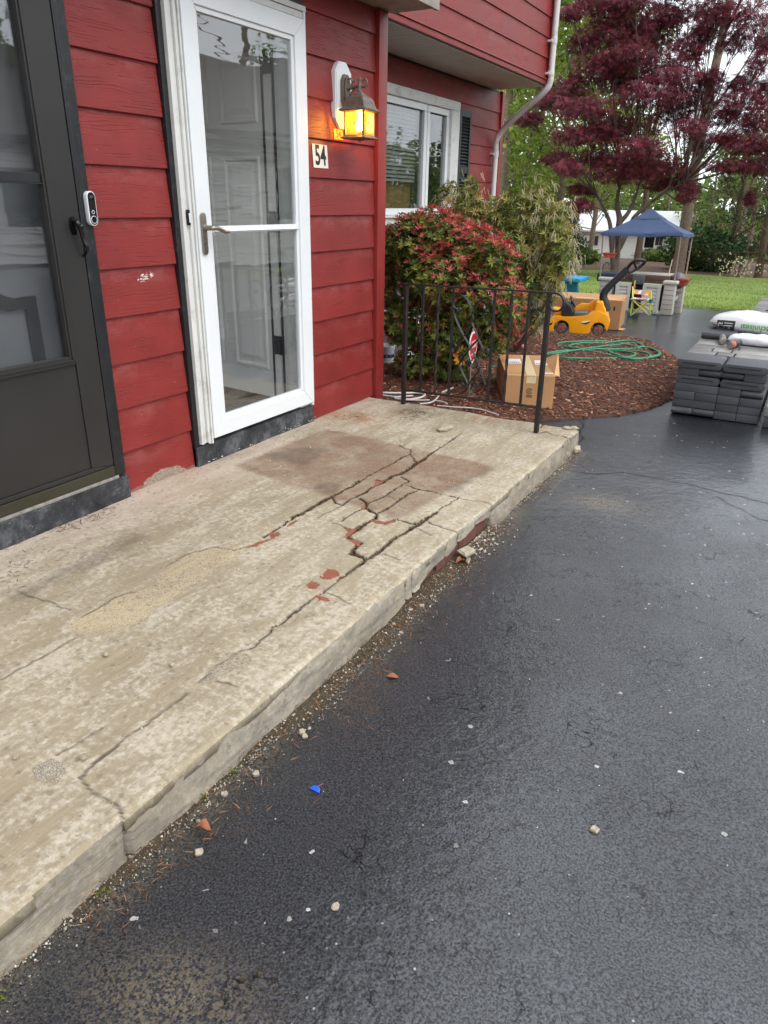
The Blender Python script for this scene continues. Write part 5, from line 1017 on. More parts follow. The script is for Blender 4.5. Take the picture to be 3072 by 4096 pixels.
for r_, row in enumerate(rows_):
    z0 = ch*r_+0.001; z1 = ch*(r_+1)-0.001; off = random.uniform(-0.006, 0.006)+(0.0 if r_ < 6 else -0.012)
    for a, n, rd in row:
        yo = off+random.uniform(-0.004, 0.004); x0, x1 = a*u+g/2-(0.012 if r_ == 6 and a == 0 else 0), (a+n)*u-g/2
        o = brickbox('coping_stone', D_, stk, x0, yo, z0, x1, yo+0.30, z1, 0.0028, rd)
        if rd in ('x+', 'xx'): groove(stk, x0+0.035, x1-0.045, (z0+z1)/2+0.006, yo-0.0005)
# paving slabs behind, course by course
for r_ in range(6):
    y = 0.305
    while y < 1.28:
        for a in range(2): brickbox('paver', D_ if r_ < 5 else L_, stk, a*2*u+g, y, ch*r_+0.001, (a+1)*2*u-g, y+0.188, ch*(r_+1)-0.002, 0.004)
        y += 0.195
y = 0.312; rr = 0
lay = [[(0, 0.34), (0.35, 0.55), (0.56, 1.0)], [(0, 0.26), (0.27, 0.49), (0.5, 1.0)], [(0, 0.55), (0.56, 1.0)], [(0, 0.4), (0.41, 1.0)], [(0, 0.5), (0.51, 1.0)]]
hts = [0.16, 0.15, 0.15, 0.24, 0.24]
for k, row in enumerate(lay):
    for a, c in row: brickbox('paver', L_, stk, a*SWD+g, y, ch*6+0.001, c*SWD-g, y+hts[k]-0.005, ch*7-0.004+random.uniform(-0.002, 0.001), 0.003)
    y += hts[k]
for k in range(2): brickbox('coping_stone', D_, stk, 0.0+0.0*k, 1.02+0.31*k, ch*7-0.002, 0.26, 1.02+0.31*k+0.30, ch*8-0.004, 0.005, 'y' if k == 0 else None)
s2 = thing('paver_stack', 'low pile of pale grey slabs beside the tall charcoal stack', 'paver stack', (SX+SWD+0.03, 5.56, 0))
for r_ in range(2):
    for a in range(2):
        for c in range(3): brickbox('slab', MAT['paver_dark'] if r_ < 1 else L_, s2, a*0.30, c*0.36, r_*0.075+0.002, a*0.30+0.295, c*0.36+0.355, r_*0.075+0.073, 0.006)
s3P = (1.93, 9.6, float(gz(9.6)))
pA, pB = G(cS(1345, 400), 0.34), G(cS(1395, 208), 0.34)
s3 = thing('paver_stack', 'far stack of pale grey pavers with dark gaps between the rows', 'paver stack', (pA[0], pA[1], float(gz(pA[1]))))
ln_ = pB[1]-pA[1]
for r_ in range(4):
    for k in range(5):
        for a in range(3): brickbox('paver', L_ if r_ == 3 else D_, s3, a*0.32, k*ln_/5, r_*0.08+0.002, a*0.32+0.31, (k+0.93)*ln_/5, r_*0.08+0.078, 0.006)
for k in range(5):
    b = MB(); b.box(0.16, k*ln_/5+ln_/5*0.45, 0.321, 0.95, k*ln_/5+ln_/5*0.62, 0.327); b.build('spacer_strip', MAT['gasket'], s3, smooth=0)
# ---------------------------------------------------------------- bags
def bag(name, label, c, size, rz, m, tilt=0.0, seed=1, group=None):
    T = thing(name, label, 'bag', c, (0, tilt, rz), group); nx_, ny_ = 40, 22; sx, sy, sz = size
    V = []; U = np.linspace(-1, 1, nx_); Wv = np.linspace(0, 2*PI, ny_*2, endpoint=False); r = np.random.default_rng(seed)
    for a in U:
        e = (1-abs(a)**3.2)**0.42 if abs(a) < 1 else 0.0; pinch = max(e, 0.02); 
        for t in Wv:
            cy, cz = math.copysign(abs(math.cos(t))**0.7, math.cos(t)), math.copysign(abs(math.sin(t))**0.75, math.sin(t))
            wy = sy/2*(0.80+0.20*pinch)*cy; wz = sz/2*pinch*cz
            n_ = (fbm(np.array(a*3.0+7), np.array(t*1.6), 3, seed)-0.5)*0.16*sz*2*pinch
            cr = 0.02*sz*math.sin(a*30+t*7+3*math.sin(t*3))*abs(a)**4*2; z = wz*(1+0.0)+ (n_+cr if cz > -0.3 else 0.0)
            if z < -sz*0.42: z = -sz*0.42
            V.append((a*sx/2, wy+n_*0.4, z+sz*0.42))
    F = []; k2 = len(Wv)
    for i_ in range(nx_-1):
        for j in range(k2): F.append((i_*k2+j, i_*k2+(j+1) % k2, (i_+1)*k2+(j+1) % k2, (i_+1)*k2+j))
    F += [tuple(range(k2-1, -1, -1)), tuple(range((nx_-1)*k2, nx_*k2))]
    b = MB(); b.add(V, F); o = b.build('sack', m, T, smooth=60); return T, o
def wrap(T, sack, V, F, name, m, parent, dirn, off=0.003):
    bvh = BVHTree.FromPolygons([v.co for v in sack.data.vertices], [tuple(p.vertices) for p in sack.data.polygons])
    bm = bmesh.new(); vs = [bm.verts.new(p) for p in V]
    for f in F:
        try: bm.faces.new([vs[k] for k in f])
        except ValueError: pass
    bmesh.ops.triangulate(bm, faces=bm.faces); bmesh.ops.subdivide_edges(bm, edges=[e for e in bm.edges if e.calc_length() > 0.012], cuts=2, use_grid_fill=True)
    d = Vector(dirn)
    for v in bm.verts:
        h = bvh.ray_cast(v.co-d*0.6, d)
        if h[0] is not None: v.co = h[0]-d*off
    me = bpy.data.meshes.new(name); bm.to_mesh(me); bm.free(); return link(name, me, m, parent, smooth=180)
zt7 = ch*7
B1 = PZ(cS(900, 560), 0.50)
T1, sk1 = bag('cement_bag', 'big white bag of jointing sand with upside down green lettering on the paver stack', (2.33, 7.00, zt7+0.030), (0.92, 0.38, 0.165), math.radians(-5), MAT['bag'], 0.03, 3)
dr = Vector((0, 0.80, -0.60)).normalized()
def onbag(x0, z0, body, size, bold, sx): # lettering laid out on the bag's front, turned upside down
    V, F = text_geo(body, size, bold, sx); return [(x0-x, -0.17-0.0*y, z0-y) for x, y, _ in V], F
rect = lambda x0, x1, z0, z1: ([(x, -0.17, z) for z in np.linspace(z0, z1, 6) for x in np.linspace(x0, x1, 12)], [(j*12+k, j*12+k+1, (j+1)*12+k+1, (j+1)*12+k) for j in range(5) for k in range(11)])
V, F = rect(-0.395, -0.25, 0.010, 0.085); blk = wrap(T1, sk1, V, F, 'printed_block', MAT['bag_black'], T1, dr, 0.002)
V, F = onbag(-0.368, 0.05, 'HP', 0.034, 0.0008, 1.0); wrap(T1, sk1, V, F, 'lettering', MAT['white_letter'], T1, dr, 0.0045)
for zz in (0.035, 0.055): V, F = rect(-0.335, -0.27, zz, zz+0.005); wrap(T1, sk1, V, F, 'small_print', MAT['white_letter'], T1, dr, 0.0045)
V, F = onbag(-0.075, 0.045, 'Techniseal', 0.064, 0.0012, 0.95); wrap(T1, sk1, V, F, 'lettering', MAT['green_letter'], T1, dr, 0.004)
T2, sk2 = bag('cement_bag', 'small plain white bag lying in front of the lettered one', (2.235, 6.56, zt7), (0.34, 0.22, 0.085), math.radians(-6), MAT['bag'], 0.0, 9)
T3, sk3 = bag('cement_bag', 'black backed bag squashed under the lettered white bag', (2.42, 6.93, zt7), (0.66, 0.36, 0.05), math.radians(-6), MAT['bag_black'], 0.0, 5)
for k, (q, lbl, rz) in enumerate((((985, 840), 'sealant tube with a plain metal end in front of the bags', 0.12), ((1090, 905), 'sealant tube with an orange label end in front of the bags', -0.22))):
    P = PZ(cS(*q), zt7); T = thing('sealant_tube', lbl, 'tube', (P[0], P[1], zt7+0.028), (0, 0, rz)); b = MB()
    b.lathe([(0.0, 0.022), (0.002, 0.027), (0.20, 0.027), (0.215, 0.010)], n=18, axis='y'); b.build('body', MAT['bag_black'] if k else MAT['tin'], T)
    b = MB(); b.lathe([(-0.002, 0.020), (-0.001, 0.0255), (0.004, 0.0275), (0.007, 0.0272)], n=18, axis='y'); b.build('end_cap', MAT['tin'], T)
    if k: b = MB(); b.lathe([(0.02, 0.0275), (0.06, 0.0275)], n=18, axis='y', cap=False); b.build('label_band', MAT['orange_print'], T)
# ================================================================ PUSH CAR
w1, w2 = G(cV(285, 1492), 0.0), G(cV(930, 1537), 0.0); cd = w2-w1; cang = math.atan2(cd[1], cd[0]); w1[2] = w2[2] = float(gz(w1[1]))+0.02
car = thing('toy_push_car', 'yellow ride on toy car with a black push handle', 'toy car', tuple(w1), (0, 0, cang))
def cv(x, y): P = PV(cV(x, y), w1, w2); return ((P[0]-w1[0])*math.cos(cang)+(P[1]-w1[1])*math.sin(cang), P[2]-w1[2])
CWD = 0.36
arc = lambda cx_, cy_, r, a0, a1, n=9: [(cx_+r*math.cos(a), cy_-r*math.sin(a)) for a in np.linspace(a0, a1, n)]
prof = [(52,1425),(50,1330),(75,1235),(130,1180),(215,1150),(340,1168),(520,1166),(700,1150),(790,1120),(850,1078),(930,1066),(1020,1108),(1102,1150),(1112,1215),(1130,1285),(1095,1390),(1060,1445)]+arc(930,1405,140,-0.15,PI+0.15)+[(745,1462),(600,1455),(450,1445)]+arc(288,1365,142,-0.4,PI+0.35)
b = MB(); secs = [(0.0, 0.010), (0.012, 0.0), (CWD-0.012, 0.0), (CWD, 0.010)]
b.prism([cv(*q) for q in prof], 0.0, CWD, 'y'); body = b.build('body', MAT['yellow_plastic'], car, smooth=40, bevel=0.012, seg=3)
# the cockpit: far side wall, seat back, seat pad, dash
b = MB(); b.prism([cv(*q) for q in [(480,1060),(540,1030),(620,980),(740,992),(800,950),(860,908),(930,905),(1000,915),(1060,1045),(1068,1150),(480,1160)]], CWD-0.045, CWD-0.005, 'y'); b.build('far_side', MAT['yellow_plastic'], car, smooth=40, bevel=0.010, seg=3)
b = MB(); b.prism([cv(*q) for q in [(900,1150),(850,1060),(880,960),(900,905),(1010,905),(1035,1000),(1062,1050),(1070,1150)]], 0.03, CWD-0.03, 'y'); b.build('seat_back', MAT['yellow_plastic'], car, smooth=40, bevel=0.018, seg=3)
b = MB(); b.prism([cv(*q) for q in [(500,1168),(510,1105),(740,1098),(765,1120),(760,1165)]], 0.03, CWD-0.05, 'y'); b.build('seat', MAT['grey_plastic'], car, smooth=40, bevel=0.006)
b = MB(); b.prism([cv(*q) for q in [(280,1170),(285,1060),(340,945),(380,930),(440,960),(485,1060),(500,1170)]], 0.035, CWD-0.035, 'y'); dash = b.build('dashboard', MAT['black_plastic'], car, smooth=40, bevel=0.016, seg=3)
b = MB(); c0 = cv(415, 1050); b.lathe([(0.030, 0.026), (0.036, 0.024)], (c0[0], 0, c0[1]), 16, 'y'); b.build('cup_hole', MAT['gasket'], dash)
b = MB(); b.prism([cv(*q) for q in [(95,1075),(110,1030),(220,1050),(330,1090),(368,1132),(330,1160),(215,1152)]], 0.10, CWD-0.02, 'y'); b.build('hood', MAT['yellow_plastic'], car, smooth=40, bevel=0.012, seg=3)
c0 = cv(472, 930); tl = math.radians(62); b = MB(); R_ = 0.072
rp_ = lambda a, r=R_: (c0[0]+r*math.cos(a)*math.cos(tl), CWD*0.5+r*math.sin(a), c0[1]-r*math.cos(a)*math.sin(tl))
b.tube([rp_(a) for a in np.linspace(0, 2*PI, 24, endpoint=False)], 0.011, 8, closed=True)
for a in (0.0, 2.1, 4.2): b.tube([rp_(a, 0.0), rp_(a)], 0.009, 6)
b.tube([rp_(0, 0), (*cv(420, 990),)[:1]+(CWD*0.5,)+(cv(420, 990)[1],)], 0.014, 8); b.build('steering_wheel', MAT['black_gloss'], car, smooth=60)
hpts = [(1075,1100),(1050,960),(1015,860),(1030,770),(1090,690),(1190,590),(1330,455),(1440,345)]
b = MB(); hp2 = catmull([(cv(*q)[0], CWD*0.5, cv(*q)[1]) for q in hpts], 5); b.tube(hp2, [0.054-0.014*k/len(hp2) for k in range(len(hp2))], 10, flat=(1.0, 1.0)); b.build('push_handle', MAT['black_plastic'], car, smooth=60)
lp = catmull([(cv(*q)[0], CWD*0.5+o_, cv(*q)[1]) for q, o_ in (((1440,345),-0.01),((1500,255),-0.035),((1590,195),-0.05),((1690,190),-0.045),((1748,215),0.0),((1730,262),0.045),((1650,330),0.05),((1540,395),0.035),((1450,420),0.01))], 5)
b = MB(); b.tube(lp, 0.020, 8); m0, m1 = lp[8], lp[32]; b.tube([m0, m1], 0.014, 6); b.build('handle_loop', MAT['black_plastic'], car, smooth=60)
b = MB(); q = [cv(*p) for p in ((1290,470),(1330,430),(1385,415),(1390,445),(1330,500),(1290,520))]; b.prism(q, CWD*0.5-0.040, CWD*0.5-0.034, 'y'); b.build('badge', MAT['black_gloss'], car, smooth=0, bevel=0.002)
b = MB(); b.prism([cv(*p) for p in ((615,1262),(700,1275),(800,1238),(770,1275),(710,1302),(640,1280))], -0.0025, 0.002, 'y'); b.build('side_vent', MAT['black_plastic'], car, smooth=0)
b = MB(); b.prism([cv(*p) for p in ((622,1256),(700,1244),(788,1234),(770,1252),(690,1270),(640,1272))], -0.004, 0.0, 'y'); b.build('vent_trim', MAT['white_letter'], car, smooth=0)
b = MB(); b.prism([cv(*p) for p in ((75,1290),(135,1262),(120,1300),(90,1315))], -0.004, 0.02, 'y'); b.build('headlight', MAT['black_gloss'], car, smooth=0)
def wheel(cx_, cy_, y):
    c = cv(cx_, cy_); r = c[1]-0.0; r = max(0.07, r); b = MB()
    b.lathe([(y, r*0.72), (y-0.002, r*0.93), (y+0.006, r), (y+0.05, r), (y+0.056, r*0.92)], (c[0], 0, c[1]), 28, 'y'); wl = b.build('wheel', MAT['black_plastic'], car, smooth=40)
    b = MB(); b.lathe([(y-0.0035, r*0.62), (y-0.003, r*0.64)], (c[0], 0, c[1]), 24, 'y'); b.build('brake_disc', MAT['orange_plastic'], wl, smooth=0)
    b = MB()
    for k in range(5):
        a = 2*PI*k/5+0.3; p0 = (c[0]+r*0.1*math.cos(a), c[1]+r*0.1*math.sin(a)); n_ = (-math.sin(a), math.cos(a)); e = (c[0]+r*0.76*math.cos(a), c[1]+r*0.76*math.sin(a)); w_ = r*0.15
        b.prism([(p0[0]-n_[0]*w_*0.6, p0[1]-n_[1]*w_*0.6), (e[0]-n_[0]*w_, e[1]-n_[1]*w_), (e[0]+n_[0]*w_, e[1]+n_[1]*w_), (p0[0]+n_[0]*w_*0.6, p0[1]+n_[1]*w_*0.6)], y-0.010, y-0.004, 'y')
    b.lathe([(y-0.012, r*0.16), (y-0.004, r*0.2)], (c[0], 0, c[1]), 12, 'y'); b.lathe([(y-0.006, r*0.72), (y-0.009, r*0.80), (y-0.004, r*0.88)], (c[0], 0, c[1]), 28, 'y', cap=False); b.build('rim', MAT['grey_plastic'], wl, smooth=35)
for cx_, cy_ in ((288, 1365), (928, 1405)):
    for y in (0.006, CWD-0.062): wheel(cx_, cy_, y)
# ---------------------------------------------------------------- long carton behind the car
A0, A1 = G(cV(1282, 1402)), G(cV(1372, 1312)); av = (A1-A0)[:2]; aw = np.linalg.norm(av); aa = math.atan2(av[1], av[0])-PI/2
box2 = thing('cardboard_box', 'long brown carton with an open end flap behind the yellow toy car', 'box', (A0[0], A0[1], A0[2]), (0, 0, aa))
hx = PV(cV(1300, 945), A0, A0+np.array([av[0], av[1], 0]))[2]-A0[2]; Lx = 0.98
b = MB(); b.box(-Lx, 0, 0, 0, max(aw, 0.3), hx); b.build('carton', MAT['cardboard'], box2, smooth=0, bevel=0.004)
b = MB(); b.add([(-0.30, 0.0, hx+0.002), (0.0, 0.0, hx+0.002), (0.05, -0.04, hx+0.0), (-0.02, 0.10, hx+0.05), (-0.28, 0.16, hx+0.05)], [(0, 1, 2, 3, 4)]); b.add([(0.0, 0.01, 0.004), (0.06, -0.02, 0.006), (0.08, 0.16, 0.008), (0.0, 0.2, 0.004)], [(0, 1, 2, 3)]); b.build('flap', MAT['cardboard_in'], box2, smooth=0)
b = MB(); b.box(-0.62, 0.05, hx+0.001, -0.36, 0.12, hx+0.003); b.build('tape', MAT['tape'], box2, smooth=0)
b = MB(); b.box(-0.10, -0.002, hx*0.66, -0.08, 0.0, hx*0.80); b.build('hand_hole', MAT['gasket'], box2, smooth=0)
# ================================================================ TOY KITCHEN
KP = G(cK(1050, 1526)); YK = KP[1]; kit = thing('toy_kitchen', 'beige play kitchen with shuttered doors and grill under a blue canopy', 'toy kitchen', tuple(KP))
def kk_(x, y, d=0.0): P = PY(cK(x, y), YK+d); return (P[0]-KP[0], P[2]-KP[2])
def kbox(name, m, x0, y0, x1, y1, d0, d1, bev=0.012, par=None):
    a = kk_(x0, y1, d0); c = kk_(x1, y0, d0); b = MB(); b.box(a[0], d0, a[1], c[0], d1, c[1]); return b.build(name, m, par or kit, smooth=40, bevel=bev)
KD = 0.78
def pillar(xl, xr, d, zb):
    z1 = kk_(1080, 1075)[1]; a = kk_(xl, 1300)[0] if d == 0 else xl; c = kk_(xr, 1300)[0] if d == 0 else xr; P = None
    b = MB(); b.prism([(a, zb), (c, zb), (c-0.012, z1-0.055), (a+0.012, z1-0.055)], d, d+0.17, 'y'); P = b.build('pillar', MAT['beige_plastic'], kit, smooth=40, bevel=0.010)
    b = MB(); b.box(a-0.022, d-0.022, z1-0.060, c+0.018, d+0.19, z1); b.build('cap', MAT['beige_plastic'], P, smooth=40, bevel=0.022, seg=3)
    for k in range(5):
        z = zb+0.09+k*(z1-0.16-zb)/5; b = MB(); b.tube([(a+0.012, d-0.001, z+0.004), ((a+c)/2, d-0.001, z), (c-0.016, d-0.001, z+0.003)], 0.0035, 5); b.build('joint_line', MAT['grey_plastic'], P)
    return a, c, z1
a1, c1_, zp = pillar(985, 1150, 0.0, 0.0); a2, c2_, _ = pillar(130, 310, 0.0, 0.0)
off_ = kk_(1225, 1300, KD)[0]; pillar(off_-0.075, off_+0.075, KD-0.17, -0.03); pillar(a2-0.0, a2+0.16, KD-0.17, -0.03)
b = MB(); b.box(c1_-0.06, 0.17, zp-0.20, c1_-0.03, KD-0.17, zp-0.06); b.box(c1_-0.05, 0.17, 0.20, c1_-0.03, KD-0.17, 0.26); b.build('side_panel', MAT['beige_plastic'], kit, smooth=0, bevel=0.006)
zc_ = kk_(750, 1012)[1]; zc0 = kk_(750, 1088)[1]
b = MB(); b.box(a2+0.02, 0.20, zp-0.07, c1_-0.02, KD-0.02, zp-0.03); b.build('base_shelf', MAT['brown_plastic'], kit, smooth=0, bevel=0.006)
b = MB(); xa, xb = kk_(500, 1050, 0.25)[0], kk_(1090, 1050, 0.25)[0]; b.box(xa, 0.22, zp-0.03, xb, KD-0.04, zp+0.055); b.build('counter', MAT['brown_plastic'], kit, smooth=40, bevel=0.012)
b = MB(); b.box(xa+0.01, 0.24, zp+0.056, xb-0.01, KD-0.05, zp+0.066); b.build('counter_top', MAT['beige_plastic'], kit, smooth=40, bevel=0.003)
b = MB(); xa, xb = kk_(590, 1080, 0.1)[0], kk_(745, 1080, 0.1)[0]; b.box(xa, 0.10, zp-0.09, xb, 0.22, zp+0.05); b.build('oven_block', MAT['grey_plastic'], kit, smooth=40, bevel=0.008)
b = MB(); xa, xb = kk_(135, 1050, 0.2)[0], kk_(405, 1050, 0.2)[0]; b.box(xa, 0.12, zp-0.08, xb, KD-0.06, zp+0.05); b.build('sink_bin', MAT['navy_plastic'], kit, smooth=40, bevel=0.012)
fa = [kk_(*q, 0.45) for q in ((200,1010),(203,930),(215,860),(245,828),(278,838),(290,870))]; b = MB(); b.tube(catmull([(x, 0.45, z) for x, z in fa], 4), 0.013, 8); b.lathe([(fa[0][1]-0.02, 0.03), (fa[1][1]-0.02, 0.02)], (fa[0][0], 0.45, 0), 10); b.build('tap', MAT['dome_plastic'], kit, smooth=60)
gc = kk_(1205, 1050, 0.42); gr = abs(kk_(1300, 1050, 0.42)[0]-gc[0]); b = MB(); b.lathe([(0.0, gr), (gr*0.35, gr*0.93), (gr*0.65, gr*0.72), (gr*0.86, gr*0.42), (gr*0.93, 0.01)], (gc[0], 0.42, gc[1]), 24); b.build('grill_dome', MAT['dome_plastic'], kit, smooth=60)
b = MB(); b.lathe([(-0.16, gr*0.35), (-0.12, gr*0.8), (-0.03, gr*1.05), (0.0, gr*1.08)], (gc[0], 0.42, gc[1]), 24); b.build('grill_bowl', MAT['rust_plastic'], kit, smooth=60)
sx0 = kk_(1195, 1100, 0.28)[0]; sx1 = kk_(1345, 1100, 0.28)[0]; b = MB(); b.box(sx0, 0.18, zp-0.09, sx1-0.04, 0.56, zp-0.01); b.box(sx0+0.02, 0.16, zp-0.012, sx1, 0.60, zp+0.03); b.build('side_tray', MAT['rust_plastic'], kit, smooth=40, bevel=0.012)
def shutter_door(x0, x1, y0, y1, d, ry):
    a = kk_(x0, y1, d); c = kk_(x1, y0, d); wd, hh = c[0]-a[0], c[1]-a[1]; b = MB(); f_ = 0.055
    b.box(0, 0, 0, wd, 0.035, f_); b.box(0, 0, hh-f_, wd, 0.035, hh); b.box(0, 0, f_, f_, 0.035, hh-f_); b.box(wd-f_, 0, f_, wd, 0.035, hh-f_); b.box(f_, 0.022, f_, wd-f_, 0.032, hh-f_)
    o = b.build('shutter_door', MAT['pale_plastic'], kit, smooth=0, bevel=0.006, loc=(a[0], d, a[1])); o.rotation_euler.z = ry; n = 6
    for k in range(n):
        z = f_+(hh-2*f_)*k/n; b = MB(); h_ = (hh-2*f_)/n; b.prism([(0.008, z+0.004), (0.022, z+h_-0.004), (0.030, z+h_-0.004), (0.030, z+0.004)], f_, wd-f_, 'x'); b.build('slat', MAT['pale_plastic'], o, smooth=0)
shutter_door(690, 985, 1122, 1476, -0.02, math.radians(-6)); shutter_door(335, 580, 1106, 1452, 0.02, math.radians(5))
b = MB(); b.box(a2+0.1, 0.30, 0.02, c1_-0.1, 0.34, zp-0.10); b.build('back_panel', MAT['navy_plastic'], kit, smooth=0)
# poles and canopy
cor = [(kk_(210, 418), 0.0), (kk_(1248, 428), 0.0), (kk_(1398, 440, KD+0.10), KD+0.10), (kk_(432, 418, KD+0.10), KD+0.10)]
feet = [(kk_(168, 1040, 0.06), 0.06), (kk_(1155, 1078, 0.06), 0.06), (kk_(1303, 1012, KD), KD), (kk_(425, 1000, KD), KD)]
for (c, dc), (f_, df) in zip(cor, feet): b = MB(); b.tube([(f_[0], df, f_[1]-0.05), (c[0], dc, c[1]-0.01)], 0.0125, 8); b.build('pole', MAT['tan_pole'], kit)
apx = kk_(850, 112, KD/2); ap = np.array([apx[0], KD/2, apx[1]]); Cn = [np.array([c[0], d, c[1]]) for c, d in cor]
def tier(t0, t1, sag, vn, name, par):
    vs = []; n = 10; rings = [t0+(t1-t0)*k/6 for k in range(7)]
    for t in rings:
        for s in range(4):
            for k in range(n):
                p = Cn[s]*(1-k/n)+Cn[(s+1) % 4]*(k/n); q = ap*(1-t)+p*t; q[2] -= sag*math.sin(PI*k/n)*t*0.8+0.05*math.sin(PI*t)*0.6; vs.append(q)
    m = 4*n; fs = [(r*m+k, r*m+(k+1) % m, (r+1)*m+(k+1) % m, (r+1)*m+k) for r in range(6) for k in range(m)]
    if vn:
        base = 6*m
        for k in range(m): p = vs[base+k]; cc = sum(Cn)/4; vs.append(np.array([p[0]+(p[0]-cc[0])*0.02, p[1]+(p[1]-cc[1])*0.02, p[2]-vn-0.008*math.sin(k*1.3)]))
        fs += [(base+k, base+(k+1) % m, base+m+(k+1) % m, base+m+k) for k in range(m)]
    b = MB(); b.add(vs, fs); return b.build(name, MAT['canopy'], par, smooth=45)
cn = tier(0.30, 1.03, 0.02, 0.05, 'canopy', kit); o = tier(0.0, 0.38, 0.0, 0.012, 'vent_cap', cn); o.location.z = 0.006
# hanging planter
hp0, hp1 = kk_(215, 703, 0.1), kk_(368, 765, 0.1); b = MB(); b.prism([(hp0[0], hp0[1]), (hp1[0], hp0[1]), (hp1[0]-0.02, hp1[1]), (hp0[0]+0.02, hp1[1])], 0.05, 0.17, 'y'); b.box(hp0[0]-0.012, 0.04, hp0[1]-0.012, hp1[0]+0.012, 0.18, hp0[1]+0.006); hpn = b.build('planter', MAT['terracotta'], kit, smooth=0, bevel=0.005)
b = MB()
for px in (225, 355): x, z = kk_(px, 700, 0.1); t_ = kk_(360 if px > 300 else 262, 640, 0.1); b.tube([(x, 0.06, z), (t_[0], 0.11, t_[1]), (x, 0.16, z)], 0.003, 5); u_ = kk_(364 if px > 300 else 265, 455, 0.1); b.tube([(t_[0], 0.11, t_[1]), (u_[0], 0.11, u_[1])], 0.003, 5)
b.build('hanger', MAT['white_letter'], hpn)
st0, st1 = kk_(1065, 1020, 0.5), kk_(1124, 778, 0.5); b = MB(); b.tube([(st0[0], 0.5, st0[1]-0.1), (st1[0], 0.52, st1[1]-0.02)], 0.010, 8); bs = b.build('stick', plain('pale pink stick', lin(214, 186, 172), 0.5), kit)
b = MB(); b.tube([(st1[0], 0.52, st1[1]-0.02), (st1[0]+0.003, 0.52, st1[1])], 0.011, 8); b.build('stick_tip', MAT['sign_red'], bs)
# ---------------------------------------------------------------- folding child's chair
CP = G(cK(570, 1550)); YC = CP[1]; chair = thing('folding_chair', 'small folding chair with yellow green tubes and floral cloth', 'chair', tuple(CP))
def hh_(x, y, d=0.0): P = PY(cK(x, y), YC+d); return (P[0]-CP[0], d, P[2]-CP[2])
dd = 0.24
for nm, a, c, m in (('cross_tube', (570,1538,0), (805,1345,0), 'lime_tube'), ('cross_tube', (828,1542,0), (600,1330,0), 'lime_tube'), ('leg', (568,1540,0), (598,1300,0.02), 'lime_tube'), ('leg', (826,1545,0), (838,1215,0.0), 'lime_tube'), ('leg', (598,1470,dd), (612,1180,dd), 'lime_tube'), ('leg', (850,1480,dd), (845,1230,dd), 'lime_tube'),
                    ('cross_tube', (600,1480,dd), (830,1340,dd), 'lime_tube'), ('cross_tube', (850,1480,dd), (620,1330,dd), 'lime_tube'), ('back_tube', (600,1290,0.05), (600,1150,dd), 'lime_tube'), ('back_tube', (615,1190,dd), (632,1068,dd), 'lime_tube'), ('back_tube', (838,1320,0.0), (842,1210,dd*0.6), 'lime_tube')):
    b = MB(); b.tube([hh_(*a), hh_(*c)], 0.0105, 7); b.build(nm, MAT[m], chair)
for q in ((568,1538,0),(827,1544,0),(598,1475,dd),(850,1485,dd)):
    p = hh_(*q); b = MB(); b.lathe([(p[2]-0.008, 0.017), (p[2]+0.03, 0.015)], p[:2]+(0,), 8); b.build('foot', MAT['teal_plastic'], chair)
def cloth(pts, name, m, sag=0.02):
    a, bq, c, d = [np.array(p) for p in pts]; n = 8; vs = []; fs = []
    for i_ in range(n+1):
        for j in range(n+1):
            s, t = i_/n, j/n; p = (a*(1-s)+bq*s)*(1-t)+(d*(1-s)+c*s)*t; p[2] -= sag*math.sin(PI*s)*math.sin(PI*t); vs.append(p)
    for i_ in range(n):
        for j in range(n): fs.append((i_*(n+1)+j, (i_+1)*(n+1)+j, (i_+1)*(n+1)+j+1, i_*(n+1)+j+1))
    b = MB(); b.add(vs, fs); return b.build(name, m, chair, smooth=180)
cloth([hh_(575,1310,0), hh_(840,1325,0), hh_(845,1300,dd), hh_(600,1290,dd)], 'seat', MAT['floral'], 0.035); cloth([hh_(612,1245,dd*0.8), hh_(836,1270,dd*0.8), hh_(840,1205,dd*0.9), hh_(615,1185,dd*0.9)], 'backrest', MAT['floral'], 0.01)
cloth([hh_(606,1185,dd*0.95), hh_(636,1165,dd*0.95), hh_(634,1072,dd), hh_(618,1078,dd)], 'head_flap', MAT['floral'], 0.0)
for q in ((590,1325,0), (840,1335,0.02)): p = hh_(*q); b = MB(); b.ball(p, (0.03, 0.025, 0.02)); b.build('joint', MAT['teal_plastic'], chair, smooth=180)
b = MB(); b.lathe([(-0.03, 0.025), (0.02, 0.035)], hh_(845, 1335, -0.02), 12); b.build('cup_holder', MAT['teal_plastic'], chair)
# ---------------------------------------------------------------- child's picnic table
YT = 12.6; tP = PY(cV(470, 800), YT); tab = thing('picnic_table', "child's teal and blue picnic table with a lime bench", 'table', (tP[0], YT, float(gz(YT))))
def tt(x, y, d=0.0): P = PY(cV(x, y), YT+d); return (P[0]-tP[0], P[2]-float(gz(YT)))
a, c = tt(200, 545), tt(620, 500); b = MB(); b.box(a[0], 0, a[1], c[0], 0.55, c[1]); b.build('table_top', MAT['table_blue'], tab, smooth=40, bevel=0.015)
for d in (0.06, 0.42):
    p = [tt(*q, d) for q in ((345,560),(555,565),(600,800))]; q2 = tt(330, 800, d); b = MB(); b.prism([(p[0][0], a[1]), (p[1][0], a[1]), (p[2][0]+0.03, 0.0), (q2[0], 0.0)], d, d+0.06, 'y'); b.build('trestle', MAT['table_teal'], tab, smooth=0, bevel=0.010)
a, c = tt(370, 805, -0.25), tt(785, 755, -0.25); b = MB(); b.box(a[0], -0.30, a[1], c[0], -0.10, c[1]-0.02); b.build('bench', MAT['bench_green'], tab, smooth=40, bevel=0.012)
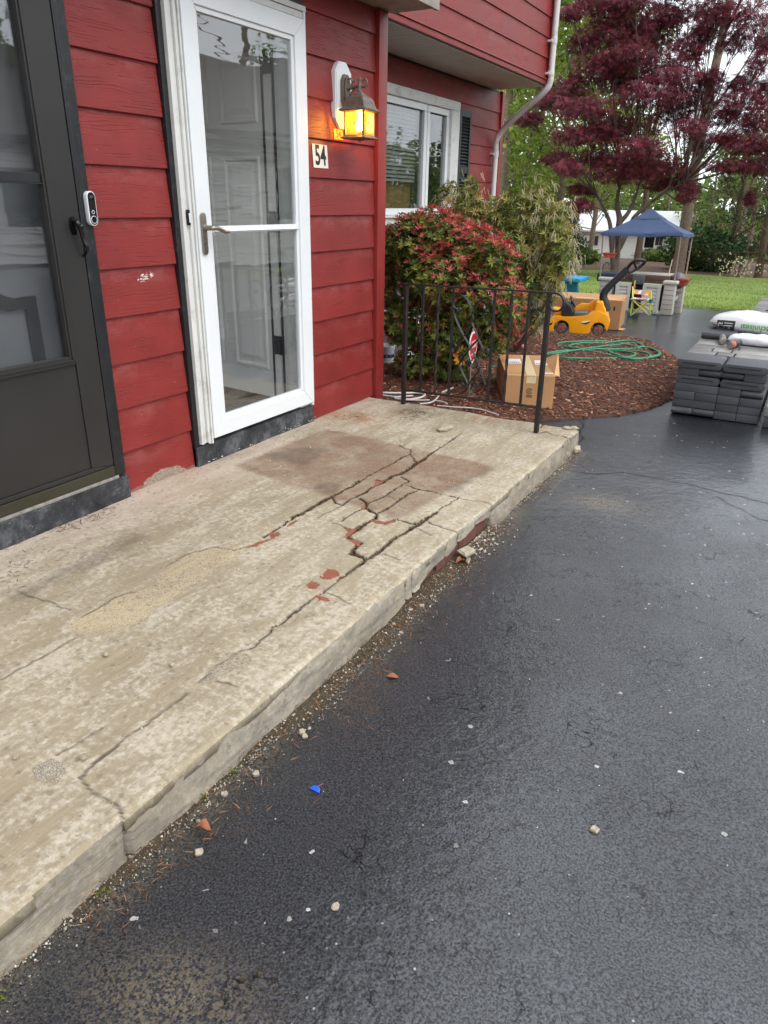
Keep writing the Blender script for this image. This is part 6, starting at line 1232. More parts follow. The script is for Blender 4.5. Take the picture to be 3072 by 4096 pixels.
b = MB(); b.box(a[0]+0.1, -0.24, 0.0, a[0]+0.16, -0.14, a[1]); b.box(c[0]-0.16, -0.24, 0.0, c[0]-0.10, -0.14, a[1]); b.build('bench_leg', MAT['table_teal'], tab, smooth=0)
# toy bits on the table
bp = tt(420, 480); tg = thing('toy_figure', 'spiky pale blue toy lying on the blue table top', 'toy', (tP[0]+bp[0], YT+0.1, float(gz(YT))+tt(420, 500)[1]))
b = MB()
for k in range(9): a_2 = k*2.4; b.tube([(0, 0, 0.02), (0.05*math.cos(a_2), 0.03*math.sin(a_2), 0.06+0.03*math.sin(k*3.1)), (0.09*math.cos(a_2+0.3), 0.05*math.sin(a_2), 0.11*abs(math.sin(k*1.7)))], 0.006, 5)
b.build('spikes', plain('pale blue toy plastic', lin(168, 184, 220), 0.4), tg)
# ================================================================ VEGETATION
def unit(a): return a/np.maximum(np.linalg.norm(a, axis=-1, keepdims=True), 1e-9)
def scatter(tv, tf, pos, d, nrm, scale, tint):
    tv = np.asarray(tv, float); tf = np.asarray(tf, int); n = len(pos); d = unit(d); y = unit(np.cross(nrm, d)); z = np.cross(d, y)
    s = np.asarray(scale).reshape(-1, 1, 1)
    V = (tv[None, :, 0:1]*d[:, None]+tv[None, :, 1:2]*y[:, None]+tv[None, :, 2:3]*z[:, None])*s+pos[:, None]
    F = (tf[None]+np.arange(n)[:, None, None]*len(tv)).reshape(-1, tf.shape[1]); return V.reshape(-1, 3), F, np.repeat(tint, len(tv))
def merge(parts):
    Vs, Fs, Ts, o = [], [], [], 0
    for V, F, T in parts: Vs.append(V); Fs.append(F+o); Ts.append(T); o += len(V)
    return np.concatenate(Vs), np.concatenate(Fs), np.concatenate(Ts)
def foliage(name, VFT, m, parent=None, org=None):
    V, F, T = VFT
    if org is not None: V = V-np.asarray(org)
    return link(name, npmesh(name, V, F, {'tint': T}), m, parent, smooth=None)
LEAF = ([(0, 0, 0), (0.45, 0.17, 0.05), (1, 0, -0.04), (0.45, -0.17, 0.05), (0.5, 0, 0.0)], [(0, 4, 1, 1), (1, 4, 2, 2), (0, 3, 4, 4), (3, 2, 4, 4)])
LEAF = ([(0, 0, 0), (0.35, 0.15, 0.05), (0.7, 0.14, 0.03), (1, 0, -0.06), (0.7, -0.14, 0.03), (0.35, -0.15, 0.05)], [(0, 1, 2, 3), (0, 3, 4, 5)])
NARROW = ([(0, 0, 0), (0.4, 0.09, 0.05), (0.75, 0.07, 0.0), (1, 0, -0.12), (0.75, -0.07, 0.0), (0.4, -0.09, 0.05)], [(0, 1, 2, 3), (0, 3, 4, 5)])
QUADL = ([(0, 0, 0), (0.5, 0.32, 0.06), (1, 0, 0), (0.5, -0.32, 0.06)], [(0, 1, 2, 3)])
_pal = [(0, 0, 0)]; _pf = []
for k, a in enumerate((-1.9, -1.15, -0.45, 0.45, 1.15, 1.9)):
    L = (0.62, 0.85, 1.0, 1.0, 0.85, 0.62)[k]; o_ = len(_pal); w_ = 0.16
    _pal += [(0.45*L*math.cos(a-w_*1.2), 0.45*L*math.sin(a-w_*1.2), -0.03), (L*math.cos(a), L*math.sin(a), -0.16*L), (0.45*L*math.cos(a+w_*1.2), 0.45*L*math.sin(a+w_*1.2), -0.03)]; _pf.append((0, o_, o_+1, o_+2))
PALM = (_pal, _pf)
def rosettes(P, A, n_leaf, tmpl, L, open_, rng, tint_lo, tint_hi):
    n = len(P); A = unit(A); t = unit(np.cross(A, rng.normal(size=(n, 3)))); bt = np.cross(A, t); parts = []
    base = rng.uniform(tint_lo, tint_hi, n)
    for k in range(n_leaf):
        ph = 2*PI*k/n_leaf+rng.uniform(-0.3, 0.3, n); op = open_+rng.uniform(-0.25, 0.25, n)
        rad = t*np.cos(ph)[:, None]+bt*np.sin(ph)[:, None]; d = A*np.cos(op)[:, None]+rad*np.sin(op)[:, None]; nr = A*np.sin(op)[:, None]-rad*np.cos(op)[:, None]
        d = d+np.array([0, 0, -0.12]); parts.append(scatter(*tmpl, P, d, nr, L*rng.uniform(0.75, 1.15, n), np.clip(base+rng.normal(0, 0.12, n), 0, 1)))
    return merge(parts)
def blobpts(blobs, n_per, rng, shell=(0.72, 1.02), cull=0.68):
    P, Nn = [], []
    A = np.array([[*b_[0], *b_[1]] for b_ in blobs])
    for (c, r) in blobs:
        n = int(n_per*(r[0]*r[2]+r[0]*r[1]+r[1]*r[2])); u_ = unit(rng.normal(size=(n, 3))); q = np.asarray(c)+u_*np.asarray(r)*rng.uniform(*shell, (n, 1))
        k = np.ones(n, bool)
        for row in A:
            e = (q-row[:3])/row[3:]; k &= (np.sum(e*e, 1) > cull*cull)
        P.append(q[k]); Nn.append(unit(u_/np.asarray(r))[k])
    return np.concatenate(P), np.concatenate(Nn)
rg = np.random.default_rng(11)
def shrub_blobs(f, lst, Y, s, deep=0.9, jit=0.12):
    out = []
    for x, y, rx, ry in lst:
        Yq = Y+rg.uniform(-jit, jit); P = PY(f(x, y), Yq); dep = (P-CAM)@_f; k = dep/FPX/s; out.append((P, (rx*k, max(rx, ry)*k*deep, ry*k)))
    return out
def stems(b, base, ends, r=0.012):
    for e in ends:
        e = np.asarray(e); m1 = base*0.6+e*0.4+rg.normal(0, 0.05, 3); m2 = base*0.25+e*0.75+rg.normal(0, 0.05, 3); b.tube(catmull([base, m1, m2, e], 4), [r*(1-0.06*k) for k in range(13)], 6)
# red tipped shrub by the railing
rb_ = shrub_blobs(c6, [(290,560,220,210),(520,480,230,180),(800,600,260,160),(1000,720,180,180),(600,830,360,240),(250,900,230,250),(900,1030,280,250),(1120,1110,120,190),(400,1230,280,230),(700,1320,330,230),(1000,1330,160,160),(360,1570,200,150),(600,1590,200,130),(190,1240,110,160),(120,620,110,180),(430,380,150,80)], 5.42, 2.07375)
shP = np.array([0.10, 5.45, 0.05]); shrub = thing('red_shrub', 'rounded shrub with scarlet new leaves over green behind the railing', 'shrub', tuple(shP))
P, Nn = blobpts(rb_, 2300, rg); hz = P[:, 2]; up = Nn[:, 2]
keepb = (P[:, 1] > np.where(P[:, 2] < 0.70, 5.10, 4.75)) & (P[:, 2] > 0.10) & (P[:, 0] > XW+0.05); P, Nn, up, hz = P[keepb], Nn[keepb], up[keepb], hz[keepb]
pr_ = np.clip(0.04+0.9*np.clip(up-0.2, 0, 1)*np.clip((hz-0.55)/0.4, 0.1, 1)+0.38*(Nn[:, 0] > 0.45)*(hz > 0.35)+0.25*(fbm(P[:, 0]*4, P[:, 2]*4, 2, 6)-0.45), 0, 0.9)
isr = rg.random(len(P)) < pr_; ax = Nn*0.7+np.array([0, 0, 0.75])+rg.normal(0, 0.25, P.shape)
foliage('red_leaves', rosettes(P[isr]+Nn[isr]*0.02, ax[isr], 8, NARROW, 0.039, 0.85, rg, 0.1, 0.95), MAT['leaf_red'], shrub, shP)
foliage('green_leaves', rosettes(P[~isr], ax[~isr], 7, LEAF, 0.045, 1.05, rg, 0.1, 0.9), MAT['leaf_green'], shrub, shP)
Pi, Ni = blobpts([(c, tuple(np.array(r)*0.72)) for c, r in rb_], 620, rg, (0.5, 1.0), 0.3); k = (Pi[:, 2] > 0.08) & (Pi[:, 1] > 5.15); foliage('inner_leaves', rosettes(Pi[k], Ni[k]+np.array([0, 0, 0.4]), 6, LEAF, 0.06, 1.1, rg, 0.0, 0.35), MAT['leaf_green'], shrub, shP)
b = MB(); stems(b, np.zeros(3), [c-shP for c, r in rb_], 0.013); b.build('stems', MAT['bark'], shrub)
# flowering shrub behind it
wb_ = shrub_blobs(c6, [(620,210,75,150),(790,120,60,80),(800,270,100,120),(660,330,60,90),(1000,330,170,130),(1180,250,160,100),(1350,300,140,150),(1370,110,45,50),(1280,540,230,220),(1480,470,140,200),(1540,690,90,190),(1350,830,190,230),(1150,590,150,190),(1430,960,80,140),(1310,1180,80,120),(1540,290,60,60)], 7.0, 2.07375, 0.8, 0.18)
fsP = np.array([0.05, 7.05, 0.0]); fs_ = thing('flowering_shrub', 'tall olive leaved shrub hung with cream blossom strings beside the downspout', 'shrub', tuple(fsP))
P, Nn = blobpts(wb_, 1050, rg, (0.7, 1.05)); k = (P[:, 0] > XW+0.08) & (P[:, 2] > 0.1); P, Nn = P[k], Nn[k]
foliage('olive_leaves', rosettes(P, Nn*0.9+np.array([0, 0, 0.7])+rg.normal(0, 0.3, P.shape), 9, NARROW, 0.062, 1.0, rg, 0.05, 1.0), MAT['leaf_olive'], fs_, fsP)
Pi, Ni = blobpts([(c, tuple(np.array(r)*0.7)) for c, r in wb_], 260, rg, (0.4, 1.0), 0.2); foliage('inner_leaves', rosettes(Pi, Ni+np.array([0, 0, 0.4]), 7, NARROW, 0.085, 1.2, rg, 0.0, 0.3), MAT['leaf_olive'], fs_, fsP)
rv, rf = [], []
for j in range(7):
    x = 0.12+0.14*j; r_ = 0.075*(1-0.05*j); o_ = len(rv); rv += [(x-r_, 0, 0), (x, r_, 0), (x+r_, 0, 0), (x, -r_, 0), (x, 0, r_), (x, 0, -r_)]; rf += [(o_, o_+1, o_+4), (o_+1, o_+2, o_+4), (o_+2, o_+3, o_+4), (o_+3, o_, o_+4), (o_+1, o_, o_+5), (o_+2, o_+1, o_+5), (o_+3, o_+2, o_+5), (o_, o_+3, o_+5)]
pf = np.clip(0.06+0.42*(P[:, 0] > np.median(P[:, 0])-0.1)*np.clip(fbm(P[:, 0]*3, P[:, 2]*3, 3, 2)*2-0.6, 0, 1)+0.25*np.clip(Nn[:, 0], 0, 1), 0, 1)
sel = rg.random(len(P)) < pf; Q = np.repeat(P[sel]+Nn[sel]*0.075+np.array([0, 0, 0.03]), 4, 0)+rg.normal(0, 0.012, (sel.sum()*4, 3)); dd_ = rg.normal(0, 0.35, Q.shape)+np.array([0, 0, -1.0])+np.repeat(Nn[sel], 4, 0)*0.35
foliage('blossom_strings', scatter(rv, rf, Q, dd_, rg.normal(size=Q.shape), 0.085*rg.uniform(0.6, 1.1, len(Q)), rg.random(len(Q))), MAT['blossom'], fs_, fsP)
b = MB(); stems(b, np.zeros(3), [c-fsP for c, r in wb_], 0.016); b.build('stems', MAT['bark'], fs_)
# ---------------------------------------------------------------- purple maple behind the toy kitchen
MPb = G(cK(360, 1060)); MPb[2] = gz(MPb[1]); 
mlist = [(480,260,170,70),(690,240,120,70),(860,280,150,75),(430,30,140,55),(700,20,150,45),(1000,90,130,80),(1300,100,120,80),(1500,150,150,110),(250,100,80,35),(420,500,140,90),(560,470,130,80),(800,510,150,75),(1040,430,120,80),(980,560,140,45),(800,700,210,75),(1150,690,210,80),(1500,770,160,80),(1600,640,90,60),(250,640,120,60),(90,740,100,45),(330,790,170,60),(600,930,220,75),(430,980,150,60),(240,990,110,50),(140,1150,80,45),(230,1220,90,45),(420,1150,140,55),(620,1240,200,75),(850,1220,190,65),(930,1330,140,40),(1150,1040,80,70),(1100,940,110,55),(1350,1000,90,40),(1500,1050,150,55),(1560,900,120,50),(1400,1200,150,38),(1600,1210,90,50),(1080,1400,60,60),(1530,1440,30,50),(320,1370,80,30),(310,1490,70,40),(1600,470,70,70),(1210,240,70,50),(1620,330,60,50),(1230,130,110,80),(1130,330,110,80),(1420,320,90,60),(700,400,140,70),(620,610,150,70),(980,820,150,70),(1330,840,120,60),(760,1080,150,60),(560,120,140,60),(880,150,140,60),(330,330,90,50),(1450,600,70,50),(1250,560,80,45),
         (-40,560,90,50),(-60,860,80,40),(1800,200,180,120),(1850,700,200,120),(1800,1050,160,80),(500,-180,240,90),(900,-200,260,90),(1300,-180,240,100),(1700,-150,200,100),(800,-420,300,120),(1250,-430,260,120)]
mdep = (MPb-CAM)@_f; mb_ = []
for x, y, rx, ry in mlist:
    dp = mdep+rg.uniform(-1.5, 1.6); k = dp/FPX/1.7994; Pc = PD(c7(x, y), dp); mb_.append((Pc, (rx*k*1.34, rx*k*1.0+0.2, ry*k*1.36)))
maple = thing('purple_maple', 'spreading purple leaved maple behind the toy kitchen', 'tree', tuple(MPb))
parts = []
for (c, r) in mb_:
    n = int(430*(r[0]*r[1])**0.5*(r[0]+r[2]))+120; u_ = rg.normal(size=(n, 3)); u_ = unit(u_)*rg.random((n, 1))**0.45; p = c+u_*np.array(r)
    p[:, 2] += 0.25*r[2]*(1-(u_[:, 0]**2+u_[:, 1]**2)); d = unit(u_*np.array([1, 1, 0.2])+rg.normal(0, 0.5, (n, 3)))+np.array([0, 0, -0.55]); nr = np.array([0, 0, 1.0])+rg.normal(0, 0.55, (n, 3))
    parts.append(scatter(*PALM, p, d, nr, rg.uniform(0.10, 0.17, n), np.clip(rg.normal(0.42, 0.22, n)+0.25*(rg.random(n) < 0.08), 0, 1)))
foliage('crown', merge(parts), MAT['leaf_maple'], maple, MPb)
b = MB(); tv_ = lambda q, dd=0.0: PD(cK(*q), mdep+dd)-MPb
mains = [[(360,1060),(365,900),(385,600),(410,400),(425,250),(400,120),(395,0),(420,-150),(500,-330)], [(365,900),(385,620),(420,330),(520,200),(600,60),(650,-90),(700,-260)], [(350,1000),(320,600),(300,330),(250,180),(190,60),(120,-60),(20,-160)], [(385,700),(480,520),(560,350),(620,230),(740,120),(860,20),(980,-90),(1100,-200)], [(600,250),(700,140),(900,-10),(1080,-130),(1300,-250)]]
mpts = []
for k, mp_ in enumerate(mains):
    pts = catmull([tv_(q, 0.25*math.sin(j*1.3+k)) for j, q in enumerate(mp_)], 4); n = len(pts); mpts += [np.array(p) for p in pts[6:]]; r0 = (0.15, 0.11, 0.085, 0.09, 0.06)[k]; b.tube(pts, [max(0.014, r0*(1-0.85*j/n)) for j in range(n)], 9)
hubs = [tv_(q, 0.2*k) for k, q in enumerate([(400,0),(500,-330),(600,60),(700,-260),(190,60),(20,-160),(860,20),(1100,-200),(1300,-250),(425,250)])]
for (c, r) in mb_:
    e = c-MPb; h = min(mpts, key=lambda q: np.linalg.norm(q-e)+0.8*max(0, q[2]-e[2]+0.2)+rg.random()*0.8); m_ = h*0.5+e*0.5+rg.normal(0, 0.15, 3)+np.array([0, 0, -0.1]); b.tube(catmull([h, m_, e], 5), [0.026-0.0018*j for j in range(11)], 6)
    for j in range(5):
        t = e+rg.normal(0, 0.45, 3)*np.array(r); b.tube([m_*0.3+e*0.7, (e+t)/2+rg.normal(0, 0.05, 3), t], [0.012, 0.009, 0.004], 5)
b.build('trunk', MAT['bark_maple'], maple, smooth=60)
# ---------------------------------------------------------------- trees beyond the lawn
def tree(name, label, base, height, spread, mleaf, mbark, n_blob, leaf_s, dens, rng, trunk_r=0.18, low=0.35, lean=(0, 0), group=None, cat='tree', flat=0.7, tmpl=QUADL, shape='round', bare=False):
    T = thing(name, label, cat, tuple(base), group=group); b = MB(); top = np.array([lean[0], lean[1], height])
    tr = catmull([np.zeros(3), top*0.3+rng.normal(0, 0.08, 3), top*0.65+rng.normal(0, 0.12, 3), top*0.95], 5); n = len(tr)
    b.tube([np.array([0, 0, -0.2])]+tr, [trunk_r*1.35]+[trunk_r*(1-0.8*k/n) for k in range(n)], 9); parts = []
    for k in range(n_blob):
        t = low+(1-low)*((k+rng.random())/n_blob); a = rng.uniform(0, 2*PI); rr = spread*(math.sin(PI*(0.15+0.8*(t-low)/(1-low)))**0.7 if shape == 'round' else (1.05-(t-low)/(1-low)))*rng.uniform(0.35, 1.0)
        c = top*t+np.array([rr*math.cos(a), rr*math.sin(a), rng.normal(0, 0.15)]); R = spread*rng.uniform(0.30, 0.48)*(1 if shape == 'round' else max(0.35, 1.1-(t-low)/(1-low)))
        h = top*max(0.12, t-0.16*rng.uniform(0.5, 1.3)); m_ = h*0.45+c*0.55+rng.normal(0, 0.12, 3); b.tube(catmull([h, m_, c], 4), [trunk_r*0.22*(1-0.09*j) for j in range(9)], 5)
        for j in range(3): e = c+rng.normal(0, 0.5, 3)*R; b.tube([m_*0.4+c*0.6, e], [trunk_r*0.12, trunk_r*0.04], 4)
        if bare: continue
        q = int(dens*R*R*30); u_ = unit(rng.normal(size=(q, 3)))*rng.random((q, 1))**0.42; p = c+u_*R*np.array([1, 1, flat]); keepn = fbm(p[:, 0]*1.3+k, p[:, 2]*1.3+p[:, 1], 2, 17) > 0.36; p = p[keepn]; q = len(p)
        if q: parts.append(scatter(*tmpl, p, rng.normal(size=(q, 3))+np.array([0, 0, -0.3]), rng.normal(size=(q, 3))*0.8+np.array([0, 0, 1]), leaf_s*rng.uniform(0.6, 1.3, q), np.clip(rng.normal(0.5, 0.24, q), 0, 1)))
    b.build('trunk', mbark, T, smooth=60)
    if parts: foliage('crown', merge(parts), mleaf, T)
    return T
tg_ = np.random.default_rng(23)
def at(u_px, dist, h=0.0):           # a spot on the ground below a photo column, at a distance
    d = ray((u_px, 900)); P = CAM+d*(dist/np.linalg.norm(d[:2])); return np.array([P[0], P[1], float(gz(min(P[1], 95)))])
GR = 'spring trees beyond the lawn'
for u_px, dist, ht, sp, k in ((2000, 30, 13, 3.2, 0), (2090, 33, 15, 3.4, 1), (2150, 38, 16, 3.4, 0), (2225, 34, 14, 3.0, 1), (2290, 42, 16, 3.6, 0), (2370, 47, 15, 3.6, 1), (2060, 48, 17, 4.2, 0), (2200, 54, 18, 4.4, 1), (1900, 36, 15, 3.6, 1)):
    tree('spring_tree', ('yellow green tree with a thin trunk between the house and the maple', 'fresh green tree with airy leaves between the house and the maple')[k], at(u_px, dist), ht, sp, MAT['leaf_spring'], MAT['bark_grey'], 18, 0.20, 8.0, tg_, 0.16, 0.14, tg_.normal(0, 0.5, 2), GR)
for u_px, dist, ht, sp in ((2400, 76, 9, 3.6), (2660, 78, 9.5, 3.4), (2830, 66, 9, 3.6), (2880, 52, 6.5, 2.6), (3010, 60, 9, 3.6), (3120, 50, 9, 3.4), (3250, 46, 10, 3.6), (3420, 52, 11, 4.0), (3620, 48, 11, 4.0), (3850, 55, 12, 4.2)):
    tree('low_tree', 'low pale green tree beyond the lawn and the white house', at(u_px, dist), ht, sp, MAT['leaf_wood'], MAT['bark_grey'], 11, 0.24, 4.6, tg_, 0.16, 0.2, (0, 0), 'low trees round the white house')
for u_px, dist, ht, sp in ((2945, 36, 6.4, 2.0), (3075, 33, 7.4, 2.2), (3190, 35, 8, 2.3)):
    tree('dark_conifer', 'dark conifer with drooping boughs at the lawn edge', at(u_px, dist), ht, sp, MAT['leaf_dark'], MAT['bark'], 22, 0.17, 10.0, tg_, 0.16, 0.06, (0, 0), 'dark conifers at the lawn edge', flat=0.45, tmpl=NARROW, shape='cone')
tree('bare_tree', 'tall pale trunk with nearly bare boughs above the blue canopy', at(2742, 34), 17.0, 3.6, None, MAT['bark_grey'], 14, 0.1, 0, tg_, 0.25, 0.42, (0.2, 0.0), bare=True)
tree('bare_tree', 'slim bare tree with fine twigs right of the tall pale trunk', at(2960, 44), 12.0, 3.6, None, MAT['bark_grey'], 18, 0.1, 0, tg_, 0.12, 0.3, (0.4, 0.4), bare=True)
for u_px in (2568,): tree('slim_tree', 'slim brown trunk in front of the white porch', at(u_px, 46), 9.0, 2.0, MAT['leaf_wood'], MAT['bark'], 8, 0.2, 3.0, tg_, 0.2, 0.55)
# evergreen hedge clump left, bright bush under the tall tree, yellow flowers
def bush(name, label, base, r, m, n, ls, rng, group=None, tmpl=QUADL, stem=True):
    T = thing(name, label, 'bush', tuple(base), group=group); u_ = unit(rng.normal(size=(n, 3)))*rng.random((n, 1))**0.33; p = u_*np.array(r)+np.array([0, 0, r[2]*0.8]); p = p*(0.75+0.5*fbm(u_[:, 0]*2+5, u_[:, 2]*2+5, 3, 4)[:, None]); p[:, 2] = np.abs(p[:, 2])
    foliage('leaves', scatter(*tmpl, p, rng.normal(size=(n, 3)), rng.normal(size=(n, 3))+np.array([0, 0, 1]), ls*rng.uniform(0.6, 1.3, n), np.clip(rng.normal(0.5, 0.25, n), 0, 1)), m, T)
    b = MB()
    for k in range(6): e = rng.normal(0, 0.35, 3)*np.array(r)+np.array([0, 0, r[2]*0.9]); b.tube([(0, 0, -0.1), tuple(e*0.5+rng.normal(0, 0.05, 3)), tuple(e)], [0.03, 0.02, 0.01], 5)
    b.build('stems', MAT['bark'], T); return T
for u_px, dist, r in ((2040, 24, (1.1, 0.9, 1.15)), (2125, 25, (1.3, 1.0, 1.25)), (2210, 27, (1.3, 1.0, 1.1))):
    bush('evergreen_bush', 'dense dark green bush beyond the flowering shrub', at(u_px, dist), r, MAT['leaf_hedge'], 5200, 0.14, tg_, 'dark bushes beyond the flowering shrub', NARROW)
for u_px, dist, r in ((2330, 40, (1.1, 0.8, 0.5)), (2640, 56, (1.4, 0.8, 0.5))): bush('green_bush', 'leafy green bush in front of the white house', at(u_px, dist), r, MAT['leaf_wood'], 2600, 0.16, tg_, 'bushes in front of the white house')
bush('spreading_bush', 'bright green layered bush beside the tall pale trunk', at(2830, 36), (1.7, 1.2, 1.15), MAT['leaf_hedge'], 4200, 0.17, tg_)
bush('yellow_bush', 'yellow flowering bush against the tall pale trunk', at(2728, 40), (0.28, 0.25, 0.95), MAT['forsythia'], 600, 0.14, tg_); bush('yellow_bush', 'small yellow bush half hidden by the bright green bush', at(2795, 39), (0.35, 0.3, 0.9), MAT['forsythia'], 260, 0.12, tg_)
bush('daffodil_clump', 'clump of white flowers under the dark conifers', at(2990, 31), (0.9, 0.5, 0.5), MAT['blossom'], 160, 0.09, tg_)
# far wood that closes the view, one mass
n = 70000; az = tg_.uniform(-1.15, 1.2, n); R = tg_.uniform(78, 125, n); X_ = CAM[0]+np.sin(az)*R; Y_ = np.cos(az)*R; base_z = gz(np.minimum(Y_, 95)); hmax = 6+7*fbm(az*9+20, az*0+3, 3, 27)+6*np.clip(-(az+0.22)*3, 0, 1)
Z_ = base_z+hmax*tg_.random(n)**0.8; k = fbm(az*26+9, Z_*0.5, 3, 29) > 0.40
Pn = np.stack([X_, Y_, Z_], 1)[k]; q = len(Pn); T = foliage('distant_wood', scatter(*QUADL, Pn, tg_.normal(size=(q, 3)), tg_.normal(size=(q, 3)), tg_.uniform(0.5, 1.2, q), tg_.random(q)*0.8), MAT['leaf_wood']); tag(T, 'hazy green wood closing off the view', 'wood', kind='stuff')
# ================================================================ FAR HOUSE, VEHICLES, NEIGHBOUR
def hd(x, y, dep=60.0): return PD(cK(x, y), dep)
fh0 = hd(640, 800); FH = thing('white_house', 'white clapboard house with a small railed porch beyond the trees', 'house', (fh0[0], fh0[1], fh0[2])); fo = fh0; yf = 0.0
def fx(x, y): P = PY(cK(x, y), fo[1]+0.0); return P[0]-fo[0], P[2]-fo[2]
lx0, lz0 = fx(-330, 760); rx1 = fx(1215, 700)[0]; ez = fx(900, 440)[1]; bz = -0.35
pxa, pxb = fx(655, 700)[0], fx(862, 700)[0]; wz0 = fx(700, 715)[1]
b = MB(); b.box(lx0, 0, bz, pxa, 6, ez); b.box(pxb, 0, bz, rx1, 6, ez); b.box(pxa, 2.0, bz, pxb, 6, ez); b.build('wall', MAT['far_white'], FH, smooth=0)
b = MB(); 
zz = bz+0.1
while zz < ez: b.box(lx0, -0.025, zz, pxa, -0.002, zz+0.012); b.box(pxb, -0.025, zz, rx1, -0.002, zz+0.012); zz += 0.16
tag(b.build('clapboard_edges', MAT['white_trim'], FH, smooth=0), kind='stuff')
b = MB(); rz = fx(1100, 175)[1]; b.prism([(-0.6, ez-0.02), (3.0, max(rz, ez+1.4)), (6.6, ez-0.02), (6.6, ez+0.1), (3.0, max(rz, ez+1.4)+0.14), (-0.6, ez+0.1)], lx0-0.4, rx1+0.4, 'x'); b.build('roof', plain('pale roof', lin(196, 196, 196), 0.7, 0.08, 1), FH, smooth=0)
b = MB(); b.add([(rx1-0.01, 0, ez-0.02), (rx1-0.01, 6, ez-0.02), (rx1-0.01, 3.0, max(rz, ez+1.4))], [(0, 1, 2)]); b.build('gable', MAT['far_white'], FH, smooth=0)
b = MB(); b.box(pxa, 1.95, wz0, pxb, 1.99, ez-0.1); b.build('porch_opening', MAT['far_glass'], FH, smooth=0)
b = MB(); b.box(pxa-0.1, -0.3, bz, pxb+0.3, 2.0, wz0); b.build('porch_deck', MAT['far_white'], FH, smooth=0)
b = MB(); b.box(pxa, -0.06, wz0+0.42, pxb, 0.0, wz0+0.48); b.box(pxa, -0.06, wz0+0.05, pxb, 0.0, wz0+0.09); b.build('porch_rail', MAT['far_white'], FH, smooth=0)
for k in range(10): x = pxa+0.05+(pxb-pxa-0.1)*k/9; b = MB(); b.box(x-0.03, -0.05, wz0+0.08, x+0.03, -0.01, wz0+0.43); b.build('baluster', MAT['far_white'], FH, smooth=0)
b = MB(); px = fx(745, 600)[0]; b.box(px-0.05, -0.05, wz0, px+0.05, 0.05, ez); b.build('porch_post', MAT['far_white'], FH, smooth=0)
def fwin(x0, y0, x1, y1):
    a, c = fx(x0, y1), fx(x1, y0); b = MB(); b.box(a[0]-0.08, -0.05, a[1]-0.08, c[0]+0.08, 0.0, c[1]+0.08); w_ = b.build('window', MAT['white_trim'], FH, smooth=0)
    for s in (0, 1): m0 = a[0]+(c[0]-a[0])*(s*0.52); b = MB(); b.box(m0, -0.06, a[1], m0+(c[0]-a[0])*0.48, -0.052, c[1]); b.build('pane', MAT['far_glass'], w_, smooth=0)
fwin(895, 470, 1012, 600); fwin(40, 480, 150, 600); fwin(1080, 480, 1160, 600)
b = MB(); a = fx(930, 640); b.box(a[0], -0.25, a[1]-0.1, fx(1000, 640)[0], -0.03, a[1]+0.1); b.build('window_box', MAT['bark'], FH, smooth=0)
def vehicle(name, label, P, size, m, cat, parts_):
    T = thing(name, label, cat, tuple(P)); L, Wd, H = size; b = MB()
    b.prism(parts_, 0, Wd, 'y'); b.build('body', m, T, smooth=0, bevel=0.06)
    for x in (L*0.18, L*0.80):
        for y in (-0.03, Wd-0.17): b = MB(); b.lathe([(y, 0.26), (y+0.02, 0.36), (y+0.18, 0.36), (y+0.2, 0.26)], (x, 0, 0.36), 16, 'y'); b.build('wheel', MAT['tyre'], T, smooth=40)
    return T
def far(f, x, y, dep): return PD(f(x, y), dep)
yv = far(c8, 1205, 415, 52); yw = far(c8, 1325, 415, 52); L = (yw-yv)[0]; V1 = vehicle('yellow_truck', 'yellow truck body seen between the bushes beyond the lawn', yv, (L, 2.0, 2.0), MAT['bus_yellow'], 'truck', [(0, 0.45), (L*0.92, 0.45), (L, 1.5), (L*0.9, 1.75), (0, 1.2)])
b = MB(); b.box(-0.1, -0.05, 0.32, L*0.95, 2.05, 0.44); b.build('chassis', MAT['tyre'], V1, smooth=0)
dv_ = far(c8, 1335, 415, 53); L2 = (far(c8, 1400, 415, 53)-dv_)[0]+1.2; V2 = vehicle('parked_car', 'dark car with a red tail lamp beside the yellow truck', dv_, (L2, 1.7, 1.5), MAT['car_dark'], 'car', [(0, 0.3), (L2, 0.3), (L2, 0.9), (L2*0.8, 1.0), (L2*0.65, 1.55), (0.25, 1.6), (0.0, 1.1)])
b = MB(); b.box(0.1, -0.03, 0.95, 0.45, 0.0, 1.12); b.build('tail_lamp', MAT['lamp_red'], V2, smooth=0)
b = MB(); b.prism([(0.5, 1.1), (L2*0.7, 1.1), (L2*0.62, 1.5), (0.55, 1.5)], -0.01, 0.0, 'y'); b.build('side_window', MAT['far_glass'], V2, smooth=0)
b = MB(); b.prism([(0.3, 1.61), (L2*0.6, 1.56), (L2*0.58, 1.62), (0.3, 1.66)], 0.1, 1.6, 'y'); b.build('roof_panel', MAT['far_white'], V2, smooth=0)
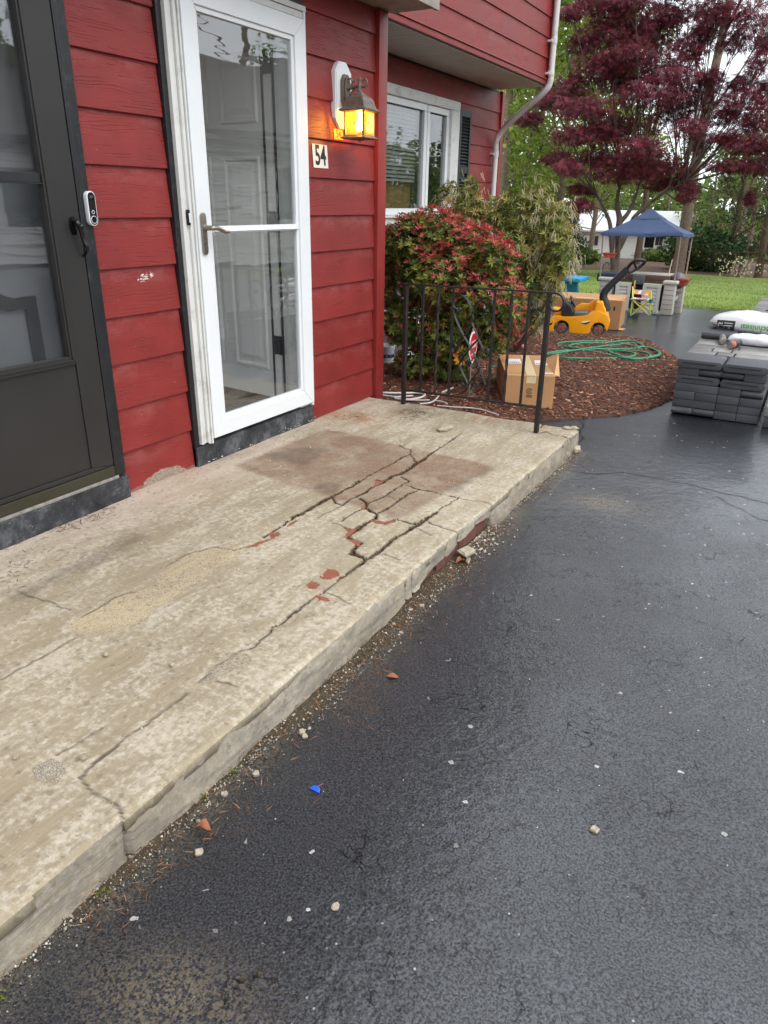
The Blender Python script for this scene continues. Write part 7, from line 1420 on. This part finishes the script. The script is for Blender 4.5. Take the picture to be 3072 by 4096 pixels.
# neighbour across the drive: only mirrored in the door glass
NH = thing('neighbour_house', 'white clapboard house with a dark garage mirrored in the storm door glass', 'house', (13.5, 15.0, -0.2)); NH.rotation_euler.z = math.radians(-38)
b = MB(); b.box(-7, 0, 0, 6, 7, 2.9); b.build('wall', MAT['far_white'], NH, smooth=0)
b = MB()
zz = 0.2
while zz < 2.85: b.box(-7.0, -0.03, zz, 6.0, -0.002, zz+0.02); zz += 0.2
tag(b.build('clapboard_edges', MAT['weathered_wood'], NH, smooth=0), kind='stuff')
b = MB(); b.prism([(-0.6, 2.88), (3.5, 5.2), (7.6, 2.88), (7.6, 3.02), (3.5, 5.36), (-0.6, 3.02)], -7.4, 6.4, 'x'); b.build('roof', MAT['roof'], NH, smooth=0)
for x0, x1, z0, z1, nm, m in ((-6.4, -3.6, 1.2, 2.5, 'garage_opening', 'gasket'), (-1.4, -0.2, 0.9, 2.2, 'window', 'far_glass'), (2.2, 3.4, 0.9, 2.2, 'window', 'far_glass')):
    b = MB(); b.box(x0-0.1, -0.06, z0-0.1, x1+0.1, -0.031, z1+0.1); fr_ = b.build(nm, MAT['white_trim'], NH, smooth=0); b = MB(); b.box(x0, -0.07, z0, x1, -0.061, z1); b.build('pane', MAT[m], fr_, smooth=0)
for x, y, ht, sp in ((9, 19, 12, 3.2), (17, 24, 14, 3.6), (20, 14, 12, 3.4), (6.5, 27, 13, 3.4)):
    tree('roadside_tree', 'leafy tree across the drive mirrored in the glass', np.array([x, y, float(gz(y))]), ht, sp, MAT['leaf_wood'], MAT['bark'], 12, 0.26, 3.2, tg_, 0.2, 0.25, (0, 0), 'trees across the drive')
# ================================================================ SMALL STUFF
rs_ = np.random.default_rng(5)
BITV = np.array([(0, 0, 0.6), (0.9, 0.1, -0.3), (-0.4, 0.8, -0.35), (-0.5, -0.7, -0.3), (0.3, 0.5, 0.35)]); BITF = np.array([(0, 1, 4), (0, 4, 2), (0, 2, 3), (0, 3, 1), (1, 2, 4), (1, 3, 2)])
CHIPV = np.array([(-0.5, -0.16, 0), (0.5, -0.12, 0.02), (0.5, 0.14, 0), (-0.5, 0.12, -0.02), (-0.46, -0.1, 0.10), (0.45, -0.08, 0.12), (0.47, 0.1, 0.10), (-0.45, 0.1, 0.08)]); CHIPF = np.array([(4, 5, 6, 7), (0, 1, 5, 4), (1, 2, 6, 5), (2, 3, 7, 6), (3, 0, 4, 7)])
NEEDV = np.array([(-0.5, -0.03, 0), (0.0, -0.04, 0.05), (0.5, -0.01, 0), (0.5, 0.01, 0), (0, 0.04, 0.06), (-0.5, 0.03, 0)]); NEEDF = np.array([(0, 1, 4, 5), (1, 2, 3, 4)])
def stuff(name, label, cat, tmpl, P, s, m, flat=0.35, tint=None):
    n = len(P); a = rs_.uniform(0, 2*PI, n); d = np.stack([np.cos(a), np.sin(a), rs_.normal(0, flat*0.5, n)], 1); nr = np.array([0, 0, 1.0])+rs_.normal(0, flat, (n, 3))
    return tag(foliage(name, scatter(*tmpl, P, d, nr, s, rs_.random(n) if tint is None else tint), m), label, cat, kind='stuff')
# bark chips over the bed
n = 52000; X_ = rs_.uniform(-1.25, 1.9, n); Y_ = 4.42+rs_.random(n)**1.25*4.9; k = inpoly(X_, Y_, MBED); X_, Y_ = X_[k], Y_[k]
stuff('mulch_chips', 'brown bark chips spread over the planting bed', 'mulch', (CHIPV, CHIPF), np.stack([X_, Y_, bed_h(X_, Y_)+0.004], 1), 0.007+0.036*rs_.random(len(X_))**2.4, MAT['chip'], 0.45, np.clip(rs_.normal(0.42, 0.24, len(X_)), 0, 1))
# grass
n = 90000; Y_ = 15.05+rs_.random(n)**1.7*15; X_ = rs_.uniform(-1, 1, n)*(3+Y_*0.35)-Y_*0.14+2.0; a = rs_.uniform(0, 2*PI, n); BL = np.array([(0, -0.09, 0), (0, 0.09, 0), (1, 0.0, 0.25)]); BF = np.array([(0, 1, 2)])
d = np.stack([np.cos(a)*0.5, np.sin(a)*0.5, np.ones(n)], 1); dry = np.clip((Y_-25)/5, 0, 1)*0.35
tag(foliage('grass', scatter(BL, BF, np.stack([X_, Y_, lawn_z(X_, Y_)-0.004], 1), d, np.stack([-np.sin(a), np.cos(a), np.zeros(n)], 1), rs_.uniform(0.025, 0.055, n), np.clip(rs_.normal(0.45, 0.2, n)+dry+0.3*(fbm(X_*0.9, Y_*0.9, 3, 19)-0.5), 0, 1)), MAT['grass']), 'short green lawn grass', 'grass', kind='stuff')
# grit on the drive, thickest along the stoop
def drive_z(X, Y): return dz(np.asarray(X), np.asarray(Y))
n = 800; X_ = 1.52+np.abs(rs_.normal(0, 0.9, n)); Y_ = rs_.uniform(0.1, 6.4, n); k = (X_ < 4.1); X_, Y_ = X_[k], Y_[k]
stuff('loose_grit', 'pale specks of grit scattered on the wet drive', 'grit', (BITV, BITF), np.stack([X_, Y_, drive_z(X_, Y_)+0.001], 1), 0.0007+0.0040*rs_.random(len(X_))**6, MAT['grit'])
n = 2600; Y_ = rs_.uniform(0.2, 4.4, n); X_ = 1.515+np.abs(rs_.normal(0, 0.035, n)); stuff('edge_grit', 'sandy grit along the foot of the stoop', 'grit', (BITV, BITF), np.stack([X_, Y_, drive_z(X_, Y_)+0.002], 1), 0.0008+0.0042*rs_.random(n)**6, MAT['grit'], 0.35, rs_.random(n)*0.7)
n = 7500; Y_ = rs_.uniform(0.2, 4.35, n); dens = fbm(Y_*2.3, Y_*0, 3, 77); X_ = 1.475+np.abs(rs_.normal(0, 0.05, n))*(0.4+1.2*(dens > 0.48)); k = rs_.random(n) < np.where((Y_ > 1.5) & (Y_ < 3.0), 1.0, 0.25+0.5*(dens > 0.5)); X_, Y_ = X_[k], Y_[k]
stuff('edge_litter', 'brown needles and leaf scraps along the foot of the stoop', 'litter', (NEEDV, NEEDF), np.stack([X_, Y_, drive_z(X_, Y_)+0.006+0.02*rs_.random(len(X_))*(X_ < 1.53)], 1), rs_.uniform(0.006, 0.026, len(X_)), MAT['litter'], 0.5)
# low drift of soil and crumbs caught under the lip of the stoop
ex_ = np.arange(1.455, 1.60, 0.009); ey_ = np.arange(0.3, 4.3, 0.014); XX, YY = np.meshgrid(ex_, ey_); wd_ = 0.022+0.085*np.clip(fbm(YY*2.4, YY*0, 3, 77)*2.2-0.75, 0, 1)*(0.45+0.55*((YY > 1.3) & (YY < 3.1)))
hh2 = 0.020*np.clip(1-(XX-1.475)/wd_, -0.4, 1.2)*(0.6+0.8*fbm(XX*40, YY*40, 3, 78))+0.006*(fbm(XX*90, YY*90, 2, 79)-0.5); ZZ = dz(XX, YY)+hh2-0.002; i = np.arange(XX.size).reshape(XX.shape)
F = np.stack([i[:-1, :-1], i[:-1, 1:], i[1:, 1:], i[1:, :-1]], -1).reshape(-1, 4); ok = (hh2.ravel()[F] > -0.004).any(1)
tag(link('edge_soil', npmesh('edge_soil', np.stack([XX, YY, ZZ], -1).reshape(-1, 3), F[ok]), MAT['joint'], smooth=180), 'dark soil drifted along the foot of the stoop', 'soil', kind='stuff')
n = 5200; Y_ = rs_.uniform(0.3, 4.3, n); wq = 0.02+0.10*np.clip(fbm(Y_*2.4, Y_*0, 3, 77)*2.2-0.75, 0, 1)*(0.45+0.55*((Y_ > 1.3) & (Y_ < 3.1))); X_ = 1.49+rs_.random(n)**1.4*wq
stuff('edge_crumbs', 'sandy crumbs mixed into the soil at the foot of the stoop', 'crumbs', (BITV, BITF), np.stack([X_, Y_, drive_z(X_, Y_)+0.012*np.clip(1-(X_-1.475)/wq, 0, 1)+0.003], 1), 0.0012+0.0055*rs_.random(n)**4, MAT['grit'], 0.5, rs_.random(n)*0.8)
n = 420; rc = PZ(sC(1590, 430), 0.0); X_ = np.maximum(1.50, rc[0]+rs_.normal(0, 0.05, n)); Y_ = rc[1]+rs_.normal(0, 0.10, n); stuff('rubble', 'heap of white mortar crumbs under the broken stoop edge', 'rubble', (BITV, BITF), np.stack([X_, Y_, drive_z(X_, Y_)+0.004+0.02*np.exp(-((X_-1.51)/0.04)**2)*rs_.random(n)], 1), 0.002+0.010*rs_.random(n)**4, MAT['grit'], 0.6, 0.2+0.7*rs_.random(n))
# crumbs, sand and scraps on the stoop
def topz(X, Y): i_ = np.clip(((X-gx[0])/HS).astype(int), 0, len(gx)-1); j = np.clip(((Y-gy[0])/HS).astype(int), 0, len(gy)-1); return ZV[j, i_]
PS = []
for p in SANDP:
    a_ = np.array(p); n = 2600; X_ = rs_.uniform(a_[:, 0].min(), a_[:, 0].max(), n); Y_ = rs_.uniform(a_[:, 1].min(), a_[:, 1].max(), n); k = inpoly(X_, Y_, p); PS.append(np.stack([X_[k], Y_[k]], 1))
PS = np.concatenate(PS); stuff('sand_grains', 'coarse tan sand in the worn hollows of the stoop', 'sand', (BITV, BITF), np.c_[PS, topz(PS[:, 0], PS[:, 1])+0.0005], rs_.uniform(0.001, 0.0032, len(PS)), MAT['grit'], 0.6, rs_.random(len(PS))*0.75)
PD_ = []
for ln, w_, _ in CR:
    if w_ < 0.0045: continue
    for (ax, ay), (bx, by) in zip(ln[:-1], ln[1:]): m = int(np.hypot(ax-bx, ay-by)*380); t = rs_.random((m, 1)); PD_.append(np.array([[ax, ay]])*(1-t)+np.array([[bx, by]])*t+rs_.normal(0, 0.006, (m, 2)))
PD_ = np.concatenate(PD_); stuff('crack_dirt', 'gravelly dirt packed in the stoop cracks', 'dirt', (BITV, BITF), np.c_[PD_, np.full(len(PD_), 0.112)+0.010*rs_.random(len(PD_))], rs_.uniform(0.002, 0.006, len(PD_)), MAT['litter'], 0.6)
n = 900; X_ = rs_.uniform(0.02, 1.48, n); Y_ = rs_.uniform(0.3, 4.3, n); stuff('stoop_crumbs', 'tiny concrete crumbs strewn over the stoop', 'crumbs', (BITV, BITF), np.stack([X_, Y_, topz(X_, Y_)+0.001], 1), 0.0012+0.006*rs_.random(n)**5, MAT['grit'])
def cloud(f, pts, n, sd): c = np.array([PZ(f(*q), 0.13)[:2] for q in pts]); k = rs_.integers(0, len(c), n); return c[k]+rs_.normal(0, sd, (n, 2))
Q = np.concatenate([cloud(sB, [(80,100),(160,110),(230,130),(120,150),(200,90),(60,90)], 420, 0.045), cloud(sA, [(760,60),(860,40),(950,60)], 120, 0.05), cloud(sF, [(880,80),(760,140),(600,200),(480,230)], 200, 0.03), cloud(sF, [(200,380),(100,500),(60,620)], 160, 0.08)]); Q[:, 0] = np.clip(Q[:, 0], 0.01, 1.45); Q[:, 1] = np.minimum(Q[:, 1], 4.34)
stuff('stoop_litter', 'dark leaf scraps blown onto the stoop by the wall', 'litter', (NEEDV, NEEDF), np.c_[Q, topz(Q[:, 0], Q[:, 1])+0.002], rs_.uniform(0.006, 0.03, len(Q)), MAT['litter'], 0.4, rs_.random(len(Q))*0.5)
# single chips and stones
def chip(name, label, cat, P, pts, th, m, rz=0.0, group=None, rx=0.0):
    T = MB(); n = len(pts); k = 0.9
    T.add([(x*0.9, y*0.9, 0) for x, y in pts]+[(x*random.uniform(0.9, 1.08), y*random.uniform(0.9, 1.08), th*random.uniform(0.3, 0.75)) for x, y in pts]+[(x*random.uniform(0.45, 0.85), y*random.uniform(0.45, 0.85), th*random.uniform(0.75, 1.05)) for x, y in pts], [tuple(range(n-1, -1, -1)), tuple(range(2*n, 3*n))]+[(r*n+i_, r*n+(i_+1) % n, (r+1)*n+(i_+1) % n, (r+1)*n+i_) for r in (0, 1) for i_ in range(n)])
    o = T.build(name, m, None, smooth=0, loc=tuple(P)); o.rotation_euler = (rx, 0, rz); return tag(o, label, cat, group)
def pix_chip(name, label, cat, f, px, z, th, m, group=None, lift=0.0):
    W_ = np.array([PZ(f(*q), z) for q in px]); c = W_.mean(0); return chip(name, label, cat, (c[0], c[1], z+lift), [tuple(p[:2]-c[:2]) for p in W_], th, m, 0, group)
pix_chip('concrete_fragment', 'flat squarish concrete fragment leaning at the broken stoop edge', 'fragment', sC, [(1405,545),(1490,492),(1566,540),(1482,590)], 0.03, 0.022, MAT['stone_chip'])
pix_chip('concrete_fragment', 'small grey concrete sliver below the squarish fragment', 'fragment', sC, [(1475,620),(1500,590),(1520,600),(1500,645)], 0.004, 0.015, MAT['stone_chip'])
pix_chip('concrete_fragment', 'wedge of broken concrete lying on the stoop near the railing', 'fragment', sB, [(330,262),(390,222),(475,240),(470,256),(400,282),(345,284)], 0.131, 0.020, MAT['stone_chip'])
for k, q in enumerate([(1475,256),(1532,256)]): P = PZ(sB(*q), 0.125); chip('white_stone', 'smooth white stone at the far corner of the stoop', 'stone', P, [(0.030*math.cos(a)*(1+0.1*math.sin(3*a+k)), 0.020*math.sin(a)) for a in np.linspace(0, 2*PI, 9, endpoint=False)], 0.016, MAT['grit_stone'] if 'grit_stone' in MAT else MAT['stone_chip'], 0.4*k, 'white stones at the stoop corner')
pix_chip('brick_fragment', 'pinkish brick fragment fallen under the far stoop corner', 'fragment', sB, [(1425,500),(1440,460),(1500,440),(1525,470),(1470,510)], 0.004, 0.045, plain('pink mortar', lin(196, 172, 156), 0.9, 0.2, 30, 0.5, 90))
pix_chip('concrete_fragment', 'crumbled concrete lump beside the far stoop corner', 'fragment', sB, [(1500,455),(1530,425),(1590,430),(1595,460),(1550,470)], 0.004, 0.035, MAT['stone_chip'])
for q, r, lbl in (((1430,28), 0.011, 'white stone on the drive near the middle of the stoop'), ((1444,48), 0.010, 'white stone on the drive near the middle of the stoop'), ((1466,10), 0.006, 'white stone on the drive near the middle of the stoop'), ((1212,226), 0.011, 'grey pebble at the foot of the stoop'), ((1062,324), 0.010, 'pale pebble among weeds at the foot of the stoop'), ((942,600), 0.011, 'crumbly white lump on the drive by the near stoop edge'), ((1590,860), 0.010, 'ragged white fleck on the open drive')):
    P = G(sG(*q)); chip('stone', lbl, 'stone', (P[0], P[1], float(drive_z(P[0], P[1]))), [(r*(0.8+0.4*random.random())*math.cos(a), r*(0.7+0.4*random.random())*math.sin(a)) for a in np.linspace(0, 2*PI, 8, endpoint=False)], r*0.9, MAT['stone_chip'], 0, 'white stones near the stoop' if 'middle' in lbl else None)
P = G(cR(1045, 543)); chip('stone', 'single angular pebble in the middle of the open drive', 'stone', (P[0], P[1], float(drive_z(P[0], P[1]))), [(-0.010, -0.008), (0.009, -0.010), (0.012, 0.004), (-0.002, 0.011), (-0.011, 0.004)], 0.010, MAT['stone_chip'])
for f, q, r, lbl in ((sD, (180,1055), 0.010, 'pale angular crumb on the stoop by the sandy strip'), (sE, (880,660), 0.009, 'tan crumb on the near stoop slab'), (sE, (130,1510), 0.010, 'rounded crumb on the nearest stoop corner'), (sE, (690,1520), 0.009, 'grey crumb by the near stoop crack'), (sC, (1020,1010), 0.011, 'square stone chip in the litter at the stoop foot'), (sC, (1115,975), 0.011, 'tan rounded stone in the litter at the stoop foot'), (sC, (878,1128), 0.010, 'white chip in the litter at the stoop foot'), (sC, (944,1198), 0.009, 'white chip lying alone on the drive by the stoop')):
    z = 0.131 if f in (sD, sE) else 0.0; P = PZ(f(*q), z); chip('stone', lbl, 'stone', (P[0], P[1], z-0.001 if z else float(drive_z(P[0], P[1]))), [(r*(0.8+0.4*random.random())*math.cos(a), r*(0.6+0.5*random.random())*math.sin(a)) for a in np.linspace(0, 2*PI, 6, endpoint=False)], r*0.9, MAT['stone_chip'])
P = G(sG(1497, 298)); chip('plastic_chip', 'bright blue plastic chip on the drive', 'chip', (P[0], P[1], float(drive_z(P[0], P[1]))+0.001), [(-0.016, -0.006), (0.016, -0.007), (0.012, 0.004), (0.0, 0.012), (-0.012, 0.008)], 0.004, MAT['blue_chip'])
def dleaf(label, P, L, rz, curl=0.4):
    b = MB(); vs = []; fs = []; n = 7
    for j in range(n):
        t = j/(n-1); w_ = 0.32*L*math.sin(PI*t)**0.8
        for s in (-1, 0, 1): vs.append((L*(t-0.5), s*w_, curl*L*(abs(s)*w_/(0.32*L))**2*0.5+0.06*L*math.sin(t*5)+0.004))
    for j in range(n-1):
        for s in range(2): fs.append((j*3+s, j*3+s+1, j*3+s+4, j*3+s+3))
    b.add(vs, fs); o = b.build('dead_leaf', MAT['dry_leaf'], None, smooth=180, loc=tuple(P)); o.rotation_euler.z = rz; return tag(o, label, 'leaf')
P = G(sC(1395, 625)); dleaf('curled orange leaf below the squarish concrete fragment', (1.535, P[1], 0.005), 0.05, 0.9, 0.8)
P = G(sG(965, 495)); dleaf('dark curled leaf at the near stoop foot', (P[0], P[1], 0.0), 0.04, 0.3, 0.9)
P = G(cN(375, 1110)); dleaf('narrow tan leaf sliver on the drive', (P[0], P[1], float(drive_z(P[0], P[1]))), 0.04, 0.5, 0.2)
# weeds in the foot of the stoop
wl_ = []
for q in ((1110,225),(968,345),(495,800),(10,1290)):
    P = G(sG(*q)); n = 14; p = np.array([P[0], P[1], 0.004])+rs_.normal(0, 0.006, (n, 3))*np.array([1, 1, 0]); wl_.append(scatter(*LEAF, p, rs_.normal(size=(n, 3))+np.array([0, 0, 1.0]), rs_.normal(size=(n, 3))+np.array([0, 0, 1]), rs_.uniform(0.006, 0.014, n), rs_.random(n)))
tag(foliage('weeds', merge(wl_), MAT['leaf_spring']), 'tiny green weeds at the foot of the stoop', 'weeds', kind='stuff')
